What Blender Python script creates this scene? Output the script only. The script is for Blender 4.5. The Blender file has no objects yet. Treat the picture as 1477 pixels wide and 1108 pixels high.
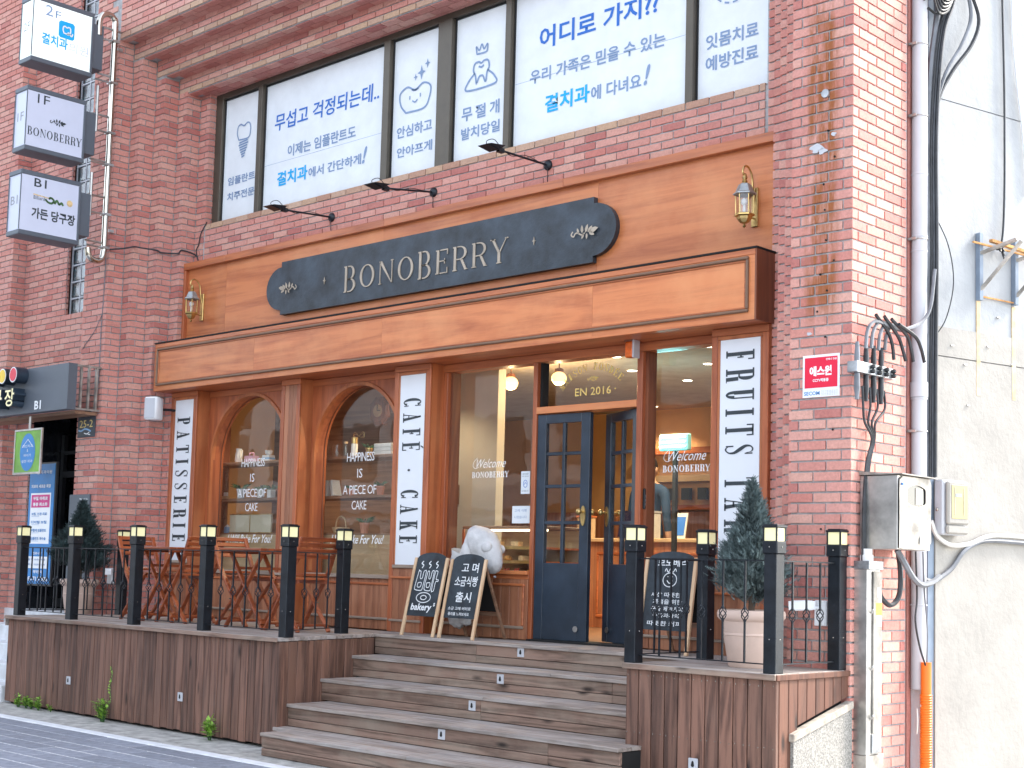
import bpy, bmesh, math, random
from mathutils import Vector, Matrix, Euler
R = math.radians
random.seed(7)
S = bpy.context.scene
COL = S.collection
# ------------------------------------------------------------------ camera
cd = bpy.data.cameras.new('camera'); cam = bpy.data.objects.new('camera', cd); COL.objects.link(cam)
yaw, pitch, roll, FPX, CY = .7607206, .0850709, .0264, 2059.95, 646.46
fwd = Vector((-math.sin(yaw)*math.cos(pitch), math.cos(yaw)*math.cos(pitch), math.sin(pitch)))
rgt = Vector((math.cos(yaw), math.sin(yaw), 0)); upv = rgt.cross(fwd)
r2 = rgt*math.cos(roll)+upv*math.sin(roll); u2 = -rgt*math.sin(roll)+upv*math.cos(roll)
CAMP = Vector((4.6205, -7.9388, 1.41))
M = Matrix.Identity(4)
for i in range(3): M[i][0] = r2[i]; M[i][1] = u2[i]; M[i][2] = -fwd[i]; M[i][3] = CAMP[i]
cam.matrix_world = M
cd.sensor_width = 36; cd.lens = FPX/1477*36; cd.shift_y = (CY-554)/1477; cd.clip_end = 500; cd.clip_start = .05
S.camera = cam
def to_px(P):
    d = Vector(P)-CAMP; z = d.dot(fwd)
    if z < .1: return (-999, -999, 99)
    return (738.5+FPX*d.dot(r2)/z, CY-FPX*d.dot(u2)/z, z)
# ------------------------------------------------------------------ light
w = bpy.data.worlds.new('World'); S.world = w; w.use_nodes = True
nt = w.node_tree; nt.nodes.clear()
sky = nt.nodes.new('ShaderNodeTexSky'); sky.sky_type = 'NISHITA'; sky.sun_disc = False
SUN = Vector((.47, .883, 0)).normalized(); SEL = R(42)
sky.sun_elevation = SEL; sky.sun_rotation = math.atan2(SUN.x, SUN.y); sky.dust_density = 1.2; sky.air_density = 1.0
bg = nt.nodes.new('ShaderNodeBackground'); bg.inputs[1].default_value = .15
hs = nt.nodes.new('ShaderNodeHueSaturation'); hs.inputs['Saturation'].default_value = .45
wo = nt.nodes.new('ShaderNodeOutputWorld')
nt.links.new(sky.outputs[0], hs.inputs['Color']); nt.links.new(hs.outputs[0], bg.inputs[0]); nt.links.new(bg.outputs[0], wo.inputs[0])
sd = bpy.data.lights.new('sun', 'SUN'); sd.energy = 1.5; sd.angle = R(11); sd.color = (1, .94, .85)
so = bpy.data.objects.new('sun', sd); COL.objects.link(so)
sv = Vector((SUN.x*math.cos(SEL), SUN.y*math.cos(SEL), math.sin(SEL)))
so.rotation_euler = sv.to_track_quat('Z', 'Y').to_euler()
vs = S.view_settings; vs.view_transform = 'Standard'; vs.look = 'None'; vs.gamma = 1; vs.exposure = 2.38; vs.use_curve_mapping = False
S.cycles.use_denoising = True
S.cycles.max_bounces = 8; S.cycles.transparent_max_bounces = 12
S.cycles.sample_clamp_indirect = 4
# ------------------------------------------------------------------ materials
MATS = {}
def nodes_mat(name):
    m = bpy.data.materials.new(name); m.use_nodes = True
    n = m.node_tree.nodes; l = m.node_tree.links
    return m, n, l, n['Principled BSDF']
def _nz(n, l, vec, scale, detail=4, rough=.6, dist=0):
    x = n.new('ShaderNodeTexNoise'); x.inputs['Scale'].default_value = scale; x.inputs['Detail'].default_value = detail
    x.inputs['Roughness'].default_value = rough; x.inputs['Distortion'].default_value = dist
    if vec: l.new(vec, x.inputs['Vector'])
    return x
def _ramp(n, l, fac, stops):
    r = n.new('ShaderNodeValToRGB'); e = r.color_ramp.elements
    while len(e) < len(stops): e.new(.5)
    for k, (p, c) in enumerate(stops): e[k].position = p; e[k].color = (*c, 1) if len(c) == 3 else c
    l.new(fac, r.inputs[0]); return r
def _mix(n, l, fac, a, b, typ='MIX'):
    x = n.new('ShaderNodeMix'); x.data_type = 'RGBA'; x.blend_type = typ
    for k, v in ((0, fac), (6, a), (7, b)):
        if hasattr(v, 'links'): l.new(v, x.inputs[k])
        elif k == 0: x.inputs[0].default_value = v
        else: x.inputs[k].default_value = (*v, 1)
    return x.outputs[2]
def _bump(n, l, h, strength, dist, bs):
    b = n.new('ShaderNodeBump'); b.inputs['Strength'].default_value = strength; b.inputs['Distance'].default_value = dist
    l.new(h, b.inputs['Height']); l.new(b.outputs[0], bs.inputs['Normal'])
def plain(name, col, rough=.5, metal=0, noise=.08, nscale=6, bump=0, rnd=0, emit=0, spec=None):
    m, n, l, bs = nodes_mat(name)
    tc = n.new('ShaderNodeTexCoord'); nz = _nz(n, l, tc.outputs['Object'], nscale)
    a = tuple(max(0, c*(1-noise*2)) for c in col); b = tuple(min(1, c*(1+noise*1.3)) for c in col)
    rp = _ramp(n, l, nz.outputs[0], [(.3, a), (.7, b)])
    c = rp.outputs[0]
    if rnd:
        oi = n.new('ShaderNodeObjectInfo'); h = n.new('ShaderNodeHueSaturation'); mr = n.new('ShaderNodeMapRange')
        mr.inputs[3].default_value = 1-rnd; mr.inputs[4].default_value = 1+rnd
        l.new(oi.outputs['Random'], mr.inputs[0]); l.new(mr.outputs[0], h.inputs['Value']); l.new(c, h.inputs['Color']); c = h.outputs[0]
    l.new(c, bs.inputs['Base Color'])
    rr = n.new('ShaderNodeMapRange'); rr.inputs[3].default_value = max(.02, rough-.08); rr.inputs[4].default_value = min(1, rough+.1)
    l.new(nz.outputs[0], rr.inputs[0]); l.new(rr.outputs[0], bs.inputs['Roughness'])
    bs.inputs['Metallic'].default_value = metal
    if spec is not None: bs.inputs['Specular IOR Level'].default_value = spec
    if bump:
        n2 = _nz(n, l, tc.outputs['Object'], nscale*8, 6); _bump(n, l, n2.outputs[0], bump, .01, bs)
    if emit:
        bs.inputs['Emission Color'].default_value = (*col, 1); bs.inputs['Emission Strength'].default_value = emit
    MATS[name] = m; return m
def wood(name, dark, light, axis='x', grain=9, rough=.45, bump=.15, rnd=.12, stain=None, knots=False, coat=0):
    m, n, l, bs = nodes_mat(name)
    tc = n.new('ShaderNodeTexCoord'); mp = n.new('ShaderNodeMapping'); oi = n.new('ShaderNodeObjectInfo')
    sc = {'x': (.07, 1, 1), 'y': (1, .07, 1), 'z': (1, 1, .07)}[axis]
    mp.inputs['Scale'].default_value = sc
    add = n.new('ShaderNodeVectorMath'); add.operation = 'ADD'; mul = n.new('ShaderNodeVectorMath'); mul.operation = 'SCALE'
    mul.inputs[0].default_value = (13.1, 17.3, 7.7); l.new(oi.outputs['Random'], mul.inputs['Scale'])
    l.new(tc.outputs['Object'], add.inputs[0]); l.new(mul.outputs[0], add.inputs[1]); l.new(add.outputs[0], mp.inputs[0])
    big = _nz(n, l, mp.outputs[0], grain*.6, 3, .5, 1.2)
    fine = _nz(n, l, mp.outputs[0], grain*7, 8, .75, .4)
    wv = n.new('ShaderNodeMath'); wv.operation = 'MULTIPLY'; wv.inputs[1].default_value = 9; l.new(big.outputs[0], wv.inputs[0])
    fr = n.new('ShaderNodeMath'); fr.operation = 'PINGPONG'; fr.inputs[1].default_value = 1; l.new(wv.outputs[0], fr.inputs[0])
    mixh = n.new('ShaderNodeMath'); mixh.operation = 'MULTIPLY_ADD'; mixh.inputs[1].default_value = .35; l.new(fr.outputs[0], mixh.inputs[0])
    f2 = n.new('ShaderNodeMath'); f2.operation = 'MULTIPLY'; f2.inputs[1].default_value = .65; l.new(fine.outputs[0], f2.inputs[0]); l.new(f2.outputs[0], mixh.inputs[2])
    rp = _ramp(n, l, mixh.outputs[0], [(.22, dark), (.62, light)])
    c = rp.outputs[0]
    if stain:
        ns = _nz(n, l, add.outputs[0], 1.7, 5, .6); rs = _ramp(n, l, ns.outputs[0], [(.45, (0, 0, 0)), (.68, (1, 1, 1))])
        sm = n.new('ShaderNodeMath'); sm.operation = 'MULTIPLY'; sm.inputs[1].default_value = stain[1]; l.new(rs.outputs[0], sm.inputs[0])
        c = _mix(n, l, sm.outputs[0], c, stain[0])
    if knots:
        m3 = n.new('ShaderNodeMapping'); m3.inputs['Scale'].default_value = {'x': (2.2, 7, 7), 'y': (7, 2.2, 7), 'z': (7, 7, 2.2)}[axis]; l.new(add.outputs[0], m3.inputs[0])
        vo = n.new('ShaderNodeTexVoronoi'); vo.inputs['Scale'].default_value = 1; l.new(m3.outputs[0], vo.inputs['Vector'])
        rk = _ramp(n, l, vo.outputs['Distance'], [(.05, (1, 1, 1)), (.17, (0, 0, 0))])
        c = _mix(n, l, rk.outputs[0], c, tuple(x*.35 for x in dark))
    h = n.new('ShaderNodeHueSaturation'); mr = n.new('ShaderNodeMapRange'); mr.inputs[3].default_value = 1-rnd; mr.inputs[4].default_value = 1+rnd
    l.new(oi.outputs['Random'], mr.inputs[0]); l.new(mr.outputs[0], h.inputs['Value']); l.new(c, h.inputs['Color'])
    l.new(h.outputs[0], bs.inputs['Base Color'])
    rr = n.new('ShaderNodeMapRange'); rr.inputs[3].default_value = rough-.08; rr.inputs[4].default_value = rough+.15
    l.new(fine.outputs[0], rr.inputs[0]); l.new(rr.outputs[0], bs.inputs['Roughness'])
    bs.inputs['Coat Weight'].default_value = coat; bs.inputs['Coat Roughness'].default_value = .25
    _bump(n, l, mixh.outputs[0], bump, .004, bs)
    MATS[name] = m; return m
def brickmat(name, cols, light=1.0):
    m, n, l, bs = nodes_mat(name)
    at = n.new('ShaderNodeAttribute'); at.attribute_name = 'tint'; oi = n.new('ShaderNodeObjectInfo'); geo = n.new('ShaderNodeNewGeometry')
    ad = n.new('ShaderNodeMath'); ad.operation = 'ADD'; l.new(at.outputs['Fac'], ad.inputs[0]); l.new(oi.outputs['Random'], ad.inputs[1])
    fr = n.new('ShaderNodeMath'); fr.operation = 'FRACT'; l.new(ad.outputs[0], fr.inputs[0])
    k = len(cols); rp = _ramp(n, l, fr.outputs[0], [((i+.5)/k, c) for i, c in enumerate(cols)])
    nz = _nz(n, l, geo.outputs['Position'], 60, 8, .7); rn = _ramp(n, l, nz.outputs[0], [(.25, (.72, .7, .7)), (.75, (1.12, 1.12, 1.12))])
    c = _mix(n, l, 1.0, rp.outputs[0], rn.outputs[0], 'MULTIPLY')
    # pale lime bloom in broad uneven patches, and rust runs on the right pier (stains with a place of their own)
    nb = _nz(n, l, geo.outputs['Position'], 1.3, 5, .65); rb = _ramp(n, l, nb.outputs[0], [(.5, (0, 0, 0)), (.8, (.25, .25, .25))])
    c = _mix(n, l, rb.outputs[0], c, (.58, .40, .37))
    sp = n.new('ShaderNodeSeparateXYZ'); l.new(geo.outputs['Position'], sp.inputs[0])
    def band(out, a, b, s):
        x = n.new('ShaderNodeMapRange'); x.interpolation_type = 'SMOOTHSTEP'; x.inputs[1].default_value = a-s; x.inputs[2].default_value = a; l.new(out, x.inputs[0])
        y = n.new('ShaderNodeMapRange'); y.interpolation_type = 'SMOOTHSTEP'; y.inputs[1].default_value = b; y.inputs[2].default_value = b+s; y.inputs[3].default_value = 1; y.inputs[4].default_value = 0; l.new(out, y.inputs[0])
        z = n.new('ShaderNodeMath'); z.operation = 'MULTIPLY'; l.new(x.outputs[0], z.inputs[0]); l.new(y.outputs[0], z.inputs[1]); return z.outputs[0]
    bx = band(sp.outputs[0], -.29, -.14, .08); bz = band(sp.outputs[2], 3.25, 5.0, .3)
    mp = n.new('ShaderNodeMapping'); mp.inputs['Scale'].default_value = (22, 22, 3.2); l.new(geo.outputs['Position'], mp.inputs[0])
    nr = _nz(n, l, mp.outputs[0], 1, 5, .7); rr = _ramp(n, l, nr.outputs[0], [(.36, (0, 0, 0)), (.58, (1, 1, 1))])
    m1 = n.new('ShaderNodeMath'); m1.operation = 'MULTIPLY'; l.new(bx, m1.inputs[0]); l.new(bz, m1.inputs[1])
    m2 = n.new('ShaderNodeMath'); m2.operation = 'MULTIPLY'; l.new(m1.outputs[0], m2.inputs[0]); l.new(rr.outputs[0], m2.inputs[1])
    c = _mix(n, l, m2.outputs[0], c, (.30, .10, .035))
    l.new(c, bs.inputs['Base Color']); bs.inputs['Roughness'].default_value = .82; bs.inputs['Specular IOR Level'].default_value = .3
    _bump(n, l, nz.outputs[0], .5, .004, bs)
    MATS[name] = m; return m
def glassmat(name, tint=(1, 1, 1), refl=1.0, rough=0.0, base=.04, wavy=.02):
    m, n, l, bs = nodes_mat(name); n.remove(bs)
    out = n['Material Output']; tr = n.new('ShaderNodeBsdfTransparent'); tr.inputs[0].default_value = (*tint, 1)
    gl = n.new('ShaderNodeBsdfGlossy'); gl.inputs['Roughness'].default_value = rough
    fr = n.new('ShaderNodeFresnel'); ge = n.new('ShaderNodeNewGeometry'); io = n.new('ShaderNodeMapRange'); io.inputs[3].default_value = 1.5; io.inputs[4].default_value = 1/1.5; l.new(ge.outputs['Backfacing'], io.inputs[0]); l.new(io.outputs[0], fr.inputs[0])
    ml = n.new('ShaderNodeMath'); ml.operation = 'MULTIPLY_ADD'; ml.inputs[1].default_value = refl; ml.inputs[2].default_value = base; ml.use_clamp = True
    l.new(fr.outputs[0], ml.inputs[0])
    tc = n.new('ShaderNodeTexCoord'); nz = _nz(n, l, tc.outputs['Object'], 2.2, 2); b = n.new('ShaderNodeBump'); b.inputs['Strength'].default_value = wavy; b.inputs['Distance'].default_value = .1
    l.new(nz.outputs[0], b.inputs['Height']); l.new(b.outputs[0], gl.inputs['Normal'])
    mx = n.new('ShaderNodeMixShader'); l.new(ml.outputs[0], mx.inputs[0]); l.new(tr.outputs[0], mx.inputs[1]); l.new(gl.outputs[0], mx.inputs[2]); l.new(mx.outputs[0], out.inputs[0])
    MATS[name] = m; return m
brickmat('brick', [(.60, .26, .21), (.64, .31, .26), (.56, .21, .17), (.66, .34, .28), (.61, .28, .23), (.48, .175, .15), (.64, .32, .26), (.66, .36, .29)])
brickmat('brick_buff', [(.55, .36, .24), (.50, .31, .22), (.58, .40, .29), (.47, .27, .19)])
plain('mortar', (.40, .40, .40), .95, noise=.15, nscale=20, bump=.5)
plain('mortar_dark', (.12, .12, .12), .95, noise=.2, nscale=20, bump=.4)
wood('ply_x', (.40, .105, .034), (.62, .205, .072), 'x', 5, .42, .12, .08, ((.74, .33, .14), .4), coat=.15)
wood('ply_z', (.27, .070, .022), (.45, .135, .045), 'z', 5, .42, .12, .08, ((.68, .34, .15), .2), coat=.15)
wood('stain_x', (.30, .078, .028), (.50, .155, .055), 'x', 8, .4, .15, .08, coat=.2)
wood('stain_z', (.25, .060, .022), (.43, .12, .043), 'z', 8, .4, .15, .08, coat=.2)
wood('stain_dark', (.12, .035, .018), (.22, .07, .03), 'z', 8, .42, .12, .06, coat=.2)
wood('redwood', (.17, .06, .035), (.29, .12, .07), 'y', 8, .4, .15, .1)
wood('sill_grey', (.22, .16, .12), (.36, .28, .22), 'x', 9, .6, .25, .08)
wood('fascia_plank', (.050, .022, .015), (.20, .10, .068), 'z', 10, .7, .6, .25, ((.20, .13, .10), .25), knots=True)
wood('side_plank', (.055, .019, .010), (.13, .050, .028), 'z', 10, .65, .5, .15, ((.20, .10, .06), .25), knots=True)
wood('riser_board', (.075, .045, .032), (.25, .16, .12), 'x', 10, .75, .6, .16, ((.33, .28, .22), .5), knots=True)
wood('tread_board', (.15, .12, .10), (.34, .285, .25), 'x', 12, .8, .6, .1, ((.46, .44, .43), .5))
wood('furniture', (.17, .033, .011), (.36, .088, .028), 'x', 9, .35, .1, .12, coat=.3)
wood('pine', (.50, .30, .16), (.68, .47, .29), 'z', 6, .55, .1, .08)
wood('shelfwood', (.14, .07, .04), (.27, .15, .09), 'x', 8, .5, .1, .08)
wood('oak_pale', (.40, .27, .15), (.52, .37, .22), 'x', 5, .5, .08, .06)
plain('navy', (.026, .040, .060), .32, noise=.2, nscale=3, bump=.08)
plain('sign_navy', (.036, .050, .066), .45, noise=.35, nscale=3.5, bump=.25)
plain('black_metal', (.012, .016, .022), .38, .3, noise=.25, nscale=9, bump=.1)
plain('dark_gap', (.01, .01, .01), .9)
plain('charcoal', (.11, .13, .155), .5, .2, noise=.06, nscale=2)
plain('brass', (.62, .44, .18), .3, .9, noise=.2, nscale=14)
plain('pewter', (.34, .36, .36), .4, .6, noise=.2, nscale=14)
plain('champagne', (.44, .37, .29), .4, .5, noise=.12, nscale=8)
plain('gold_print', (.78, .60, .20), .5)
plain('white_paint', (.78, .80, .82), .45, noise=.03, nscale=2)
plain('panel_white', (.76, .79, .83), .4, noise=.02, nscale=1.5)
plain('film', (.78, .82, .85), .6, noise=.03, nscale=5, bump=.05)
plain('ink_dark', (.030, .042, .050), .5)
plain('ink_grey', (.22, .32, .50), .6, noise=.02)
plain('ink_blue', (.02, .15, .55), .6, noise=.02)
plain('ink_cyan', (.0, .40, .80), .6, noise=.02)
plain('ink_white', (.85, .87, .88), .6, noise=.02)
plain('chalk', (.75, .77, .78), .9, noise=.12, nscale=60)
plain('chalkboard', (.028, .038, .048), .75, noise=.35, nscale=7)
plain('bronze_frame', (.10, .085, .065), .4, .4, noise=.08)
plain('frame_black', (.02, .022, .025), .4, .2)
plain('steel', (.50, .49, .47), .38, .9, noise=.2, nscale=5, bump=.05)
plain('galvanised', (.42, .44, .46), .4, .8, noise=.3, nscale=7, bump=.06)
plain('old_steel', (.40, .37, .33), .5, .5, noise=.3, nscale=6, bump=.1)
plain('chrome', (.55, .52, .45), .12, 1, noise=.05)
plain('pvc_grey', (.50, .51, .54), .45, noise=.06, nscale=2)
plain('molding_brown', (.20, .115, .07), .5)
plain('cable_black', (.024, .027, .032), .5, noise=.3, nscale=20)
plain('cable_grey', (.17, .18, .20), .55, noise=.2)
plain('cable_white', (.62, .60, .56), .5)
plain('orange_pvc', (.80, .17, .01), .4, noise=.06)
plain('alarm_orange', (.75, .13, .01), .25, noise=.15, nscale=18)
plain('sign_red', (.72, .01, .05), .4, noise=.02)
plain('pale_yellow', (.50, .41, .16), .35)
plain('yellow', (.85, .58, .05), .5)
plain('magenta', (.62, .03, .22), .5)
plain('poster_blue', (.01, .20, .52), .4)
plain('grey_print', (.30, .31, .33), .6)
plain('green', (.18, .42, .05), .5, noise=.2, nscale=4)
plain('plaster_white', (.35, .36, .37), .85, noise=.07, nscale=2.2, bump=.5)
plain('plaster_cream', (.34, .32, .29), .85, noise=.07, nscale=2.5, bump=.5)
plain('blue_grey', (.20, .25, .32), .6, noise=.1)
plain('rust', (.55, .28, .10), .9, noise=.3, nscale=15)
plain('rust_run', (.66, .50, .30), .9, noise=.2, nscale=9)
plain('granite', (.29, .275, .25), .8, noise=.35, nscale=110, bump=.3)
plain('stone_cap', (.40, .35, .29), .8, noise=.2, nscale=18, bump=.3)
plain('concrete', (.42, .41, .38), .9, noise=.22, nscale=9, bump=.6)
plain('kerb', (.68, .70, .72), .85, noise=.08, nscale=9, bump=.3)
plain('paver', (.235, .255, .30), .8, noise=.14, nscale=14, bump=.5, rnd=.14)
plain('paver_joint', (.60, .61, .62), .9, noise=.2, nscale=30)
plain('asphalt', (.055, .055, .058), .9, noise=.15, nscale=40, bump=.5)
plain('terracotta_pale', (.62, .46, .38), .7, noise=.07, nscale=5, bump=.1)
plain('terracotta', (.50, .22, .14), .8)
plain('soil', (.05, .035, .025), .95)
plain('conifer', (.12, .165, .165), .7, noise=.45, nscale=9)
plain('conifer_left', (.035, .062, .062), .7, noise=.45, nscale=9)
plain('bark', (.10, .07, .05), .9)
plain('leaf', (.30, .52, .07), .6, noise=.35, nscale=30)
plain('leaf_dark', (.05, .13, .04), .6, noise=.35, nscale=20)
plain('statue', (.56, .55, .545), .85, noise=.10, nscale=8, bump=.5)
plain('inner_wall', (.62, .37, .17), .6, noise=.06, nscale=2)
plain('inner_grey', (.42, .40, .35), .8, noise=.05, nscale=2)
plain('inner_ceiling', (.42, .38, .33), .8)
plain('inner_floor', (.22, .12, .07), .4, noise=.15)
plain('ceramic', (.72, .72, .70), .3)
plain('pink', (.72, .42, .52), .5)
plain('pale_blue', (.25, .45, .70), .5)
plain('teal', (.02, .28, .30), .4)
plain('book', (.62, .62, .60), .7)
plain('pastry', (.72, .33, .07), .6, noise=.3, nscale=40)
plain('berry', (.50, .03, .02), .4, noise=.3, nscale=40)
plain('cake', (.75, .55, .28), .6, noise=.2, nscale=30)
plain('skin', (.55, .33, .23), .6)
plain('hair', (.015, .012, .011), .6)
plain('shirt', (.015, .05, .12), .8, noise=.15)
plain('trousers', (.02, .02, .025), .8)
plain('cream_panel', (.60, .55, .42), .6, noise=.02)
plain('paper', (.70, .76, .80), .7, noise=.02)
plain('screen', (.02, .02, .05), .1)
plain('dark_inside', (.012, .014, .018), .08, noise=.1)
plain('street_wall', (.22, .22, .23), .8, noise=.1, nscale=1)
plain('street_dark', (.06, .06, .06), .6)
plain('van_white', (.7, .7, .7), .3)
plain('lamp_cream', (.80, .74, .42), .35, noise=.03, emit=.06)
plain('globe_lit', (1.0, .66, .24), .4, noise=0, emit=.55)
plain('downlight_lit', (1.0, .90, .72), .4, noise=0, emit=6)
plain('tube_cyan', (.25, .95, 1.0), .4, noise=0, emit=1.3)
plain('tube_housing', (.25, .60, .62), .5, noise=0)
plain('lightbox_lit', (.80, .90, .86), .4, noise=0, emit=.09)
plain('lightbox', (.52, .56, .68), .4, noise=.02, emit=.03)
plain('case_light', (1.0, .80, .50), .4, noise=0, emit=1.2)
glassmat('glass', (.97, .98, .97), 1.1, 0, .0)
glassmat('lamp_glass', (.95, .95, .95), 1.0, .02, .04)
glassmat('block_glass', (.35, .55, .58), 1.0, .25, .15, .6)
def G(k): return MATS[k]
# ------------------------------------------------------------------ objects
W = {}
def wl(o): return W.get(o.name, Vector((0, 0, 0)))
def thing(name, label, cat, loc=(0, 0, 0), rz=0, group=None):
    o = bpy.data.objects.new(name, None); COL.objects.link(o); o.location = loc; o.rotation_euler = (0, 0, rz); o.empty_display_size = .1
    o['label'] = label; o['category'] = cat
    if group: o['group'] = group
    W[o.name] = Vector(loc); return o
def structure(o, kind='structure'): o['kind'] = kind; return o
def link(name, me, parent=None):
    o = bpy.data.objects.new(name, me); COL.objects.link(o)
    if parent: o.parent = parent; W[o.name] = wl(parent)
    return o
def copy_tree(o, parent=None, loc=None, rz=None, label=None):
    c = o.copy(); COL.objects.link(c); W[c.name] = wl(o)
    if parent: c.parent = parent
    if loc is not None: c.location = loc; W[c.name] = Vector(loc)
    if rz is not None: c.rotation_euler = (0, 0, rz)
    if label: c['label'] = label
    for ch in list(o.children): copy_tree(ch, c)
    return c
class MB:
    def __init__(s): s.v = []; s.f = []; s.mi = []; s.t = []
    def add(s, vs, fs, mi=0, tint=0.0):
        b = len(s.v); s.v += [tuple(x) for x in vs]; s.f += [tuple(b+i for i in f) for f in fs]; s.mi += [mi]*len(fs); s.t += [tint]*len(fs)
    def box(s, x0, x1, y0, y1, z0, z1, mi=0, tint=0.0):
        if x1 < x0: x0, x1 = x1, x0
        if y1 < y0: y0, y1 = y1, y0
        if z1 < z0: z0, z1 = z1, z0
        s.add([(x0,y0,z0),(x1,y0,z0),(x1,y1,z0),(x0,y1,z0),(x0,y0,z1),(x1,y0,z1),(x1,y1,z1),(x0,y1,z1)],
              [(0,3,2,1),(4,5,6,7),(0,1,5,4),(1,2,6,5),(2,3,7,6),(3,0,4,7)], mi, tint); return s
    def beam(s, a, b, wd, th, up=(0, 0, 1), mi=0):
        a = Vector(a); b = Vector(b); d = (b-a).normalized(); u = Vector(up); sx = d.cross(u)
        if sx.length < 1e-4: sx = d.cross(Vector((1, 0, 0)))
        sx.normalize(); sy = sx.cross(d).normalized(); h = sx*wd/2; k = sy*th/2
        s.add([a-h-k, a+h-k, a+h+k, a-h+k, b-h-k, b+h-k, b+h+k, b-h+k], [(0,3,2,1),(4,5,6,7),(0,1,5,4),(1,2,6,5),(2,3,7,6),(3,0,4,7)], mi); return s
    def prism(s, pts, O, U, V, Nn, depth, mi=0, caps=True):
        O = Vector(O); U = Vector(U); V = Vector(V); Nn = Vector(Nn); n = len(pts)
        a = [O+U*p[0]+V*p[1] for p in pts]; b = [q+Nn*depth for q in a]
        fs = [(i, (i+1) % n, n+(i+1) % n, n+i) for i in range(n)]
        if caps: fs += [tuple(range(n-1, -1, -1)), tuple(range(n, 2*n))]
        s.add(a+b, fs, mi); return s
    def tube(s, pts, r, n=8, mi=0, closed=False, caps=True):
        pts = [Vector(p) for p in pts]; m = len(pts); rs = r if isinstance(r, (list, tuple)) else [r]*m
        vs = []; prev = None
        for i, p in enumerate(pts):
            t = (pts[min(i+1, m-1)]-pts[max(i-1, 0)]).normalized() if not closed else (pts[(i+1) % m]-pts[i-1]).normalized()
            if prev is None:
                a = t.cross(Vector((0, 0, 1)));
                if a.length < .05: a = t.cross(Vector((1, 0, 0)))
            else: a = prev-t*prev.dot(t)
            a.normalize(); prev = a; b = t.cross(a)
            for k in range(n):
                th = 2*math.pi*k/n; vs.append(p+(a*math.cos(th)+b*math.sin(th))*rs[i])
        fs = []
        for i in range(m if closed else m-1):
            for k in range(n):
                j = (i+1) % m; fs.append((i*n+k, i*n+(k+1) % n, j*n+(k+1) % n, j*n+k))
        if not closed and caps: fs += [tuple(range(n-1, -1, -1)), tuple((m-1)*n+k for k in range(n))]
        s.add(vs, fs, mi); return s
    def lathe(s, prof, c=(0, 0, 0), n=20, mi=0, axis='z', ry=1.0):
        c = Vector(c); vs = []
        for (r, h) in prof:
            for k in range(n):
                a = 2*math.pi*(k+.5)/n; x, y = r*math.cos(a), r*math.sin(a)*ry
                vs.append(c+(Vector((x, y, h)) if axis == 'z' else Vector((x, h, y)) if axis == 'y' else Vector((h, x, y))))
        m = len(prof); fs = [(i*n+k, i*n+(k+1) % n, (i+1)*n+(k+1) % n, (i+1)*n+k) for i in range(m-1) for k in range(n)]
        fs += [tuple(range(n-1, -1, -1)), tuple((m-1)*n+k for k in range(n))]
        s.add(vs, fs, mi); return s
    def ball(s, c, r, n=12, m=8, mi=0, sc=(1, 1, 1)):
        pr = [(max(1e-3, r*math.sin(math.pi*i/m)), -r*math.cos(math.pi*i/m)) for i in range(m+1)]
        b = len(s.v); s.lathe(pr, (0, 0, 0), n, mi)
        for i in range(b, len(s.v)):
            x, y, z = s.v[i]; s.v[i] = (c[0]+x*sc[0], c[1]+y*sc[1], c[2]+z*sc[2])
        return s
    def build(s, name, mats, parent=None, local=False, smooth=False, bevel=0, tint=False, kind=None, recalc=True):
        me = bpy.data.meshes.new(name); off = Vector((0, 0, 0)) if (local or not parent) else wl(parent)
        me.from_pydata([tuple(Vector(v)-off) for v in s.v], [], s.f)
        if not isinstance(mats, (list, tuple)): mats = [mats]
        for m in mats: me.materials.append(G(m) if isinstance(m, str) else m)
        if len(mats) > 1: me.polygons.foreach_set('material_index', s.mi)
        if tint:
            at = me.attributes.new('tint', 'FLOAT', 'FACE'); at.data.foreach_set('value', s.t)
        if recalc or bevel:
            bm = bmesh.new(); bm.from_mesh(me); bmesh.ops.recalc_face_normals(bm, faces=bm.faces)
            if bevel:
                es = [e for e in bm.edges if len(e.link_faces) == 2 and e.calc_face_angle(0) > .6]
                bmesh.ops.bevel(bm, geom=es, offset=bevel, segments=1, affect='EDGES', clamp_overlap=True)
            bm.to_mesh(me); bm.free()
        if smooth:
            me.polygons.foreach_set('use_smooth', [True]*len(me.polygons))
            if smooth != 'all': me.set_sharp_from_angle(angle=R(40))
        o = link(name, me, parent)
        if kind: o['kind'] = kind
        return o
def box(name, mat, b, parent=None, bevel=0, **k): return MB().box(*b).build(name, mat, parent, bevel=bevel, **k)
def spline(pts, n=6):
    P = [Vector(p) for p in pts]; P = [P[0]*2-P[1]]+P+[P[-1]*2-P[-2]]; out = []
    for i in range(1, len(P)-2):
        for k in range(n):
            t = k/n; a, b, c, d = P[i-1:i+3]
            out.append(.5*((2*b)+(c-a)*t+(2*a-5*b+4*c-d)*t*t+(3*b-a-3*c+d)*t**3))
    return out+[P[-2]]
def spline2(pts, n=5): return [(v.x, v.y) for v in spline([(a, b, 0) for a, b in pts], n)]
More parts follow.
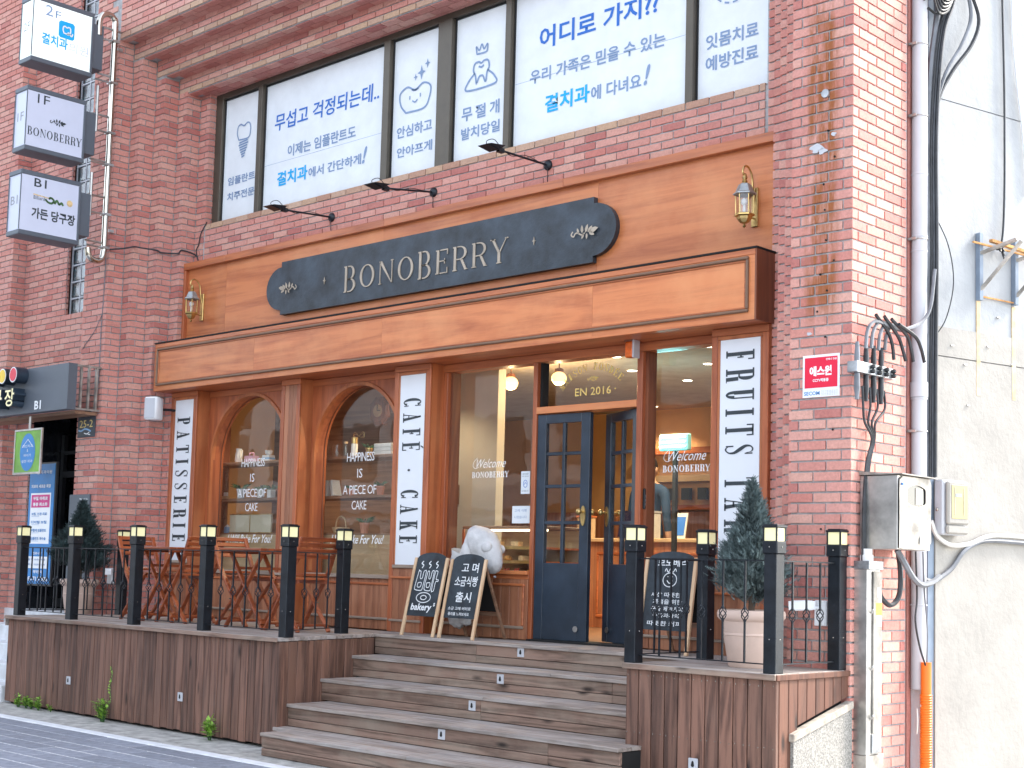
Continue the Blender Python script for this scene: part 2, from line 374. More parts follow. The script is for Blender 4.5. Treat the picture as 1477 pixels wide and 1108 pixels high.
# ------------------------------------------------------------------ lettering
FR_FRONT = (Vector((0, 0, 0)), Vector((1, 0, 0)), Vector((0, 0, 1)))
def text_raw(body, offset=0, extrude=0, shear=0, res=2, spacing=1.0):
    c = bpy.data.curves.new('lettering', 'FONT'); c.body = body; c.resolution_u = res; c.offset = offset; c.extrude = extrude; c.shear = shear; c.space_character = spacing
    o = bpy.data.objects.new('lettering', c); me = bpy.data.meshes.new_from_object(o)
    bpy.data.objects.remove(o); bpy.data.curves.remove(c); return me
def place2d(me, mat, O, U, V, parent, name='lettering', depth=0):
    """mesh drawn in its xy plane -> world frame O + x U + y V (+ z along UxV)"""
    O, U, V = Vector(O), Vector(U), Vector(V); Nn = U.cross(V).normalized(); off = wl(parent) if parent else Vector((0, 0, 0))
    for v in me.vertices: v.co = O+U*v.co.x+V*v.co.y+Nn*v.co.z-off
    me.materials.clear()
    for m in (mat if isinstance(mat, (list, tuple)) else [mat]): me.materials.append(G(m))
    return link(name, me, parent)
def text(body, a0, b0, a1, b1, O, U, V, mat, parent, offset=0, extrude=0, shear=0, keep=False, name='lettering', spacing=1.0):
    """fits the words to the box (a0,b0)-(a1,b1) of the frame"""
    me = text_raw(body, offset, extrude, shear, spacing=spacing)
    xs = [v.co.x for v in me.vertices]; ys = [v.co.y for v in me.vertices]; x0, x1, y0, y1 = min(xs), max(xs), min(ys), max(ys)
    sx = (a1-a0)/(x1-x0); sy = (b1-b0)/(y1-y0)
    if keep: sy = abs(sx)
    for v in me.vertices: v.co.x = a0+(v.co.x-x0)*sx; v.co.y = b0+(v.co.y-y0)*sy
    return place2d(me, mat, O, U, V, parent, name)
def tfront(body, X0, Z0, X1, Z1, Y, mat, parent, **k): return text(body, X0, Z0, X1, Z1, (0, Y, 0), (1, 0, 0), (0, 0, 1), mat, parent, **k)
def strokes(lines, r, O, U, V, mat, parent, name='drawing', depth=.002, n=6, smooth=True):
    """flat ribbons along 2d polylines"""
    O, U, V = Vector(O), Vector(U), Vector(V); mb = MB(); Nn = U.cross(V).normalized()
    for ln in lines:
        closed = ln[0] == ln[-1] and len(ln) > 2
        p = spline2(ln, n) if smooth else ln
        L = []; m = len(p)
        for i in range(m):
            a = p[(i-1) % (m-1)] if closed else p[max(i-1, 0)]; b = p[(i+1) % (m-1)] if closed else p[min(i+1, m-1)]
            if closed and i == m-1: a = p[m-2]; b = p[1]
            dx, dy = b[0]-a[0], b[1]-a[1]; q = math.hypot(dx, dy) or 1; nx, ny = -dy/q*r, dx/q*r
            L += [O+U*(p[i][0]+nx)+V*(p[i][1]+ny)+Nn*depth, O+U*(p[i][0]-nx)+V*(p[i][1]-ny)+Nn*depth]
        mb.add(L, [(2*i, 2*i+1, 2*i+3, 2*i+2) for i in range(m-1)])
    return mb.build(name, mat, parent, recalc=False)
# serif capitals: polygons in a box w x 1
def _ell(cx, cy, rx, ry, a0, a1, n=16): return [(cx+rx*math.cos(a0+(a1-a0)*i/n), cy+ry*math.sin(a0+(a1-a0)*i/n)) for i in range(n+1)]
def _ring(cx, cy, rx, ry, T, t, a0, a1, n=16): return ('strip', _ell(cx, cy, rx, ry, a0, a1, n), _ell(cx, cy, max(.001, rx-T), ry-t, a0, a1, n))
def glyph(ch, w, T, t=.035):
    P = []; s = T*.45; th = T*.32
    rect = lambda x0, x1, y0, y1: P.append([(x0, y0), (x1, y0), (x1, y1), (x0, y1)])
    def stem(x, Tt=T, bot=True, top=True):
        rect(x, x+Tt, t if bot else 0, 1-t if top else 1)
        if bot: rect(x-s, x+Tt+s, 0, t)
        if top: rect(x-s, x+Tt+s, 1-t, 1)
    pi = math.pi; x0 = s
    if ch in 'BPR':
        stem(x0); xr = w-(T*.2 if ch == 'B' else 0); cx = x0+T+(xr-x0-T)*.35; rx = xr-cx-(0 if ch != 'B' else T*.3)
        lo = .47 if ch == 'B' else .44; cy = (1+lo)/2; ry = (1-lo)/2
        P.append(_ring(cx, cy, rx, ry, T*.95, t, -pi/2, pi/2)); rect(x0+T, cx, 1-t, 1); rect(x0+T, cx, lo, lo+t)
        if ch == 'B': P.append(_ring(cx, .26, xr-cx+T*.2, .26, T, t, -pi/2, pi/2)); rect(x0+T, cx, 0, t); rect(x0+T, cx, .52-t, .5199)
        if ch == 'R': P.append([(cx+rx*.1, lo), (cx+rx*.1+T, lo), (w+T*.15, .03), (w-T*.85, .03)]); rect(w-T*.85, w+s+T*.1, 0, .03)
    elif ch in 'EFÉT' or ch == 'L':
        if ch == 'T':
            c = w/2-T/2; stem(c, top=False); rect(0, w, 1-t, 1); rect(0, th, .76, 1-t); rect(w-th, w, .76, 1-t)
        else:
            stem(x0); rect(x0+T, w, 1-t, 1); rect(w-th, w, .78, 1-t); rect(x0+T, w*.78, .5, .5+t); rect(w*.78-th, w*.78, .40, .62)
            if ch != 'F': rect(x0+T, w, 0, t); rect(w-th, w, t, .24)
            if ch == 'É': P.append([(w*.45, 1.05), (w*.6, 1.05), (w*.85, 1.2), (w*.65, 1.2)])
    elif ch == 'I': stem(w/2-T/2)
    elif ch in 'O': P.append(_ring(w/2, .5, w/2, .5, T, t, 0, 2*pi, 30))
    elif ch == 'C': P.append(_ring(w/2, .5, w/2, .5, T, t, pi*.22, 2*pi-pi*.22, 24)); rect(w*.86, w*.86+th, .66, .98); rect(w*.86, w*.86+th, .04, .3)
    elif ch == 'D': stem(x0); P.append(_ring(x0+T, .5, w-x0-T, .5, T, t, -pi/2, pi/2))
    elif ch == 'U': rect(x0, x0+T, .3, 1-t); rect(0, x0+T+s, 1-t, 1); rect(w-s-th, w-s, .3, 1-t); rect(w-s*2-th, w, 1-t, 1); P.append(_ring((x0+w-s)/2, .31, (w-s-x0)/2, .31, T*.8, t*1.6, pi, 2*pi))
    elif ch == 'N': rect(x0, x0+th, t, 1); rect(0, x0+th+s, 0, t); rect(w-s-th, w-s, 0, 1-t); rect(w-2*s-th, w, 1-t, 1); P.append([(x0-s, 1), (x0+T*.9, 1), (w-s, 0), (w-s-th, 0)])
    elif ch == 'M': rect(x0, x0+th, t, 1); rect(0, x0+th+s, 0, t); stem(w-s-T); P.append([(x0, 1), (x0+T, 1), (w/2+T*.4, 0), (w/2-T*.2, 0)]); P.append([(w/2-T*.2, 0), (w/2, 0), (w-s-T*.5, 1), (w-s-T, 1)])
    elif ch == 'A': P.append([(s, 0), (s+th, 0), (w*.5, 1), (w*.5-th*.6, 1)]); P.append([(w-s-T, 0), (w-s, 0), (w*.5+th*.3, 1.0), (w*.5-T*.5, 1.0)]); rect(w*.24, w*.66, .3, .3+t); rect(0, s*2+th, 0, t); rect(w-2*s-T, w, 0, t)
    elif ch == 'Y': rect(w/2-T/2, w/2+T/2, t, .45); rect(w/2-T/2-s, w/2+T/2+s, 0, t); P.append([(0, 1), (T, 1), (w/2+T*.5, .44), (w/2-T*.5, .44)]); P.append([(w-th, 1), (w, 1), (w/2+T*.5, .44), (w/2, .44)]); rect(-s, T+s, 1-t, 1); rect(w-th-s, w+s, 1-t, 1)
    elif ch == 'K': stem(x0); P.append([(x0+T, .52), (x0+T, .36), (w-s, 1), (w-s-th*1.6, 1)]); P.append([(x0+T+w*.06, .52), (x0+T+w*.2, .66), (w+s*.5, 0), (w-T, 0)]); rect(w-2*s-th, w, 1-t, 1); rect(w-T-s, w+s, 0, t)
    elif ch == 'S':
        c = spline2([(.86*w, .74), (.74*w, .93), (.46*w, .975), (.2*w, .9), (.16*w, .74), (.36*w, .6), (.62*w, .46), (.84*w, .32), (.84*w, .14), (.56*w, .025), (.28*w, .06), (.13*w, .26)], 3)
        m = len(c); A = []; B = []
        for i in range(m):
            a = c[max(i-1, 0)]; b = c[min(i+1, m-1)]; dx, dy = b[0]-a[0], b[1]-a[1]; q = math.hypot(dx, dy) or 1
            k = (.12+.88*math.exp(-((i/(m-1)-.5)/.2)**2)); h = T*.5*k; hy = max(t*.5, h*.6)
            A.append((c[i][0]-dy/q*h, c[i][1]+dx/q*hy)); B.append((c[i][0]+dy/q*h, c[i][1]-dx/q*hy))
        P.append(('strip', A, B)); rect(w*.86, w*.86+th, .7, .97); rect(w*.1, w*.1+th, .03, .3)
    elif ch in '·.': P.append(_ell(w/2, .42, w*.22, .075, 0, 2*pi, 12)[:-1])
    return P
WID = {'I': .36, 'M': .85, 'N': .72, 'O': .74, 'E': .55, 'F': .52, 'S': .52, 'T': .6, 'Y': .66, 'A': .68, ' ': .3, 'L': .5, 'P': .56, 'R': .62, 'B': .6, '·': .4}
def serif(body, a0, b0, a1, b1, O, U, V, mat, parent, T=.13, t=.035, gap=.16, depth=0, sizes=None, name='lettering', arc=None):
    O, U, V = Vector(O), Vector(U), Vector(V); Nn = U.cross(V).normalized()
    ws = [WID.get(c, .6) for c in body]; tot = sum(ws)+gap*(len(body)-1); sx = (a1-a0)/tot; sy = b1-b0; x = 0; mb = MB()
    for ch, wd in zip(body, ws):
        k = sizes.get(ch, 1) if sizes else 1
        def pt(p, ex=0):
            u = a0+(x+p[0])*sx; v = b0+(p[1]*k-(k-1)*.5)*sy
            return O+U*u+V*v+Nn*ex
        for poly in glyph(ch, wd, T, t):
            if poly[0] == 'strip':
                A, B = poly[1], poly[2]; m = len(A)
                if depth:
                    vs = [pt(p, depth) for p in A]+[pt(p, depth) for p in B]+[pt(p) for p in A]+[pt(p) for p in B]
                    fs = [(i, i+1, m+i+1, m+i) for i in range(m-1)]+[(i, i+1, 2*m+i+1, 2*m+i) for i in range(m-1)]+[(m+i, m+i+1, 3*m+i+1, 3*m+i) for i in range(m-1)]
                    mb.add(vs, fs)
                else: mb.add([pt(p, .001) for p in A]+[pt(p, .001) for p in B], [(i, i+1, m+i+1, m+i) for i in range(m-1)])
            else:
                n = len(poly)
                if depth: mb.add([pt(p) for p in poly]+[pt(p, depth) for p in poly], [tuple(range(n, 2*n))]+[(i, (i+1) % n, n+(i+1) % n, n+i) for i in range(n)])
                else: mb.add([pt(p, .001) for p in poly], [tuple(range(n))])
        x += wd+gap
    return mb.build(name, mat, parent, recalc=False)
def flourish(O, U, V, h, mat, parent, depth=.003):
    """a small leafy scroll, h high"""
    L = [[(-1.5, .2), (-1.7, -.1), (-1.4, -.3), (-1.2, -.05), (-.9, .0), (-.4, -.25), (.0, -.1)]]
    o = strokes([[(a*h, b*h) for a, b in ln] for ln in L], h*.07, O, U, V, mat, parent, 'emblem', depth)
    mb = MB(); O, U, V = Vector(O), Vector(U), Vector(V); Nn = U.cross(V).normalized()
    for (x, y, a, s) in ((-.75, -.1, 1.9, .62), (-.35, -.1, 1.55, .8), (.05, -.1, 1.15, .85), (.35, -.1, .75, .8), (-.1, -.15, -2.2, .6), (.25, -.15, -1.7, .6), (.5, -.05, .15, 1.15), (.5, -.12, -.5, .75)):
        c, sn = math.cos(a), math.sin(a); lf = [(0, 0), (.35, .24), (.7, .22), (1, .05), (.65, -.14), (.3, -.2)]
        q = [(x+(p[0]*c-p[1]*sn)*s, y+(p[0]*sn+p[1]*c)*s) for p in lf]
        mb.add([O+U*(p[0]*h)+V*(p[1]*h)+Nn*depth for p in q], [tuple(range(6))])
    return mb.build('emblem', mat, parent, recalc=False)
# ================================================================== SETTING
ZD = .845
g = box('ground', 'asphalt', (-60, 60, -60, 60, -.30, -.06)); structure(g)
pv = box('pavement', 'paver_joint', (-30, 20, -9, -1.76, -.05, -.0025)); structure(pv)
cs = box('concrete_strip', 'concrete', (-30, 20, -1.64, 6, -.05, -.002)); structure(cs)
kb = MB()
for i in range(40): kb.box(-22+i*1.0, -22+i*1.0+.992, -1.755, -1.645, -.05, .004)
structure(kb.build('kerb', 'kerb', bevel=.006))
# pavers: running courses along the kerb, those in view as pieces, the rest one mesh
pav_me = None; rest = MB(); npv = 0
for r in range(30):
    y1 = -1.765-r*.205; x = -14+(r % 2)*.3
    while x < 6:
        cx, cy = x+.3, y1-.1; p = to_px((cx, cy, 0))
        tz = random.uniform(-.002, .002)
        if -60 < p[0] < 700 and p[1] < 1150 and npv < 290:
            if pav_me is None:
                pav = MB().box(-.296, .296, -.097, .097, -.03, 0).build('paver', 'paver', pv, local=True, bevel=.005); pav_me = pav.data
            else: pav = link('paver', pav_me, pv)
            pav.location = (cx, cy, tz); npv += 1
        else: rest.box(x+.004, x+.596, y1-.197, y1-.003, -.03, tz)
        x += .6
o = rest.build('paver', 'paver', pv, kind='stuff')
# ------------------------------------------------------------------ brick building
bld = thing('brick_building', 'red brick building with stepped piers around a recessed upper window band', 'building', (0, 0, 0))
BR = []     # bricks: (x0,x1,y0,y1,z0,z1,buff)
CP = .067; PIT = .225; J = .0125; PR = .011
ZG = .0105-CP
def emit(x0, x1, y0, y1, z0, z1, buff=0):
    BR.append((min(x0, x1), max(x0, x1), min(y0, y1), max(y0, y1), z0, z1, buff))
def run(a, b, za, zb, cvx0, cvx1, holes=(), cp=CP, zg=ZG, buffrows=(), inner=.03):
    a = Vector(a); b = Vector(b); d = (b-a); L = d.length; d.normalize(); nn = Vector((d.y, -d.x))
    k0 = int(math.floor((za-zg)/cp+.5)); k1 = int(math.floor((zb-zg)/cp+.5))
    for k in range(k0, k1):
        z0 = zg+k*cp+J/2; z1 = zg+(k+1)*cp-J/2; par = k % 2; bf = 1 if k-k0 in buffrows or k-k1 in buffrows else 0
        s0 = ((.06, .17)[par] if cvx0 else 0); s1 = ((.17, .06)[par] if cvx1 else 0)
        t = s0 if (cvx0 or not cvx1) else None
        segs = []
        if t is not None:
            if not cvx0: segs.append((0, min(L-s1, PIT*(.5 if par else 1)))); t = segs[-1][1]
            while t < L-s1-.025: segs.append((t, min(t+PIT, L-s1))); t += PIT
        else:
            t = L-s1
            while t > .025: segs.append((max(0, t-PIT), t)); t -= PIT
        for (u, v) in segs:
            parts = [(u, v)]
            for (h0, h1, hz0, hz1) in holes:      # along-distance holes
                if z1 > hz0+.02 and z0 < hz1-.02:
                    nw = []
                    for (p, q) in parts:
                        if q <= h0 or p >= h1: nw.append((p, q))
                        else:
                            if p < h0-.03: nw.append((p, h0))
                            if q > h1+.03: nw.append((h1, q))
                    parts = nw
            for (p, q) in parts:
                if q-p < .03: continue
                if not cvx0 and p < .001: p += .010
                if not cvx1 and q > L-.001: q -= .010
                A = a+d*(p+J/2)+nn*PR; B = a+d*(q-J/2)-nn*inner; emit(A.x, B.x, A.y, B.y, z0, z1, bf)
def corner(V, din, dout, za, zb, cp=CP, zg=ZG):
    V = Vector(V); din = Vector(din); dout = Vector(dout); ni = Vector((din.y, -din.x)); no = Vector((dout.y, -dout.x))
    k0 = int(math.floor((za-zg)/cp+.5)); k1 = int(math.floor((zb-zg)/cp+.5))
    for k in range(k0, k1):
        par = k % 2; ei = (.17, .06)[par]-J/2; eo = (.06, .17)[par]-J/2
        A = V-din*ei+ni*PR; B = V+dout*eo+no*PR; emit(A.x, B.x, A.y, B.y, zg+k*cp+J/2, zg+(k+1)*cp-J/2)
XL = [-8.983, -8.80, -8.63, -8.464]; XR = [-.434, -.60, -.77, -.94]; YS = [0, .183, .366, .55, .72]; BZ = [7.046, 6.86, 6.672, 6.483]
TOP = 8.6
mort = MB()
def wallq(x0, y0, x1, y1, z0, z1): mort.add([(x0, y0, z0), (x1, y1, z0), (x1, y1, z1), (x0, y0, z1)], [(0, 1, 2, 3)])
ex = (1, 0); ey = (0, 1)
# far-left neighbour pier, entrance bay
run((-13.4, 0), (-11.14, 0), 0, TOP, False, True); corner((-11.14, 0), ex, ey, 0, TOP); run((-11.14, 0), (-11.14, .17), 0, TOP, True, False)
wallq(-13.4, 0, -11.14, 0, -.05, TOP); wallq(-11.14, 0, -11.14, .17, -.05, TOP)
GBX = (-10.16, -9.765, 4.16, 8.2)
hole = [(GBX[0]+11.14, GBX[1]+11.14, GBX[2], GBX[3]), (-10.8+11.14, 1.8, -1, 3.0)]
run((-11.14, .17), (-9.445, .17), 0, TOP, False, False, hole)
wallq(-11.14, .17, -10.8, .17, -.05, 3.0); wallq(-11.14, .17, -9.445, .17, 3.0, GBX[2]); wallq(-11.14, .17, GBX[0], .17, GBX[2], GBX[3]); wallq(GBX[1], .17, -9.445, .17, GBX[2], GBX[3]); wallq(-11.14, .17, -9.445, .17, GBX[3], TOP)
run((-9.445, .45), (-9.445, 0), 0, TOP, False, True); corner((-9.445, 0), (0, -1), ex, 0, TOP); wallq(-9.445, .9, -9.445, 0, -.05, TOP)
run((-9.445, 0), (XL[0], 0), 0, TOP, True, True); corner((XL[0], 0), ex, ey, 0, BZ[0]); wallq(-9.445, 0, XL[0], 0, -.05, TOP)
# stepped left reveal
for k in range(4):
    run((XL[k], YS[k]), (XL[k], YS[k+1]), 0, BZ[k], True, False); wallq(XL[k], YS[k], XL[k], YS[k+1], -.05, BZ[k])
    if k < 3:
        run((XL[k], YS[k+1]), (XL[k+1], YS[k+1]), 0, BZ[k+1], False, True); corner((XL[k+1], YS[k+1]), ex, ey, 0, BZ[k+1]); wallq(XL[k], YS[k+1], XL[k+1], YS[k+1], -.05, BZ[k])
WX0, WX1, WZ0, WZ1 = -8.278, -1.125, 5.02, BZ[3]
run((XL[3], .72), (WX0, .72), WZ0, WZ1, False, True); run((XL[3], .72), (WX0, .72), 4.5, WZ0, False, False); corner((WX0, .72), ex, ey, WZ0, WZ1); run((WX0, .72), (WX0, .84), WZ0, WZ1, True, False)
run((WX0, .72), (WX1, .72), 4.5, WZ0, False, False, buffrows=(-1,)); run((WX1, .72), (XR[3], .72), 3.25, WZ1, False, False)
wallq(XL[3], .72, XR[3], .72, 3.22, WZ0-.004); wallq(XL[3], .72, WX0, .72, WZ0-.004, WZ1); wallq(WX1, .72, XR[3], .72, WZ0-.004, WZ1); wallq(WX0, .72, WX0, .9, WZ0-.02, WZ1); wallq(WX1, .9, WX1, .72, WZ0-.02, WZ1)
mort.add([(WX0, .72, WZ0-.004), (WX1, .72, WZ0-.004), (WX1, .9, WZ0-.004), (WX0, .9, WZ0-.004)], [(0, 1, 2, 3)])
# right reveal and corner pier
for k in range(3, -1, -1):
    run((XR[k], YS[k+1]), (XR[k], YS[k]), 0, BZ[k], False, True); wallq(XR[k], YS[k+1], XR[k], YS[k], -.05, BZ[k]); corner((XR[k], YS[k]), (0, -1), ex, 0, BZ[k])
    if k: run((XR[k], YS[k]), (XR[k-1], YS[k]), 0, BZ[k], True, False); wallq(XR[k], YS[k], XR[k-1], YS[k], -.05, BZ[k-1])
run((XR[0], 0), (0, 0), 0, TOP, True, True); corner((0, 0), ex, ey, 0, TOP); run((0, 0), (0, .70), 0, TOP, True, False)
wallq(XR[0], 0, 0, 0, -.05, TOP); wallq(0, 0, 0, .71, -.05, TOP)
# lintel steps
run((XL[0], 0), (XR[0], 0), BZ[0], TOP, False, False, buffrows=(0,)); wallq(XL[0], 0, XR[0], 0, BZ[0], TOP)
for k in range(4):
    if k:
        hgt = BZ[k-1]-BZ[k]; run((XL[k-1], YS[k]), (XR[k-1], YS[k]), BZ[k], BZ[k-1], False, False, cp=hgt/3, zg=BZ[k], buffrows=(0,)); wallq(XL[k], YS[k], XR[k], YS[k], BZ[k], BZ[k-1])
    y0, y1 = YS[k], (YS[k+1] if k < 3 else .86)
    mort.add([(XL[k], y0, BZ[k]), (XR[k], y0, BZ[k]), (XR[k], y1, BZ[k]), (XL[k], y1, BZ[k])], [(0, 3, 2, 1)])
    nrow = 2 if k < 3 else 3; dy = (y1-y0)/nrow
    for rr in range(nrow):          # bricks on the underside, hanging 6 mm below the joint plane
        x = XL[k]+(.11 if rr % 2 else 0)
        while x < XR[k]-.03:
            x2 = min(x+PIT, XR[k]); ya = y0+rr*dy+(.004 if rr else .012); BR.append((x+J/2, x2-J/2, ya, y0+(rr+1)*dy-.005, BZ[k]-.010, BZ[k]+.01, 0)); x += PIT
mort.build('mortar', 'mortar', bld, recalc=False)
cm = MB(); cm.box(-13.4, -.01, .92, 1.0, 6.55, 12.8); cm.box(-13.4, -.05, 1.0, 9, 12.6, 12.8); cm.box(-13.4, 0, 0, .95, TOP+.002, 12.8); cm.box(-.12, -.004, .74, 9, -.05, 12.8); cm.box(-13.4, -9.9, 7.6, 7.7, -.05, 12.6); cm.box(-13.4, -.12, 8.9, 9, -.05, 12.6)
cm.box(-13.6, -13.4, 0, 9, -.05, 12.8); cm.build('shading_upper_wall', 'brick', bld)  # enclosing walls carried up out of view to shade the street
# pick the 300 that show largest
def vis(b):
    x0, x1, y0, y1, z0, z1, bf = b
    pts = [to_px((x, y, z)) for x in (x0, x1) for y in (y0,) for z in (z0, z1)]+[to_px((x1, y1, z0))]
    xs = [p[0] for p in pts]; ys = [p[1] for p in pts]
    if min(xs) < 0 or max(xs) > 1477 or min(ys) < 0 or max(ys) > 1108: return 0
    cx, cz = (x0+x1)/2, (z0+z1)/2
    if -8.45 < cx < -.95 and cz < 4.62: return 0
    if cx > -1.2 and cz < .9 and y0 < .1 and cx < -.02: return 0
    if x1 > -.005 and y0 > .02 and (cz < 1.55 and y0 < .33 or 1.55 < cz < 2.12): return 0
    return (max(xs)-min(xs))*(max(ys)-min(ys))
order = sorted(range(len(BR)), key=lambda i: -vis(BR[i]))
single = set(order[:300]); cache = {}; rest = [MB(), MB()]
for i, b in enumerate(BR):
    x0, x1, y0, y1, z0, z1, bf = b; jx = random.uniform(-.0012, .0016)
    if i in single:
        key = (round((x1-x0)*250), round((y1-y0)*250), round((z1-z0)*500), bf)
        if key not in cache:
            a, c, e = (x1-x0)/2, (y1-y0)/2, (z1-z0)/2
            ob = MB().box(-a, a, -c, c, -e, e).build('brick', 'brick_buff' if bf else 'brick', bld, local=True, bevel=.002); cache[key] = ob.data
        else: ob = link('brick', cache[key], bld)
        ob.location = ((x0+x1)/2, (y0+y1)/2-jx, (z0+z1)/2)
    else: rest[bf].box(x0, x1, y0-jx, y1, z0, z1, tint=random.random())
rest[0].build('brickwork', 'brick', bld, tint=True, kind='stuff', recalc=False); rest[1].build('buff_brickwork', 'brick_buff', bld, tint=True, kind='stuff', recalc=False)
# old fixings: bolt heads, filled holes down the pier
for (px, pz) in ((-.17, 4.30), (-.12, 4.12), (-.20, 3.95), (-.19, 3.78), (-.18, 3.58), (-.12, 3.44), (-.22, 3.36), (-.17, 3.25), (-.24, 3.12), (-.18, 2.95), (-.12, 2.35), (-.20, 1.72), (-.20, 1.40)):
    MB().lathe([(.007, -.017), (.006, -.006)], (px, 0, pz), 8, axis='y').build('bolt', 'dark_gap', bld)
MB().lathe([(.028, -.024), (.03, -.008)], (-.19, 0, 4.55), 14, axis='y').build('bolt', 'galvanised', bld)
for (cx, cz, r) in ((-.25, 4.20, .045), (-.21, 4.17, .03), (-.13, 4.27, .02), (-.30, 2.98, .018)):
    pts = [(cx+math.cos(a)*r*random.uniform(.6, 1.5), cz+math.sin(a)*r*random.uniform(.4, .8)) for a in [i*math.pi/6 for i in range(12)]]
    pt = MB(); pt.prism(pts, (0, -.0125, 0), (1, 0, 0), (0, 0, 1), (0, -1, 0), .003); pt.build('filler_patch', 'pvc_grey', bld)
# glass block window
f = MB(); bx0, bx1, bz0, bz1 = GBX
for i in range(3): xx = bx0+i*(bx1-bx0)/2; f.box(xx-.008, xx+.008, .22, .26, bz0, bz1)
nb = 21; dz = (bz1-bz0)/nb
for i in range(nb+1): f.box(bx0-.004, bx1+.004, .221, .259, bz0+i*dz-.008, bz0+i*dz+.008)
fo = f.build('window_frame', 'pvc_grey', bld)
box('reveal', 'bronze_frame', (bx0-.01, bx1+.01, .30, .34, bz0-.02, bz1+.01), bld)
bm0 = None
for i in range(2):
    for k in range(nb):
        if bm0 is None:
            q = MB().box(-.09, .09, -.02, .02, -dz/2+.01, dz/2-.01).build('glass_block', 'block_glass', fo, local=True, bevel=.012); bm0 = q.data
        else: q = link('glass_block', bm0, fo)
        q.location = (bx0+(i+.5)*(bx1-bx0)/2, .245, bz0+(k+.5)*dz)
# entrance recess, the shade inside put into its near-black wall colour
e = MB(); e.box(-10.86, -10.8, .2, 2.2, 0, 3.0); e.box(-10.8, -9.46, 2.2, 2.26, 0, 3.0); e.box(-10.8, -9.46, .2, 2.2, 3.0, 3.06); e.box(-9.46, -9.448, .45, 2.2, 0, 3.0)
e.build('entrance_recess', 'dark_inside', bld)
dr = MB()
for x in (-10.78, -10.2, -9.62): dr.box(x, x+.06, .55, .6, ZD, 2.85)
dr.box(-10.78, -9.5, .552, .598, 2.35, 2.42); dr.box(-10.78, -9.5, .552, .598, 2.62, 2.66); dr.box(-10.78, -9.5, .552, .598, ZD, ZD+.1); dr.build('door_frame', 'frame_black', bld)
box('door_handle', 'chrome', (-9.70, -9.68, .50, .52, 2.05, 2.2), bld)
er = MB()
for i in range(5): er.box(-14+.02*i, -8.62, -1.15+i*.32, .9, i*.165-.02 if i else -.02, (i+1)*.165-.004)
er.build('entrance_step', 'kerb', bld, bevel=.01)
# upper window band
frm = MB(); FY0, FY1 = .79, .86
frm.box(WX0, WX0+.13, FY0, FY1, WZ0, WZ1); frm.box(WX1-.05, WX1, FY0, FY1, WZ0, WZ1); frm.box(WX0+.13, WX1-.05, FY0, FY1, WZ1-.07, WZ1); frm.box(WX0+.13, WX1-.05, FY0, FY1, WZ0-.003, WZ0+.03)
cols = [(-8.149, -7.495), (-7.423, -5.503), (-5.415, -4.75), (-4.567, -3.889), (-3.822, -1.924), (-1.851, -1.175)]
for a, b in zip(cols, cols[1:]): frm.box(a[1], b[0], FY0-.015, FY1-.002, WZ0+.03, WZ1-.07)
wf = frm.build('window_frame', 'bronze_frame', bld, bevel=.004)
gsk = MB()
for (a, b) in cols:
    gsk.box(a, a+.012, .822, .85, WZ0+.03, WZ1-.07); gsk.box(b-.012, b, .822, .85, WZ0+.03, WZ1-.07); gsk.box(a+.012, b-.012, .822, .85, WZ0+.03, WZ0+.045); gsk.box(a+.012, b-.012, .822, .85, WZ1-.085, WZ1-.07)
gsk.build('gasket', 'frame_black', wf)
FM = 'film'; fl = []
for (a, b) in cols: fl.append(box('window_film', FM, (a+.012, b-.012, .834, .84, WZ0+.045, WZ1-.085), bld))
for (i, z) in ((1, 5.545), (4, 5.63)): box('film_seam', 'ink_grey', (cols[i][0]+.012, cols[i][1]-.012, .8325, .8335, z, z+.0025), bld)
TY = .830
def ft(s, x0, z0, x1, z1, m, i, off=.02, **k): return tfront(s, x0, z0, x1, z1, TY, m, fl[i], offset=off, **k)
ft('임플란트', -8.055, 5.445, -7.57, 5.535, 'ink_grey', 0); ft('치주전문', -8.055, 5.275, -7.57, 5.365, 'ink_grey', 0)
ft('무섭고 걱정되는데..', -7.257, 5.885, -5.614, 6.065, 'ink_blue', 1, .012, shear=.05); ft('이제는 임플란트도', -7.021, 5.575, -5.945, 5.70, 'ink_grey', 1)
ft('결치과', -7.181, 5.29, -6.68, 5.44, 'ink_cyan', 1, .026); ft('에서 간단하게', -6.665, 5.295, -5.85, 5.40, 'ink_grey', 1); ft('!', -5.835, 5.29, -5.765, 5.46, 'ink_grey', 1, .03, shear=.3)
ft('안심하고', -5.340, 5.437, -4.855, 5.55, 'ink_grey', 2); ft('안아프게', -5.331, 5.25, -4.846, 5.35, 'ink_grey', 2)
ft('무', -4.464, 5.425, -4.33, 5.55, 'ink_grey', 3); ft('절', -4.29, 5.425, -4.16, 5.55, 'ink_grey', 3); ft('개', -4.11, 5.425, -3.99, 5.55, 'ink_grey', 3); ft('발치당일', -4.465, 5.255, -3.980, 5.365, 'ink_grey', 3)
ft('어디로 가지??', -3.526, 5.875, -2.234, 6.07, 'ink_blue', 4, .02); ft('우리 가족은 믿을 수 있는', -3.629, 5.59, -2.163, 5.715, 'ink_grey', 4)
ft('결치과', -3.446, 5.30, -2.945, 5.455, 'ink_cyan', 4, .026); ft('에 다녀요', -2.93, 5.30, -2.40, 5.425, 'ink_grey', 4); ft('!', -2.375, 5.31, -2.31, 5.48, 'ink_grey', 4, .03, shear=.3)
ft('잇몸치료', -1.767, 5.455, -1.285, 5.575, 'ink_grey', 5); ft('예방진료', -1.768, 5.28, -1.285, 5.40, 'ink_grey', 5)
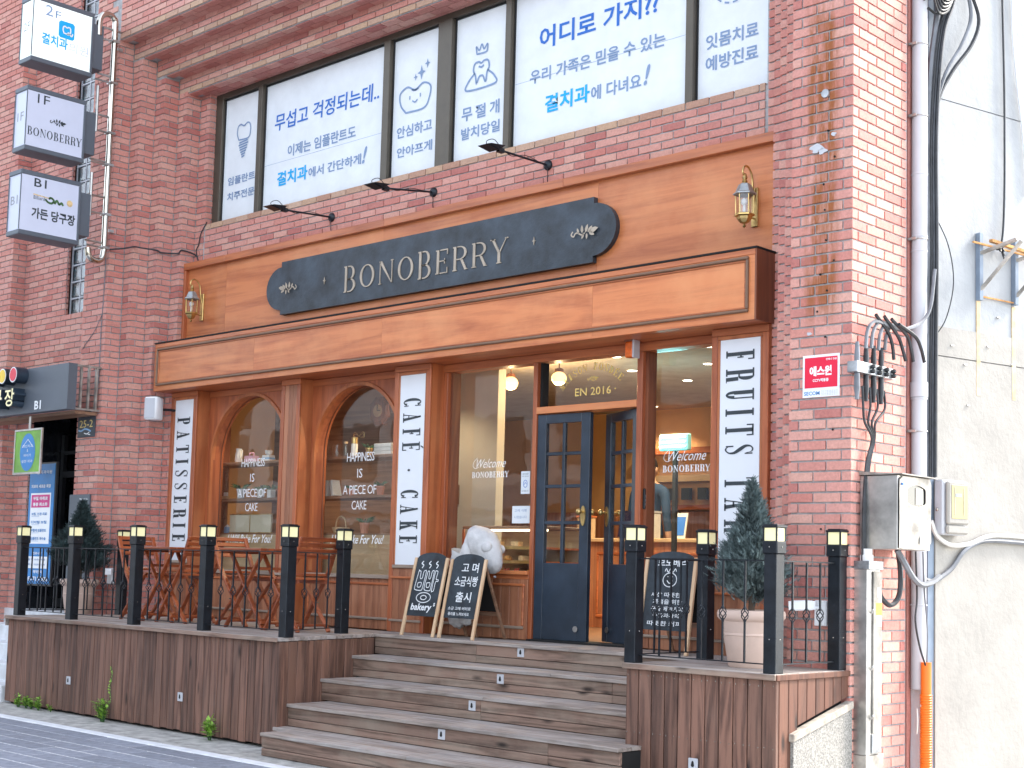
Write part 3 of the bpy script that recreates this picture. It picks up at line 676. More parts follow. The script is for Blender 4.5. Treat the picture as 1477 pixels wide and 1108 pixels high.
def dz2(lines, i, r=.008, cx=0, cz=0, s=1, m='ink_grey'): return strokes([[(cx+a*s, cz+b*s) for a, b in ln] for ln in lines], r, (0, TY, 0), (1, 0, 0), (0, 0, 1), m, fl[i], 'drawing', .0005)
TOOTH = [(-.45, .1), (-.62, .5), (-.55, .88), (-.3, .98), (0, .86), (.3, .98), (.55, .88), (.62, .5), (.45, .1), (-.45, .1)]
dz2([[(a, b) for a, b in TOOTH]], 0, .008, -7.80, 5.90, .19)
for k, wdt in enumerate((.075, .085, .07, .065, .05, .035, .025)): dz2([[(-wdt, 0), (wdt, .012)]], 0, .009, -7.80, 5.885-k*.027, 1)
dz2([[(-.5, 0), (-.8, .35), (-.85, .8), (-.45, 1), (0, .82), (.45, 1), (.85, .8), (.8, .35), (.5, 0), (-.5, 0)]], 2, .009, -5.10, 5.67, .245)
dz2([[(-.3, .45), (-.3, .6)], [(.3, .45), (.3, .6)], [(-.15, .38), (0, .3), (.15, .38)], [(-.2, .82), (0, .77), (.2, .82)]], 2, .007, -5.10, 5.68, .24)
for (sx_, sz_, ss) in ((-5.02, 6.02, .07), (-4.94, 6.09, .045), (-5.10, 5.99, .035)):
    mb_ = MB(); mb_.prism([(0, ss), (ss*.22, ss*.22), (ss*.8, 0), (ss*.22, -ss*.22), (0, -ss), (-ss*.22, -ss*.22), (-ss*.8, 0), (-ss*.22, ss*.22)], (sx_, TY-.001, sz_), (1, 0, 0), (0, 0, 1), (0, 1, 0), .001); mb_.build('drawing', 'ink_grey', fl[2])
dz2([[(-.35, 0), (-.45, .5), (-.6, .8), (-.5, 1.15), (-.2, 1.2), (0, 1.1), (.2, 1.2), (.5, 1.15), (.6, .8), (.45, .5), (.35, 0), (.15, .35), (0, .4), (-.15, .35), (-.35, 0)], [(-.5, .62), (-1, .2), (-1.05, -.25), (1.05, -.25), (1, .2), (.5, .62)], [(-.2, .95), (0, .88), (.2, .95)]], 3, .009, -4.23, 5.745, .165)
dz2([[(-.3, 0), (-.35, .35), (-.15, .15), (0, .4), (.15, .15), (.35, .35), (.3, 0), (-.3, 0)]], 3, .008, -4.23, 6.02, .2)
for k in range(16):
    a0 = k*math.pi/8; dz2([[(math.cos(a0)*.2, math.sin(a0)*.2), (math.cos(a0+.22)*.2, math.sin(a0+.22)*.2)]], 5, .007, -1.52, 5.98, 1)
dz2([TOOTH], 5, .008, -1.52, 5.91, .12)
# ------------------------------------------------------------------ white rendered building on the right
wa = R(14.2); wd_ = Vector((math.sin(wa), math.cos(wa), 0)); wn_ = Vector((wd_.y, -wd_.x, 0)); WP = Vector((.057, 1.0, 0))
wb = thing('white_building', 'white rendered neighbouring wall with cream lower band, joint lines and rust runs', 'building', WP)
def wp(a, z, o=0): v = WP+wd_*a+wn_*o; return Vector((v.x, v.y, z))
def wbox(a0, a1, o0, o1, z0, z1, mb): mb.add([wp(a0, z0, o0), wp(a1, z0, o0), wp(a1, z0, o1), wp(a0, z0, o1), wp(a0, z1, o0), wp(a1, z1, o0), wp(a1, z1, o1), wp(a0, z1, o1)], [(0,3,2,1),(4,5,6,7),(0,1,5,4),(1,2,6,5),(2,3,7,6),(3,0,4,7)])
for nm, mt, z0, z1, o in (('cream_band', 'plaster_cream', 2.945, 3.145, .006), ('cream_band', 'plaster_cream', -.05, 2.937, .006), ('wall', 'plaster_white', 3.145, 4.738, 0), ('wall', 'plaster_white', 4.746, 9, 0)):
    m_ = MB(); wbox(.004, 12, -.3, o, z0, z1, m_); m_.build(nm, mt, wb)
m_ = MB(); wbox(.003, 12, -.3, -.012, -.05, 9, m_); m_.build('joint', 'pvc_grey', wb)
m_ = MB(); wbox(-.06, .0, -.62, -.004, -.05, 9, m_); m_.build('shaded_end_face', 'blue_grey', wb)  # front end face of the building, its shade put into the blue-grey colour
m_ = MB()
for a in (.44, .815): wbox(a-.022, a+.016, .0, .008 if a else 0, 2.7, 3.37, m_)
m_.build('rust_run', 'rust_run', wb)
m_ = MB()
for (a, z) in ((.15, 3.02), (.52, 3.05), (.78, 2.95), (.31, 2.62), (.28, 2.9), (.63, 3.27)): wbox(a, a+.03, .002, .014, z, z+.008, m_)
m_.build('nail', 'steel', wb)
# buildings across the street, behind the camera, seen only as reflections
ob = thing('shop_building', 'grey shop building across the street seen only in the glass', 'building', (-14, -17, 0))
box('wall', 'street_wall', (-70, -2, -17.4, -17, 0, 11), ob)
m_ = MB()
for i in range(-15, 8):
    for k in range(2): m_.box(-25+i*2.9, -23+i*2.9, -17.02, -16.95, 3.9+k*2.6, 5.4+k*2.6)
    m_.box(-25.2+i*2.9, -22.6+i*2.9, -17.02, -16.94, .2, 2.6)
m_.build('window', 'street_dark', ob); box('sign_band', 'charcoal', (-69, -2.5, -17.0, -16.8, 2.9, 3.6), ob)
# ================================================================== SHOPFRONT
sf = thing('wooden_shopfront', 'orange brown wooden cafe shopfront with arched windows, glazed doors and boxed canopy', 'shopfront', (-4.7, .6, ZD))
P0, P1, PG = .50, .66, .775
SX0, SX1 = -8.45, -.945
# header fascia above the canopy, in sheets of plywood
for a, b in ((SX0+.02, -7.72), (-7.718, -5.26), (-5.258, -2.66), (-2.658, SX1-.02)): box('header_board', 'ply_x', (a, b, .635, .70, 3.4, 4.56), sf)
for a, b in ((SX0, -7.70), (-7.698, -5.2), (-5.198, -3.0), (-2.998, SX1)): box('header_trim', 'stain_x', (a, b, .585, .70, 4.532, 4.605), sf, bevel=.004)
box('header_trim', 'stain_z', (SX0, SX0+.035, .59, .70, 3.70, 4.53), sf, bevel=.003)
# boxed canopy
CY0, CZ0, CZ1 = .31, 3.19, 3.695
for a, b in ((-8.475, -6.74), (-6.738, -4.86), (-4.858, -2.42), (-2.418, -.94)): box('canopy_board', 'ply_x', (a, b, CY0, CY0+.02, CZ0+.002, CZ1-.004), sf)
box('canopy_side', 'stain_dark', (-.9395, -.925, CY0-.001, .56, CZ0, CZ1-.003), sf); box('canopy_side', 'stain_z', (-8.49, -8.4755, CY0-.001, .56, CZ0, CZ1-.003), sf)
box('canopy_soffit', 'stain_x', (-8.474, -.941, CY0+.021, .70, CZ0, CZ0+.02), sf); box('canopy_top', 'dark_gap', (-8.50, -.92, CY0-.008, .63, CZ1-.002, CZ1+.012), sf)
mz0, mz1 = CZ0+.055, CZ1-.055; mx0, mx1 = -8.435, -.985
def molding(nm, mat, x0, x1, z0, z1, Y, wd, parent, dp=.012, inner=True):
    m = MB()
    m.box(x0, x1, Y-dp, Y+.001, z1-wd, z1); m.box(x0, x1, Y-dp, Y+.001, z0, z0+wd); m.box(x0, x0+wd, Y-dp, Y+.001, z0+wd, z1-wd); m.box(x1-wd, x1, Y-dp, Y+.001, z0+wd, z1-wd)
    return m.build(nm, mat, parent, bevel=wd*.28)
molding('canopy_molding', 'molding_brown', mx0, mx1, mz0, mz1, CY0, .022, sf, .022); molding('canopy_molding', 'stain_x', mx0+.024, mx1-.024, mz0+.024, mz1-.024, CY0, .014, sf, .010)
box('canopy_lip', 'stain_x', (-8.48, -.935, CY0-.006, CY0+.001, CZ1-.045, CZ1-.006), sf, bevel=.002)
# wall plane P1 pieces
def w1(nm, mat, x0, x1, z0, z1, y0=P1, y1=.80, bevel=.003): return box(nm, mat, (x0, x1, y0, y1, z0, z1), sf, bevel=bevel)
w1('head_beam', 'stain_x', -8.44, -.95, 3.122, CZ0-.002)
# arch bays
def arch_bay(x0, x1, cx, rad, zs, zsill):
    # board with an arched opening: built as a ring of quads
    n = 28; m = MB(); top = 3.12; arc = [(cx+rad*math.cos(math.pi*i/n), zs+rad*math.sin(math.pi*i/n)) for i in range(n+1)]
    for y in (P1, .80): m.add([(a, y, b) for a, b in arc]+[(a, y, top) for a, b in arc], [(i, i+1, n+2+i, n+1+i) for i in range(n)])
    m.add([(a, P1, b) for a, b in arc]+[(a, .80, b) for a, b in arc], [(i, i+1, n+2+i, n+1+i) for i in range(n)])
    m.box(x0, cx-rad, P1, .80, zsill, top); m.box(cx+rad, x1, P1, .80, zsill, top)
    m.build('arch_board', 'stain_z', sf)
    # arched moulding band and its straight legs
    mo = MB(); r1 = rad+.028
    a0 = [(cx+r1*math.cos(math.pi*i/n), P1-.014, zs+r1*math.sin(math.pi*i/n)) for i in range(n+1)]; a1 = [(cx+(rad-.004)*math.cos(math.pi*i/n), P1-.014, zs+(rad-.004)*math.sin(math.pi*i/n)) for i in range(n+1)]
    b0 = [(x, P1+.0, z) for x, _, z in a0]; b1 = [(x, P1+.03, z) for x, _, z in a1]
    mo.add(a0+a1, [(i, i+1, n+2+i, n+1+i) for i in range(n)]); mo.add(a0+b0, [(i, i+1, n+2+i, n+1+i) for i in range(n)]); mo.add(a1+b1, [(i, i+1, n+2+i, n+1+i) for i in range(n)])
    mo.box(cx-r1, cx-rad+.004, P1-.014, P1+.01, zsill+.02, zs); mo.box(cx+rad-.004, cx+r1, P1-.014, P1+.01, zsill+.02, zs); mo.build('arch_molding', 'ply_z', sf)
    g_ = MB(); gp = [(cx+(rad+.004)*math.cos(math.pi*i/n), zs+(rad+.004)*math.sin(math.pi*i/n)) for i in range(n+1)]
    gp = [(cx+rad, zsill-.0)]+gp[0:]+[(cx-rad, zsill-.0)]
    g_.prism(gp, (0, PG, 0), (1, 0, 0), (0, 0, 1), (0, 1, 0), .006)
    pane = g_.build('pane', 'glass', sf)
    st = MB()          # thin dark glazing stop
    q = [(cx+(rad-.006)*math.cos(math.pi*i/n), PG-.008, zs+(rad-.006)*math.sin(math.pi*i/n)) for i in range(n+1)]
    st.tube([(cx+rad-.006, PG-.008, zsill)]+q+[(cx-rad+.006, PG-.008, zsill)], .006, 5); st.build('glazing_stop', 'stain_dark', sf)
    w1('sill', 'sill_grey', x0, x1, zsill-.035, zsill, P1-.03, .82)
    return pane
SILL = 1.335
A1 = arch_bay(-7.955, -6.53, -7.235, .635, 2.47, SILL); A2 = arch_bay(-6.235, -4.88, -5.56, .61, 2.485, SILL)
# base panels of vertical boards framed by moulding
def base_panel(x0, x1, z0, z1, nb, Y=P1, grey=True):
    dx = (x1-x0)/nb
    for i in range(nb): box('board', 'redwood_z', (x0+i*dx+.0015, x0+(i+1)*dx-.0015, Y, Y+.03, z0-.0, z1), sf, bevel=.003)
    fr_ = MB(); m = .035; fr_.box(x0+m, x1-m, Y-.014, Y+.001, z1-m-.022, z1-m); fr_.box(x0+m, x0+m+.022, Y-.014, Y+.001, z0+.11, z1-m-.022); fr_.box(x1-m-.022, x1-m, Y-.014, Y+.001, z0+.11, z1-m-.022)
    fr_.build('panel_molding', 'stain_x', sf, bevel=.005); box('panel_molding', 'sill_grey', (x0+m, x1-m, Y-.018, Y+.001, z0+.085, z0+.108), sf, bevel=.005)
wood('redwood_z', (.22, .075, .035), (.40, .165, .085), 'z', 9, .45, .2, .14, ((.45, .24, .14), .3))
for (x0, x1, n_) in ((-7.955, -6.53, 14), (-6.235, -4.88, 14), (-4.36, -3.345, 10), (-2.19, -1.50, 7)):
    z1 = 1.30 if x0 < -5 else 1.335
    base_panel(x0, x1, ZD, z1, n_)
w1('apron', 'stain_x', -4.41, -3.341, 1.336, 1.372); w1('sill', 'ply_x', -4.41, -3.341, 1.373, 1.405, P1-.025, .82)
w1('apron', 'stain_x', -2.195, -1.50, 1.336, 1.36); w1('sill', 'ply_x', -2.195, -1.50, 1.361, 1.40, P1-.02, .82)
# pilasters that carry the lettered panels
def pilaster(x0, x1, zb, framed=True):
    box('pilaster_side', 'ply_z', (x1-.02, x1, P0+.022, P1+.10, ZD, 3.188), sf); box('pilaster_side', 'ply_z', (x0, x0+.02, P0+.022, P1+.10, ZD, 3.188), sf)
    box('pilaster_back', 'stain_z', (x0+.021, x1-.021, P0+.025, P0+.05, ZD, 3.187), sf)
    box('pilaster_rail', 'stain_x', (x0, x1, P0-.001, P0+.021, 3.135, 3.188), sf, bevel=.003)
    for a, b in ((x0, x0+.05), (x1-.05, x1)): box('pilaster_stile', 'stain_z', (a, b, P0, P0+.021, ZD, 3.134), sf, bevel=.004)
    if framed:
        m = MB(); m.box(x0+.05, x1-.05, P0+.005, P0+.022, 3.105, 3.134); m.box(x0+.05, x0+.072, P0+.005, P0+.022, zb+.031, 3.104); m.box(x1-.072, x1-.05, P0+.005, P0+.022, zb+.031, 3.104); m.build('panel_frame', 'ply_z', sf, bevel=.004)
        box('panel_frame', 'sill_grey', (x0+.05, x1-.05, P0-.01, P0+.022, zb, zb+.03), sf, bevel=.005)
        nb = 4; dx = (x1-x0-.10)/nb
        for i in range(nb): box('board', 'redwood_z', (x0+.05+i*dx+.0015, x0+.05+(i+1)*dx-.0015, P0+.006, P0+.024, ZD, zb-.002), sf, bevel=.002)
        box('panel_molding', 'stain_x', (x0+.03, x1-.03, P0-.012, P0+.001, zb-.09, zb-.07), sf, bevel=.004); box('panel_molding', 'sill_grey', (x0+.03, x1-.03, P0-.012, P0+.001, ZD+.09, ZD+.11), sf, bevel=.004)
    else:
        nb = 3; dx = (x1-x0-.10)/nb
        for i in range(nb): box('board', 'redwood_z', (x0+.05+i*dx+.0015, x0+.05+(i+1)*dx-.0015, P0+.008, P0+.024, ZD, 3.134), sf, bevel=.003)
        box('panel_molding', 'sill_grey', (x0-.004, x1+.004, P0-.014, P0-.001, 1.30, 1.325), sf, bevel=.004)
pilaster(-8.43, -7.957, 1.39); pilaster(-6.528, -6.237, 1.39, False); pilaster(-4.878, -4.411, 1.40); pilaster(-1.434, -.945, 1.36)
# plain window bays
w1('mullion', 'stain_z', -4.41, -4.362, ZD, 3.12); w1('mullion', 'stain_z', -3.341, -3.297, ZD, 3.12); w1('mullion', 'stain_z', -2.249, -2.195, ZD, 3.12); w1('mullion', 'stain_z', -1.50, -1.436, ZD, 3.12)
for (x0, x1) in ((-4.36, -4.335), (-2.194, -2.165)): box('glazing_bead', 'stain_dark', (x0, x1, .70, .80, 1.405, 3.12), sf)
W3 = box('pane', 'glass', (-4.335, -3.342, PG, PG+.006, 1.405, 3.12), sf); W4 = box('pane', 'glass', (-2.165, -1.501, PG, PG+.006, 1.40, 3.12), sf)
w1('transom', 'ply_x', -3.297, -2.249, 2.692, 2.748, P1-.004)
WT = box('pane', 'glass', (-3.296, -2.25, PG, PG+.006, 2.749, 3.12), sf); box('glazing_bead', 'dark_gap', (-3.296, -3.27, .70, PG-.001, 2.749, 3.12), sf)
box('threshold', 'dark_gap', (-3.297, -2.249, .60, .86, ZD-.02, ZD+.012), sf)
# glazed double doors, navy, the right leaf swung inwards
def door_leaf(name, hinge, ang, wdt, flip, label):
    t = thing('door_tmp', label, 'door'); d = link(name, None, sf) if False else None
    H0, H1 = ZD+.014, 2.685; m = MB(); th = .045; st = .09; zr = [1.47, 1.80, 2.10, 2.385, 2.63]
    sg = -1 if flip else 1
    def bx(m, x0, x1, y0, y1, z0, z1): m.box(sg*x0, sg*x1, y0, y1, z0, z1)
    bx(m, 0, st, 0, th, H0, H1); bx(m, wdt-st, wdt, 0, th, H0, H1); bx(m, st, wdt-st, 0, th, H1-.075, H1); bx(m, st, wdt-st, .004, th-.004, H0, 1.475)
    bx(m, wdt/2-.014, wdt/2+.014, .006, th-.006, 1.476, H1-.076)
    for z in (1.80, 2.095, 2.36): bx(m, st, wdt/2-.0145, .006, th-.006, z-.014, z+.014); bx(m, wdt/2+.0145, wdt-st, .006, th-.006, z-.014, z+.014)
    hx, hy = hinge; c, s_ = math.cos(ang), math.sin(ang)
    def fin(m, nm, mat, par, **k):
        m.v = [(hx+x*c-y*s_, hy+x*s_+y*c, z) for x, y, z in m.v]; return m.build(nm, mat, par, **k)
    bpy.data.objects.remove(t)
    door = fin(m, name, 'navy', sf, bevel=.003); door['label'] = label
    zs = [1.477, 1.785, 1.815, 2.08, 2.11, 2.345, 2.375, 2.60]
    for k in range(4):
        for (x0, x1) in ((st, wdt/2-.015), (wdt/2+.015, wdt-st)):
            p = MB(); bx(p, x0, x1, th/2-.003, th/2+.003, (1.476, 1.815, 2.11, 2.375)[k], (1.785, 2.08, 2.345, 2.609)[k]); fin(p, 'pane', 'glass', door)
    for side in (-1, 1):
        y0 = -.008 if side < 0 else th+.008; hp = MB(); xx = wdt-.05
        pts = [(math.cos(a)*.024, math.sin(a)*.075*(1.15 if math.sin(a) < 0 else 1)) for a in [i*math.pi/8 for i in range(16)]]
        hp.prism(pts, (sg*xx, y0 if side < 0 else th, 1.86), (1, 0, 0), (0, 0, 1), (0, 1, 0), .008)
        hp.tube([(sg*xx, y0, 1.885), (sg*xx, y0+side*.035, 1.885)], .009, 8); hp.ball((sg*xx, y0+side*.052, 1.885), .026, 12, 8, sc=(1, .8, 1))
        fin(hp, 'door_knob', 'brass', door, smooth=True)
    lk = MB(); lk.lathe([(.024, -.012), (.022, -.002), (.012, .001)], (sg*(wdt-.1), 0, 0), 14, axis='y'); lk.v = [(x, y, z+ZD+.11) for x, y, z in lk.v]; fin(lk, 'floor_lock', 'steel', door, smooth=True)
    return door
DL = door_leaf('door', (-3.292, .675), R(2.5), .545, False, 'navy glazed left door leaf, nearly shut')
DR = door_leaf('door', (-2.252, .69), R(-23), .545, True, 'navy glazed right door leaf swung inwards')
# lettering on the glass
def gl_(s, x0, z0, x1, z1, pane, m='ink_white', **k): return tfront(s, x0, z0, x1, z1, PG-.002, m, pane, **k)
for (dx, pane, on) in ((-1.68, A1, 0), (0, A2, 1)):
    X = lambda v: v+dx
    gl_('HAPPINESS', X(-5.828), 2.39, X(-5.435), 2.475, pane, spacing=.9); gl_('IS', X(-5.672), 2.235, X(-5.598), 2.32, pane); gl_('A PIECE OF', X(-5.874), 2.08, X(-5.393), 2.165, pane, spacing=.9); gl_('CAKE', X(-5.737), 1.935, X(-5.526), 2.02, pane, spacing=.9)
    gl_('I Will Bake For You!', X(-6.029), 1.615, X(-5.263), 1.70, pane, shear=.45, offset=.01)
def welcome(x0, x1, z, pane):
    gl_('Welcome', x0+.02, z+.005, x1, z+.082, pane, shear=.5, offset=-.004)
    strokes([[(x0+.048, z+.015), (x0+.01, z+.002), (x0-.02, z+.022), (x0-.012, z+.06), (x0+.03, z+.094)]], .0022, (0, PG-.002, 0), (1, 0, 0), (0, 0, 1), 'ink_white', pane, 'lettering', .0)
    serif('BONOBERRY', x0-.03, z-.08, x1+.035, z-.027, (0, PG-.0015, 0), (1, 0, 0), (0, 0, 1), 'ink_white', pane, T=.17, t=.06, gap=.13)
welcome(-4.11, -3.74, 2.272, W3); welcome(-2.04, -1.665, 2.264, W4)
# arc words over the door
word = 'MAISON FONDÉE'; c0 = (-2.79, 2.62); Rr = .46
for i, ch in enumerate(word):
    if ch == ' ': continue
    a = R(138-(i)*88/(len(word)-1)); u = Vector((math.sin(a), 0, -math.cos(a))); v = Vector((math.cos(a), 0, math.sin(a)))
    u = Vector((v.z, 0, -v.x)); O = Vector((c0[0], PG-.0015, c0[1]))+v*Rr*.9
    serif(ch, -.02, 0, .02, .06, O, u, v, 'gold_print', WT, T=.17, t=.07)
gl_('EN 2016', -2.98, 2.83, -2.60, 2.895, WT, 'gold_print', offset=.01); flourish((-2.79, PG-.001, 2.965), (1, 0, 0), (0, 0, 1), .035, 'gold_print', WT, .0005)
gl_('·', -2.565, 2.86, -2.55, 2.875, WT, 'gold_print')
# notices
nA = box('paper_notice', 'paper', (-3.555, -3.455, PG-.0035, PG-.0015, 2.045, 2.235), None); nA['label'] = 'tall pale notice with round mark on the window left of the doors'; nA['category'] = 'notice'
def note_text(o, rows, x0, x1, Y, m='ink_dark'):
    for (s, z, h) in rows: tfront(s, x0, z, x1, z+h, Y, m, o)
note_text(nA, [('안내문', 2.205, .014), ('매장 이용 안내', 2.187, .010), ('감사합니다', 2.065, .010)], -3.54, -3.47, PG-.0045)
strokes([[(math.cos(a)*.022-3.505, math.sin(a)*.03+2.13) for a in [i*math.pi/6 for i in range(13)]], [(-3.52, 2.12), (-3.505, 2.14), (-3.49, 2.125)]], .0022, (0, PG-.004, 0), (1, 0, 0), (0, 0, 1), 'ink_blue', nA, 'lettering', .0005)
nB = box('paper_notice', 'paper', (-3.648, -3.448, PG-.0035, PG-.0015, 1.80, 1.945), None); nB['label'] = 'wide pale handwritten notice low on the window left of the doors'; nB['category'] = 'notice'
note_text(nB, [('고메 식빵', 1.895, .024), ('나왔습니다', 1.84, .024)], -3.62, -3.48, PG-.0045, 'ink_grey')
# ------------------------------------------------------------------ vertical lettered panels
def vpanel(word, x0, x1, z0, z1, zt, zb, label, T=.20, clip=None):
    t = thing('lettered_panel', label, 'sign', ((x0+x1)/2, P0+.02, z0), group='tall white lettered panels')
    box('board', 'panel_white', (x0, x1, P0+.008, P0+.024, z0, z1), t, bevel=.001)
    serif(word, -zt, (x0+(x1-x0)*.15), -zb, (x0+(x1-x0)*.86), (0, P0+.0065, 0), (0, 0, -1), (1, 0, 0), 'ink_dark', t, T=T, t=.055, gap=.46)
    return t
# U=(0,0,-1), V=(1,0,0): letters read downwards
vpanel('PATISSERIE', -8.356, -8.031, 1.421, 3.104, 2.92, 1.62, 'narrow white panel lettered PATISSERIE beside the left arched window')
vpanel('CAFÉ · CAKE', -4.806, -4.484, 1.431, 3.104, 2.895, 1.62, 'narrow white panel lettered CAFÉ · CAKE between arched and plain windows')
vpanel('FRUITS TART', -1.36, -1.019, 1.39, 3.104, 3.02, 1.58, 'narrow white panel lettered FRUITS TART behind the potted conifer')
# ------------------------------------------------------------------ hanging name board
nb_ = thing('name_board', 'long navy shop name board with rounded ends and raised BONOBERRY lettering', 'sign', (-4.69, .60, 3.86))
zc = 4.131; pts = []
xr, xl = -2.662, -6.715
def end(x, sgn): return [(x+sgn*.235*math.cos(a), zc+.215*math.sin(a)) for a in [(-math.pi/2+math.pi*i/14) for i in range(15)]]
pts = [(xl, 3.866), (xr, 3.866), (xr, zc-.215)]+end(xr, 1)+[(xr, zc+.215), (xr, 4.396), (xl, 4.396), (xl, zc+.215)]+[(p[0], p[1]) for p in reversed(end(xl, -1))]+[(xl, zc-.215)]
dd = []
for p in pts:
    if not dd or math.hypot(p[0]-dd[-1][0], p[1]-dd[-1][1]) > 1e-4: dd.append(p)
pb = MB(); pb.prism(dd, (0, .585, 0), (1, 0, 0), (0, 0, 1), (0, 1, 0), .048); pb.build('board', 'sign_navy', nb_)
serif('BONOBERRY', -5.735, 3.99, -3.61, 4.205, (0, .585, 0), (1, 0, 0), (0, 0, 1), 'champagne', nb_, T=.105, t=.045, gap=.24, depth=.008, sizes={'B': 1.17})
for x in (-6.03, -3.30):
    m = MB(); s_ = .036; m.prism([(0, s_), (s_*.16, s_*.16), (s_*.6, 0), (s_*.16, -s_*.16), (0, -s_), (-s_*.16, -s_*.16), (-s_*.6, 0), (-s_*.16, s_*.16)], (x, .585, 4.127), (1, 0, 0), (0, 0, 1), (0, -1, 0), .008); m.build('star', 'champagne', nb_)
flourish((-2.735, .575, 4.12), (1, 0, 0), (0, 0, 1), .085, 'champagne', nb_, .008); flourish((-6.59, .575, 4.12), (-1, 0, 0), (0, 0, 1), .085, 'champagne', nb_, -.008)
# ------------------------------------------------------------------ carriage lanterns
def lantern(x, z, label):
    t = thing('wall_lantern', label, 'lantern', (x, .635, z), group='brass carriage lanterns')
    W[t.name] = Vector((0, 0, 0))    # built round its own origin
    m = MB(); m.box(-.028, .028, -.018, 0, -.17, .12); m.build('back_plate', 'brass', t, bevel=.004)
    m = MB(); c = (0, -.14, 0)
    m.tube(spline([(0, -.015, .02), (0, -.035, .10), (0, -.05, .20), (0, -.10, .255), (0, -.15, .245), (0, -.165, .20), (0, -.135, .185)], 6), .0075, 8); m.build('scroll_arm', 'brass', t, smooth=True)
    m = MB(); m.lathe([(.004, .20), (.012, .19), (.02, .165), (.012, .15), (.022, .142), (.014, .13), (.03, .122)], c, 12); m.lathe([(.006, -.20), (.014, -.19), (.006, -.172), (.02, -.165)], c, 12); m.tube([(0, -.02, -.11), (0, -.085, -.11)], .006, 6); m.build('finial', 'brass', t, smooth=True)
    m = MB(); m.lathe([(.03, .125), (.045, .115), (.068, .062), (.085, .05), (.086, .042), (.07, .036)], c, 6); m.build('lamp_roof', 'pewter', t)
    m = MB(); m.lathe([(.066, -.098), (.075, -.104), (.074, -.114), (.058, -.122), (.05, -.14), (.03, -.165)], c, 6); m.build('lamp_base', 'brass', t)
    m = MB()
    for k in range(6):
        a = 2*math.pi*(k+.5)/6; m.tube([(.066*math.cos(a), -.14+.066*math.sin(a), .04), (.062*math.cos(a), -.14+.062*math.sin(a), -.1)], .004, 5)
    m.build('lamp_cage', 'brass', t)
    m = MB(); m.lathe([(.062, .036), (.058, -.098)], c, 6); m.build('lamp_glass', 'lamp_glass', t)
    m = MB(); m.ball((0, -.14, -.01), .026, 10, 8, sc=(1, 1, 1.15)); m.tube([(0, -.14, -.1), (0, -.14, -.035)], .012, 8); m.build('bulb', 'ceramic', t, smooth=True)
lantern(-1.16, 4.105, 'brass carriage lantern on the fascia right of the name board')
lantern(-8.13, 4.125, 'brass carriage lantern on the fascia left of the name board')
# ------------------------------------------------------------------ sign spotlights on long arms
def spot(x, z, zt, label):
    t = thing('sign_spotlight', label, 'spotlight', (x, .72, z), group='black arm spotlights over the name board'); W[t.name] = Vector((0, 0, 0)); dz = zt-z
    m = MB(); m.lathe([(.045, -.012), (.04, -.03), (.02, -.045)], (0, 0, 0), 16, axis='y'); m.build('wall_rose', 'black_metal', t, smooth=True)
    m = MB(); m.tube([(0, -.03, 0), (.01, -.60, dz)], .0095, 8); m.box(-.018, .018, -.62, -.56, dz-.016, dz+.02); m.build('arm', 'black_metal', t, smooth=True)
    m = MB(); m.add([(-.055, -.66, dz-.02), (.055, -.66, dz-.02), (.07, -.60, dz+.03), (-.07, -.60, dz+.03), (-.055, -.80, dz-.0), (.055, -.80, dz-.0), (.07, -.76, dz+.012), (-.07, -.76, dz+.012)], [(0,3,2,1),(4,5,6,7),(0,1,5,4),(1,2,6,5),(2,3,7,6),(3,0,4,7)]); m.tube([(-.075, -.66, dz), (0, -.62, dz), (.075, -.66, dz)], .005, 6)
    m.build('lamp_head', 'black_metal', t, bevel=.004)
    m = MB(); m.tube(spline([(0, -.04, -.01), (.012, -.3, dz*.5+.02), (-.01, -.45, dz*.7-.012), (.01, -.6, dz+.03), (.0, -.67, dz+.075), (-.02, -.73, dz+.05), (-.02, -.72, dz+.01)], 5), .0035, 5); m.tube(spline([(0, -.035, -.015), (.02, -.04, -.07), (.0, -.02, -.13), (.02, -.012, -.18)], 5), .004, 5); m.build('wire', 'cable_black', t, smooth=True)
spot(-3.276, 4.79, 4.78, 'black arm spotlight above the end of the name lettering, rightmost of three')
spot(-4.668, 4.79, 4.70, 'black arm spotlight under the wide window mullion, middle of three')
spot(-6.108, 4.78, 4.735, 'black arm spotlight above the left end of the name board')
# speaker, alarm, keypad
t = thing('wall_speaker', 'white plastic loudspeaker on a bracket beside the left end of the canopy', 'speaker', (-8.42, .30, 3.0)); W[t.name] = Vector((0, 0, 0))
m = MB(); pr = [(-.085, -.07), (-.07, -.095), (.07, -.095), (.085, -.07), (.06, .06), (-.06, .06)]
m.prism(pr, (0, 0, -.12), (.94, .34, 0), (-.34, .94, 0), (0, 0, 1), .24); m.build('cabinet', 'white_paint', t, bevel=.014, smooth=True)
m = MB(); m.prism([(-.065, -.0965), (.065, -.0965), (.065, -.099), (-.065, -.099)], (0, 0, -.105), (.94, .34, 0), (-.34, .94, 0), (0, 0, 1), .21); m.build('grille', 'pvc_grey', t, bevel=.003)
m = MB(); m.tube([(0, .05, 0), (.05, .17, .0), (.05, .24, 0)], .014, 8); m.box(.02, .08, .236, .25, -.06, .06); m.build('bracket', 'black_metal', t)
t = thing('alarm_lamp', 'small amber alarm lamp on the canopy underside over the doors', 'alarm lamp', (-2.21, .55, 3.19)); W[t.name] = Vector((0, 0, 0))
box('lens', 'alarm_orange', (-.042, .03, -.045, .03, -.135, -.012), t, bevel=.008); box('housing', 'pvc_grey', (.0305, .045, -.045, .035, -.14, -.0), t, bevel=.004); box('cap', 'redwood', (-.045, .030, -.046, .034, -.011, 0), t)
t = thing('door_keypad', 'black digital entry keypad on the post right of the doors', 'keypad', (-2.195, .72, 1.90)); W[t.name] = Vector((0, 0, 0))
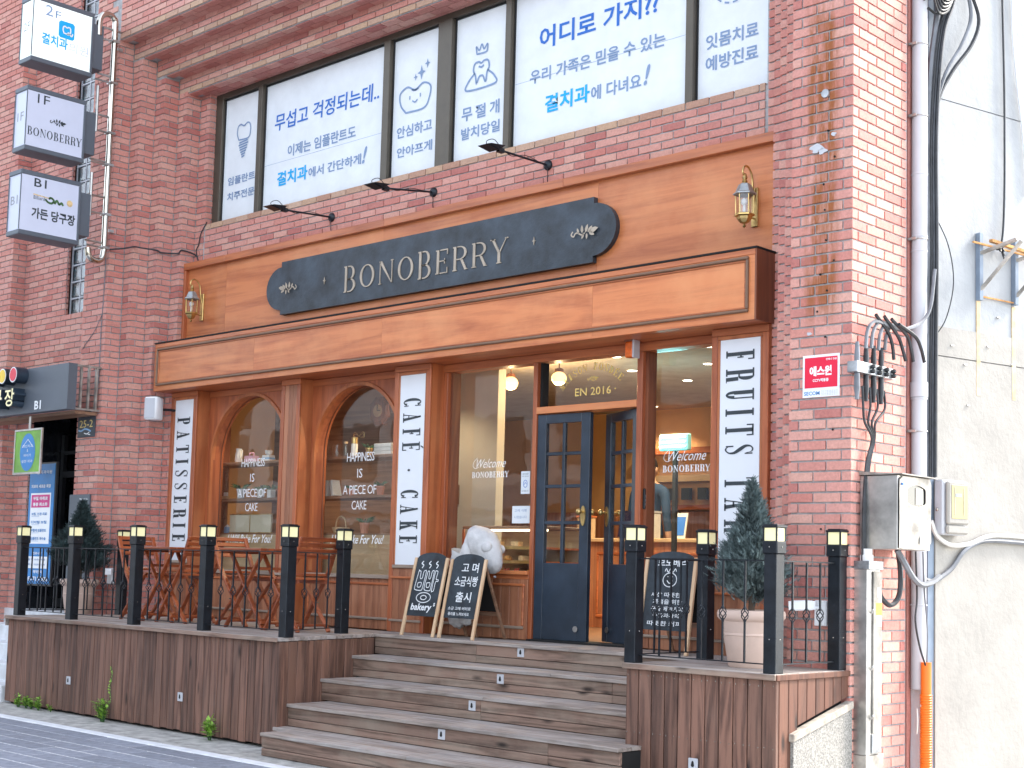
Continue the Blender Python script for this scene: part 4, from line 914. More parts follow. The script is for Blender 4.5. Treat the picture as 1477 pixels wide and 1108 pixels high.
box('body', 'black_metal', (0, .022, -.035, .035, 0, .16), t, bevel=.006); m = MB()
for i in range(3):
    for k in range(3): m.box(.0221, .024, -.022+i*.016, -.012+i*.016, .03+k*.03, .05+k*.03)
m.build('button', 'grey_print', t)
# ================================================================== DECKS AND STEPS
deck = thing('timber_deck', 'weathered brown timber terrace with plank sides on both sides of the steps', 'deck', (-5, -.5, 0))
YL, YR = -1.15, -.81
def splay(y): return -4.25-.262*(y+1.12)
# floor boards
def board_row(x0f, x1f, y0, y1, n, name='floor_board'):
    dy = (y1-y0)/n
    for i in range(n):
        a, b = y0+i*dy, y0+(i+1)*dy; xa = x0f((a+b)/2); xb = x1f((a+b)/2)
        cut = random.uniform(.25, .75)*(xb-xa)+xa
        for (p, q) in ((xa, cut), (cut, xb)): box(name, 'tread_board', (p+.001, q-.001, a+.002, b-.002, ZD-.03, ZD), deck, bevel=.003)
board_row(lambda y: -8.55, lambda y: splay(y) if y < .10 else -4.5, YL-.02, P0, 14)
board_row(lambda y: -4.499, lambda y: -1.12, .10, .56, 4)
board_row(lambda y: -1.119, lambda y: -.006 if y < -.02 else -.44, YR-.015, .49, 10)
# front fascia planks
def plank(x0, x1, y0, y1, z0, z1, mat='fascia_plank'): return box('plank', mat, (x0, x1, y0, y1, z0, z1), deck, bevel=.0035)
x = -8.54
while x < splay(YL)-.03:
    x2 = min(x+.1, splay(YL)); plank(x+.0035, x2-.0035, YL+random.uniform(0, .004), YL+.03, .015+random.uniform(0, .012), ZD-.034); x = x2
n = 12; ya, yb = YL+.012, .10
for i in range(n):
    y0 = ya+(yb-ya)*i/n; y1 = ya+(yb-ya)*(i+1)/n; m = MB(); d = Vector((splay(yb)-splay(ya), yb-ya, 0)).normalized(); nn = Vector((d.y, -d.x, 0)); p = Vector((splay(y0), y0, 0))+d*.003; q = Vector((splay(y1), y1, 0))-d*.003
    vs = [p, q, q-nn*.03, p-nn*.03]; m.add([(v.x, v.y, .02) for v in vs]+[(v.x, v.y, ZD-.034) for v in vs], [(0,3,2,1),(4,5,6,7),(0,1,5,4),(1,2,6,5),(2,3,7,6),(3,0,4,7)]); m.build('plank', 'fascia_plank', deck, bevel=.0035)
for i in range(11): plank(-1.12+i*.1018+.0035, -1.12+(i+1)*.1018-.0035, YR+random.uniform(0, .003), YR+.03, .015, ZD-.034, 'fascia_plank')
for i in range(8):
    y0 = YR+.031+i*.099; y1 = y0+.094; zb0 = .52+(y0+.66)*.25 if y0 > -.68 else .02; zb1 = .52+(y1+.66)*.25 if y0 > -.68 else .02
    m = MB(); m.add([(-.03, y0, zb0), (0, y0, zb0), (0, y1, zb1), (-.03, y1, zb1), (-.03, y0, ZD-.034), (0, y0, ZD-.034), (0, y1, ZD-.034), (-.03, y1, ZD-.034)], [(0,3,2,1),(4,5,6,7),(0,1,5,4),(1,2,6,5),(2,3,7,6),(3,0,4,7)]); m.build('plank', 'side_plank', deck, bevel=.0035)
box('plank', 'fascia_plank', (-1.12, -1.09, YR+.032, .09, .02, ZD-.034), deck)
# edge trims
box('edge_board', 'tread_board', (-8.56, -8.551, YL-.02, .4, ZD-.10, ZD), deck)
box('edge_board', 'riser_board', (-8.56, splay(YL)+.0, YL-.034, YL-.021, ZD-.034, ZD-.001), deck, bevel=.003); box('edge_board', 'riser_board', (-1.13, .006, YR-.03, YR-.016, ZD-.034, ZD-.001), deck, bevel=.003); box('edge_board', 'side_plank', (.0, .012, YR-.015, -.002, ZD-.036, ZD-.001), deck, bevel=.003)
sk = MB(); sk.box(-8.5, -4.7, YL+.05, P0, .0, ZD-.04); sk.build('frame', 'dark_gap', deck); sk = MB(); sk.box(-1.06, -.05, YR+.05, 0, 0, ZD-.04); sk.box(-1.06, -.45, 0, .5, 0, ZD-.04); sk.build('frame', 'dark_gap', deck)
# screws in the fascia
sc = MB()
for x in [(-1.12+i*.1018+.05+s*.03) for i in range(11) for s in (-1, 1)]:
    for z in (ZD-.07, .42): sc.ball((x, YR-.001, z+random.uniform(-.004, .004)), .0035, 6, 4)
for x in [(-8.54+i*.1+.05+s*.025) for i in range(42) for s in (-1, 1)]:
    for z in (ZD-.07, .10): sc.ball((x, YL-.001, z+random.uniform(-.004, .004)), .003, 6, 4)
o = sc.build('screw', 'chrome', deck, kind='stuff')
# granite dwarf wall with sloping coping beside the steps
gw = thing('granite_stair_wall', 'speckled granite dwarf wall with sloping stone coping below the right deck', 'wall', (0, -.3, 0))
m = MB(); m.add([(-.028, -.66, 0), (.022, -.66, 0), (.022, .0, 0), (-.028, .0, 0), (-.028, -.66, .452), (.022, -.66, .452), (.022, .0, .61), (-.028, .0, .61)], [(0,3,2,1),(4,5,6,7),(0,1,5,4),(1,2,6,5),(2,3,7,6),(3,0,4,7)]); m.build('wall_face', 'granite', gw)
m = MB(); m.add([(-.02, -.675, .453), (.035, -.675, .453), (.035, .0, .613), (-.02, .0, .613), (-.02, -.675, .497), (.035, -.675, .497), (.035, .0, .660), (-.02, .0, .660)], [(0,3,2,1),(4,5,6,7),(0,1,5,4),(1,2,6,5),(2,3,7,6),(3,0,4,7)]); m.build('coping', 'stone_cap', gw, bevel=.004)
# steps
stp = thing('timber_steps', 'five wide weathered timber steps rising between the decks to the doors', 'steps', (-2.8, -.5, 0))
YN = [.10, -.20, -.61, -1.02, -1.44]; RH = ZD/5; XRr = [-1.122, -1.122, -1.135, -.985, -.79]; XLl = [None, None, None, None, -4.035]
for k in range(5):
    z1 = ZD-k*RH; y = YN[k]; xl = (XLl[k] or splay(y)); xr_ = XRr[k]; yback = YN[k-1]+.03 if k else .0
    yb = YN[k-1] if k else None
    if k:
        dy = (yb-y+.02)/3
        for i in range(3):
            a = y-.02+i*dy; cut = xl+(xr_-xl)*random.uniform(.3, .7); xla = max(xl, splay(a+dy)+.004) if k < 4 or a > YL else xl
            if k == 4 and i == 0: xla = xl
            elif k == 4: xla = splay(max(a+dy, YL))+.004 if a+dy > YL else xl
            for (p, q) in ((xla, cut), (cut, xr_)): box('tread_board', 'tread_board', (p+.001, q-.001, a+.002, a+dy-.002, z1-.026, z1), stp, bevel=.003)
    else: box('tread_board', 'tread_board', (xl+.01, -1.121, y-.02, y-.001+.0, z1-.026, z1), stp, bevel=.003)
    zl = z1-RH
    for (za, zb, mt) in ((z1-.108, z1-.029, 0), (zl+.002, z1-.112, 1)):
        cut = xl+(xr_-xl)*(.82 if k % 2 else .35+.1*k)
        for (p, q) in ((xl+.002, cut-.001), (cut+.001, xr_)): box('riser_board', 'riser_board', (p, q, y, y+.025, za, zb), stp, bevel=.003)
    st_ = MB(); st_.box(xl+.02, xr_-.004, y+.03, (YN[k-1] if k else .4), .0, z1-.03); st_.build('frame', 'dark_gap', stp)
# recessed step lights
def step_light(x, y, z, label):
    t = thing('step_light', label, 'step light', (x, y, z), group='small grey recessed step lights'); W[t.name] = Vector((0, 0, 0))
    m = MB(); m.box(-.034, .034, -.007, .004, -.036, .036); m.build('face_plate', 'pvc_grey', t, bevel=.003)
    m = MB(); m.prism([(.012*math.cos(a)*(1.15 if math.sin(a) < 0 else .8), .019*math.sin(a)) for a in [i*math.pi/6 for i in range(12)]], (0, -.0085, .002), (1, 0, 0), (0, 0, 1), (0, 1, 0), .0012); m.build('lens', 'dark_gap', t)
step_light(-2.88, .10, .785, 'grey step light in the top riser below the doors'); step_light(-2.80, -.20, .60, 'grey step light in the second riser from the top')
step_light(-2.68, -.61, .435, 'grey step light in the middle riser'); step_light(-2.56, -1.02, .27, 'grey step light in the fourth riser, lowest on the steps')
step_light(-7.345, YL, .30, 'grey step light in the left deck planks near the climbing weed'); step_light(-5.545, YL, .295, 'grey step light in the left deck planks nearer the steps'); step_light(-.585, YR, .27, 'grey step light in the right deck planks')
# ------------------------------------------------------------------ lamp posts of the railing
PH = .875
t = thing('railing_post', 'x', 'lamp post', (0, 0, 0)); post0 = t
m = MB(); m.box(-.043, .043, -.043, .043, 0, .70); m.build('post', 'black_metal', t, bevel=.003)
m = MB(); m.box(-.052, .052, -.052, .052, .70, .775); m.build('collar', 'black_metal', t, bevel=.006)
m = MB(); m.box(-.044, .044, -.044, .044, .776, .852); m.build('lamp_panel', 'lamp_cream', t)
for sx in (-1, 1):
    for sy in (-1, 1): m = MB(); m.box(sx*.045-.0045, sx*.045+.0045, sy*.045-.0045, sy*.045+.0045, .775, .853); m.build('lamp_bar', 'black_metal', t)
m = MB(); m.box(-.055, .055, -.055, .055, .853, .866); m.box(-.046, .046, -.046, .046, .866, .873); m.build('lamp_cap', 'black_metal', t, bevel=.003)
m = MB()
for z in (.2, .74): m.ball((.0, -.0535 if z > .7 else -.0445, z), .004, 6, 4); m.ball((.0535 if z > .7 else .0445, 0, z), .004, 6, 4)
m.build('screw', 'chrome', t)
LP = [((-8.50, -1.06), 'black lamp post at the far left corner of the left deck'), ((-7.511, -1.06), 'black lamp post in front of the left potted conifer'), ((-6.447, -1.06), 'black lamp post in front of the leftmost folding chair'),
      ((-5.383, -1.06), 'black lamp post between the two cafe tables'), ((-4.285, -1.06), 'black lamp post at the front corner beside the steps'), ((-4.655, -.20), 'black lamp post set back beside the top step, left deck'),
      ((-8.50, .60-.55), 'black lamp post at the rear left against the brick pier, beside the white floodlight'),
      ((-1.105, -.755), 'black lamp post at the front left corner of the right deck'), ((-1.115, .03), 'black lamp post behind it, in front of the right chalkboard'), ((-.062, -.755), 'black lamp post at the front right corner, beside the terracotta planter'), ((-.058, -.05), 'black lamp post against the brick corner at far right')]
for i, (p, lb) in enumerate(LP):
    if i == 0: post0.location = (*p, ZD); post0['label'] = lb; post0['group'] = 'black lamp posts of the railings'; W[post0.name] = Vector((0, 0, 0))
    else: c = copy_tree(post0, loc=(*p, ZD), label=lb)
# railing sections: thin top and bottom bars, balusters with a twisted basket
def baluster_mesh():
    m = MB(); m.box(-.0052, .0052, -.0052, .0052, .055, .302); m.box(-.0052, .0052, -.0052, .0052, .373, .655)
    for k in range(4):
        pts = []
        for i in range(9):
            u = i/8; a = k*math.pi/2+u*math.pi*.9; r = .004+.020*math.sin(math.pi*u); pts.append((r*math.cos(a), r*math.sin(a), .298+u*.08))
        m.tube(pts, .0034, 5)
    m.ball((0, 0, .298), .010, 6, 4); m.ball((0, 0, .377), .010, 6, 4)
    return m
bal_me = None
def railing(a, b, n, label):
    global bal_me
    a = Vector((*a, ZD)); b = Vector((*b, ZD)); t = thing('railing', label, 'railing', a, group='black iron railing sections'); L = (b-a); ang = math.atan2(L.y, L.x)
    m = MB(); m.beam(a+Vector((0, 0, .66)), b+Vector((0, 0, .66)), .022, .008); m.build('top_bar', 'black_metal', t)
    m = MB(); m.beam(a+Vector((0, 0, .052)), b+Vector((0, 0, .052)), .018, .007); m.build('bottom_bar', 'black_metal', t)
    for i in range(n):
        p = (L)*((i+1)/(n+1))
        if bal_me is None: o = baluster_mesh().build('baluster', 'black_metal', t, local=True, recalc=False); bal_me = o.data
        else: o = link('baluster', bal_me, t)
        o.location = p; o.rotation_euler = (0, 0, ang)
e_ = .045
for i, lb in ((0, 'iron railing section in front of the blue poster, far left'), (1, 'iron railing section between the conifer and the leftmost chair'), (2, 'iron railing section in front of the left cafe table'), (3, 'iron railing section in front of the right cafe table')):
    railing((LP[i][0][0]+e_, -1.06), (LP[i+1][0][0]-e_, -1.06), 5, lb)
railing((-4.295, -1.01), (-4.645, -.25), 3, 'short iron railing returning from the front corner to the top step'); railing((-8.50, -1.01), (-8.50, .0), 5, 'iron railing closing the far left end of the deck')
railing((-1.06, -.755), (-.105, -.755), 5, 'iron railing in front of the terracotta planter'); railing((-1.107, -.71), (-1.113, -.02), 3, 'iron railing beside the steps on the right deck'); railing((-.061, -.71), (-.058, -.095), 3, 'iron railing at the far right in front of the brick pier')
# ------------------------------------------------------------------ folding chairs and tables
def chair():
    t = thing('folding_chair', 'x', 'chair'); hw = .185
    # faces +x ; long rails from the back top to the front foot, short rails from the seat front to the rear foot
    for s in (-1, 1):
        m = MB(); y = s*hw; m.beam((.40, y, .005), (.02, y, .52), .022, .042, (0, 1, 0)); m.beam((.03, y, .505), (-.09, y, .79), .022, .040, (0, 1, 0)); m.build('leg', 'furniture', t, bevel=.004)
        m = MB(); y = s*(hw-.028); m.beam((-.04, y, .005), (.36, y, .44), .020, .038, (0, 1, 0)); m.build('leg', 'furniture', t, bevel=.004)
    for i in range(4):
        z = .63+i*.048; x = -.035-i*.021; m = MB(); m.beam((x, -hw-.015, z), (x, hw+.015, z), .012, .036, (-.38, 0, .9)); m.build('back_slat', 'furniture_y', t, bevel=.003)
    for i in range(8):
        x = .015+i*.047; m = MB(); m.box(x, x+.036, -hw+.012, hw-.012, .435, .452); m.build('seat_slat', 'furniture_y', t, bevel=.003)
    for (x, z) in ((.385, .06), (-.02, .06), (.03, .48)):
        m = MB(); m.beam((x, -hw+.03, z), (x, hw-.03, z), .018, .022); m.build('stretcher', 'furniture_y', t, bevel=.003)
    for s in (-1, 1): m = MB(); m.box(.0, .38, s*(hw-.045)-.009, s*(hw-.045)+.009, .405, .434); m.build('seat_rail', 'furniture', t, bevel=.002)
    m = MB()
    for s in (-1, 1): m.lathe([(.006, s*hw-.016), (.006, s*hw+.016)], (.177, 0, .245), 8, axis='y')
    m.build('bolt', 'chrome', t); return t
wood('furniture_y', (.17, .033, .011), (.36, .088, .028), 'y', 9, .35, .1, .12, coat=.3)
ch = chair(); chs = [((-7.50, -.37), 0, 'folding chair facing right at the far end, left of the left cafe table'), ((-6.50, -.36), math.pi, 'folding chair seen from behind, right of the left cafe table'), ((-6.16, -.22), .08, 'folding chair facing right behind the middle lamp post, left of the right table'), ((-4.86, -.36), math.pi-.05, 'folding chair seen from behind next to the steps, right of the right table')]
for i, (p, rz, lb) in enumerate(chs):
    if i == 0: o = ch; o.location = (*p, ZD); o.rotation_euler = (0, 0, rz); o['label'] = lb; o['group'] = 'folding wooden cafe chairs'
    else: copy_tree(ch, loc=(*p, ZD), rz=rz, label=lb)
def table():
    t = thing('folding_table', 'x', 'table'); w2, d2 = .30, .27
    for i in range(7): y = -d2+i*2*d2/7; m = MB(); m.box(-w2, w2, y+.003, y+2*d2/7-.003, .675, .692); m.build('top_slat', 'furniture', t, bevel=.003)
    for s in (-1, 1): m = MB(); m.box(s*w2-.018 if s > 0 else -w2, w2 if s > 0 else -w2+.018, -d2, d2, .645, .674); m.build('apron', 'furniture_y', t, bevel=.003)
    for s in (-1, 1):
        m = MB(); m.beam((-.25, s*.20, .005), (.24, s*.20, .645), .02, .042, (0, 1, 0)); m.build('leg', 'furniture', t, bevel=.004)
        m = MB(); m.beam((.25, s*.172, .005), (-.24, s*.172, .645), .02, .042, (0, 1, 0)); m.build('leg', 'furniture', t, bevel=.004)
    for (x, z) in ((-.235, .06), (.235, .06), (-.16, .52), (.16, .52)): m = MB(); m.beam((x, -.19, z), (x, .19, z), .018, .024); m.build('stretcher', 'furniture_y', t, bevel=.003)
    return t
tb = table(); tb.location = (-6.90, -.36, ZD); tb['label'] = 'small folding cafe table in front of the PATISSERIE panel'; tb['group'] = 'folding wooden cafe tables'
copy_tree(tb, loc=(-5.58, -.33, ZD), label='small folding cafe table in front of the left arched window')
# ------------------------------------------------------------------ chalkboards
def aboard(x0, y0, wdt, hgt, lean, label, rz=0):
    t = thing('chalkboard_stand', label, 'chalkboard', (x0, y0, ZD), rz, group='A-frame chalkboards'); W[t.name] = Vector((0, 0, 0)); lean = R(lean)
    H = hgt; sy, cz = math.sin(lean), math.cos(lean)
    def P(x, s, o=0): return Vector((x, s*sy-o*cz, s*cz+o*sy))     # front frame plane, leaning back
    for x in (0, wdt):
        m = MB(); m.beam(P(x, 0), P(x, H), .028, .022, (0, -1, 0)); m.build('frame_leg', 'pine', t, bevel=.003)
    m = MB(); pts = [(.016, .17), (wdt-.016, .17), (wdt-.016, H-.01)]+[(wdt/2+(wdt/2-.016)*math.cos(a), H-.01+.055*math.sin(a)) for a in [math.pi*i/12 for i in range(1, 12)]]+[(.016, H-.01)]
    m.prism(pts, P(0, 0, .002), (1, 0, 0), (0, sy, cz), (0, cz, -sy), .01); b = m.build('board', 'chalkboard', t)
    T2 = P(0, H-.03)
    for x in (.03, wdt-.03):
        m = MB(); m.beam((x, T2.y+.02, T2.z), (x, T2.y+.02+.26, 0), .024, .02, (0, 1, 0)); m.build('rear_leg', 'shelfwood', t, bevel=.003)
    m = MB(); m.beam((.03, T2.y+.02+.2, .2), (wdt-.03, T2.y+.02+.2, .2), .02, .03); m.build('rear_stretcher', 'shelfwood', t)
    m = MB(); a = Vector((.045, T2.y+.03, T2.z-.05)); c = Vector((.045, T2.y+.03+.19, .22)); e = Vector((wdt-.09, 0, 0)); k = Vector((0, .008, .002))
    m.add([a, a+e, c+e, c, a+k, a+e+k, c+e+k, c+k], [(0,3,2,1),(4,5,6,7),(0,1,5,4),(1,2,6,5),(2,3,7,6),(3,0,4,7)]); m.build('rear_board', 'dark_gap', t)
    fr = (P(0, 0, .0035), Vector((1, 0, 0)), Vector((0, sy, cz)))
    return t, b, fr
t, b, fr = aboard(-4.28, .135, .375, .665, 13, 'chalkboard with steaming bread drawing and the word bakery, left of the pair')
O_, U_, V_ = fr; W[b.name] = Vector((0, 0, 0))
kk = dict(mat='chalk', parent=b)
def st2(L, r=.004): return strokes(L, r, O_, U_, V_, 'chalk', b, 'lettering', .0008)
text('bakery', .05, .20, .30, .275, O_+Vector((0, -.001, 0)), U_, V_, offset=.03, shear=.1, **kk); text('s', .315, .255, .335, .285, O_+Vector((0, -.001, 0)), U_, V_, offset=.02, **kk)
for x in (.10, .19, .275): st2([[(x, .635), (x-.018, .615), (x+.008, .60), (x-.006, .575)]], .005)
st2([[(.07, .55), (.065, .55), (.05, .42), (.06, .39), (.13, .385), (.145, .41), (.155, .54), (.14, .555), (.125, .54), (.12, .49), (.095, .49), (.09, .545), (.07, .55)], [(.08, .45), (.12, .45), (.115, .415), (.08, .415), (.08, .45)],
     [(.175, .55), (.165, .43), (.175, .39), (.235, .385), (.245, .41), (.25, .54), (.235, .555), (.225, .54), (.22, .49), (.20, .49), (.195, .545), (.175, .55)], [(.185, .45), (.225, .45), (.22, .415), (.19, .415), (.185, .45)],
     [(.275, .555), (.265, .54), (.26, .39), (.27, .38), (.285, .39), (.29, .46), (.315, .465), (.315, .48), (.29, .485), (.295, .545), (.275, .555)]], .0035)
st2([[(.18+.085*math.cos(a), .325+.042*math.sin(a)) for a in [i*math.pi/8 for i in range(17)]], [(.18+.035*math.cos(a), .325+.018*math.sin(a)) for a in [i*math.pi/8 for i in range(17)]]], .0038)
t, b, fr = aboard(-3.83, .135, .385, .655, 12, 'chalkboard announcing salt bread in Korean chalk writing, right of the pair')
O_, U_, V_ = fr; W[b.name] = Vector((0, 0, 0)); kk = dict(mat='chalk', parent=b); q = O_+Vector((0, -.001, 0))
for s_, x0, z0, x1, z1 in (('고 며', .13, .545, .32, .625), ('소금식빵', .075, .43, .335, .515), ('출시', .115, .30, .29, .385), ('소금 고메 버터로', .05, .235, .31, .262), ('풍미를 느껴보세요', .06, .19, .30, .217)): text(s_, x0, z0, x1, z1, q, U_, V_, offset=.012, **kk)
t, b, fr = aboard(-1.80, .16, .43, .69, 9, 'chalkboard with smiling face and Korean writing behind the right deck railing')
O_, U_, V_ = fr; W[b.name] = Vector((0, 0, 0)); kk = dict(mat='chalk', parent=b); q = O_+Vector((0, -.001, 0))
for s_, x0, z0, x1, z1 in (('보노베리', .10, .625, .36, .685), ('세상 따뜻한', .07, .405, .33, .44), ('계절을 위한', .09, .355, .35, .39), ('구움 베이커리', .08, .305, .36, .34), ('구움과자와', .1, .26, .34, .29), ('따뜻한 커피', .06, .20, .36, .235)): text(s_, x0, z0, x1, z1, q, U_, V_, offset=.012, **kk)
st2([[(.22+.06*math.cos(a), .53+.05*math.sin(a)) for a in [i*math.pi/8 for i in range(17)]], [(.195, .525), (.22, .505), (.245, .525)], [(.20, .55), (.201, .556)], [(.24, .55), (.241, .556)], [(.17, .59), (.18, .61), (.2, .585), (.22, .615), (.24, .585), (.26, .61), (.27, .59)]], .003)
# ================================================================== PLANTS
def conifer(x, y, pot_h, pot_r, H, rad, leafmat, label, nsp, seed):
    rnd = random.Random(seed); t = thing('potted_conifer', label, 'potted tree', (x, y, ZD), group='potted conifers'); W[t.name] = Vector((0, 0, 0)); ph, r = pot_h, pot_r
    m = MB(); m.lathe([(r*.66, 0), (r*.70, .01), (r*.86, ph*.55), (r*.885, ph*.56), (r*.885, ph*.58), (r*.86, ph*.60), (r*.93, ph*.80), (r*1.0, ph*.83), (r*1.06, ph*.87), (r*1.07, ph*.93), (r*1.04, ph*.985), (r*.98, ph), (r*.90, ph), (r*.88, ph-.04), (.01, ph-.045)], (0, 0, 0), 36)
    m.build('pot', 'terracotta_pale', t, smooth=True); m = MB(); m.lathe([(r*.88, ph-.05), (r*.6, ph-.03), (.01, ph-.02)], (0, 0, 0), 16); m.build('soil', 'soil', t)
    m = MB(); z0 = ph-.04; m.tube([(0, 0, z0), (.01, 0, z0+H*.5), (0, .01, z0+H*.95)], [.022, .014, .004], 8)
    limbs = []
    for i in range(70):
        u = (i+.5)/70; z = z0+.085+u*(H-.115); rr = rad*1.08*(1.0-u)**1.0*(.8+.3*rnd.random())*(1.0 if u > .08 else .85); a = i*2.4+rnd.random()*.5
        e = Vector((rr*math.cos(a)*.92, rr*math.sin(a)*.92, z+rr*.45)); limbs.append((Vector((0, 0, z)), e, rr, u)); m.tube([(0, 0, z), e], [.005, .002], 4, caps=False)
    m.build('trunk', 'bark', t)
    m = MB()
    for i in range(nsp):
        b, e, rr, u = limbs[min(69, int(len(limbs)*(1-rnd.random()**.62)))]; k = rnd.random()**.5; q_ = .034*(1.05-.85*u); p = b.lerp(e, k)+Vector((rnd.gauss(0, q_), rnd.gauss(0, q_), rnd.gauss(0, .022)))
        out = Vector((p.x, p.y, 0)); out = out.normalized() if out.length > .001 else Vector((1, 0, 0)); d = (out*rnd.uniform(.3, 1.0)+Vector((rnd.gauss(0, .35), rnd.gauss(0, .35), rnd.uniform(.35, 1.1)))).normalized()
        L = rnd.uniform(.028, .062)*(1-.3*u); sd_ = d.cross(Vector((rnd.gauss(0, 1), rnd.gauss(0, 1), rnd.gauss(0, 1)))).normalized()
        for q in range(5):
            c = p+d*L*q/5; wv = L*.33*(1-q/6.5)
            for sgn in (-1, 1):
                tip = c+(d*.75+sd_*sgn*.9).normalized()*wv*1.2; n2 = d.cross(sd_)*.0022; m.add([c-d*.0025+n2, c+d*.0035+n2, tip], [(0, 1, 2)])
        tip = p+d*L*1.15; m.add([p+sd_*.002, p-sd_*.002, tip], [(0, 1, 2)])
    m.build('foliage', leafmat, t, recalc=False); return t
conifer(-.47, -.38, .355, .20, .86, .24, 'conifer', 'blue green conifer in a pale terracotta pot on the right deck', 15000, 3)
conifer(-8.98+.25, -.30, .355, .185, .86, .34, 'conifer_left', 'dark conifer in a pale terracotta pot at the left end of the deck', 11000, 5)
def weed(x, y, n, h, spread, label, seed, leafL=.03, mat='leaf'):
    rnd = random.Random(seed); t = thing('weed', label, 'weed', (x, y, 0), group='weeds along the deck foot'); W[t.name] = Vector((0, 0, 0)); ms = MB(); ml = MB()
    for i in range(n):
        a = rnd.uniform(0, 6.28); q = rnd.uniform(0, spread); top = Vector((math.cos(a)*q, math.sin(a)*q*.5-.02, h*rnd.uniform(.4, 1))); b0 = Vector((top.x*.3, top.y*.3, 0)); pts = [b0, b0.lerp(top, .5)+Vector((0, 0, .01)), top]; ms.tube(pts, [.0025, .002, .001], 4, caps=False)
        for k in range(9):
            u = rnd.uniform(.25, 1); p = b0.lerp(top, u); d = Vector((rnd.gauss(0, 1), rnd.gauss(0, 1)-.3, rnd.uniform(-.1, .8))).normalized(); s_ = d.cross(Vector((0, 0, 1))).normalized(); L = leafL*rnd.uniform(.6, 1.2)
            ml.add([p, p+d*L*.5+s_*L*.28+Vector((0, 0, .003)), p+d*L, p+d*L*.5-s_*L*.28+Vector((0, 0, .003))], [(0, 1, 2), (0, 2, 3)])
    ms.build('stem', 'leaf_dark', t, recalc=False); ml.build('leaves', mat, t, recalc=False)
for k, (x, sz) in enumerate(((-8.12, 8), (-7.98, 9), (-7.87, 7), (-7.74, 8))): weed(x, -1.21, sz+6, .12, .07, ('round green weed at the deck foot, leftmost of the clump row', 'green weed second from the left along the deck foot', 'green weed third from the left along the deck foot', 'green weed at the right of the clump row')[k], 20+k, .036)
weed(-7.55, -1.19, 6, .07, .03, 'tiny green weed just right of the clump row', 31, .03)
weed(-6.60, -1.22, 30, .22, .11, 'bushy green weed with a climbing stem on the left deck planks', 33, .045)
weed(-5.0, -1.22, 9, .18, .06, 'broad leaved green weed near the bottom step', 35, .07)
t = thing('creeper', 'thin dry creeper climbing the left deck planks above the bushy weed', 'plant', (-6.6, -1.16, .15)); m = MB()
cr = spline([(-6.62, -1.165, .1), (-6.60, -1.16, .2), (-6.62, -1.162, .3), (-6.59, -1.16, .38), (-6.61, -1.16, .46)], 4); m.tube(cr, .0025, 4); m.build('stem', 'leaf_dark', t); m = MB(); rr_ = random.Random(4)
for p in cr[2:]:
    for k in range(3): d = Vector((rr_.gauss(0, 1), -.4, rr_.gauss(0, 1))).normalized(); s_ = d.cross(Vector((0, 1, 0))).normalized(); q = Vector(p); m.add([q, q+d*.012+s_*.006, q+d*.022, q+d*.012-s_*.006], [(0, 1, 2, 3)])
m.build('leaves', 'leaf', t, recalc=False)
# ------------------------------------------------------------------ white animal statue behind the chalkboards
t = thing('dog_statue', 'white curly coated dog statue bowing its head behind the chalkboards', 'statue', (-3.71, .50, ZD+.03)); W[t.name] = Vector((0, 0, 0))
bm = bmesh.new(); nodes = [((-.24, .02, .30), .16), ((-.25, .02, .50), .17), ((-.20, .02, .66), .17), ((-.09, .01, .745), .175), ((.03, -.01, .74), .165), ((.11, -.04, .665), .135), ((.17, -.08, .58), .10), ((.215, -.10, .515), .075),
    ((-.26, .0, .12), .12), ((-.34, -.02, .06), .06), ((-.16, -.04, .06), .07), ((-.15, -.04, .25), .075), ((-.12, -.04, .45), .09)]
edges = [(0, 1), (1, 2), (2, 3), (3, 4), (4, 5), (5, 6), (6, 7), (0, 8), (8, 9), (10, 11), (11, 12), (12, 2)]
me = bpy.data.meshes.new('body'); me.from_pydata([n_[0] for n_ in nodes], edges, []); o = link('body', me, t); me.materials.append(G('statue'))
sk_ = o.modifiers.new('skin', 'SKIN'); 
for i, n_ in enumerate(nodes): me.skin_vertices[0].data[i].radius = (n_[1], n_[1]); me.skin_vertices[0].data[i].use_root = (i == 1)
def apply_mods(o):
    bpy.context.view_layer.update(); dg = bpy.context.evaluated_depsgraph_get(); nm = bpy.data.meshes.new_from_object(o.evaluated_get(dg)); o.modifiers.clear(); old = o.data; o.data = nm; nm.name = old.name; return nm
o.modifiers.new('sub', 'SUBSURF').levels = 2; o.modifiers['sub'].render_levels = 2
# curly coat: displace every vertex by layered noise
from mathutils import noise as mn
apply_mods(o); o.modifiers.new('sub', 'SUBSURF').levels = 1; nm = apply_mods(o)
nrm = [v.normal.copy() for v in nm.vertices]
for v, n_ in zip(nm.vertices, nrm):
    c = v.co; d = mn.noise(c*26)*.016+mn.noise(c*55)*.010+abs(mn.noise(c*16))*.018; v.co = c+n_*d*(1 if c.x < .14 else .3); v.co.y = v.co.y*.62+.0
nm.polygons.foreach_set('use_smooth', [True]*len(nm.polygons))
m = MB(); m.ball((.12, -.085, .715), .060, 14, 10, sc=(1, .5, .8)); m.build('ear', 'statue', t, smooth='all'); m = MB(); m.ball((.15, .05, .70), .05, 12, 8, sc=(1, .5, .8)); m.build('ear', 'statue', t, smooth='all')
m = MB(); m.ball((.235, -.095, .475), .014, 10, 8, sc=(1, .8, .7)); m.build('nose', 'grey_print', t, smooth='all')
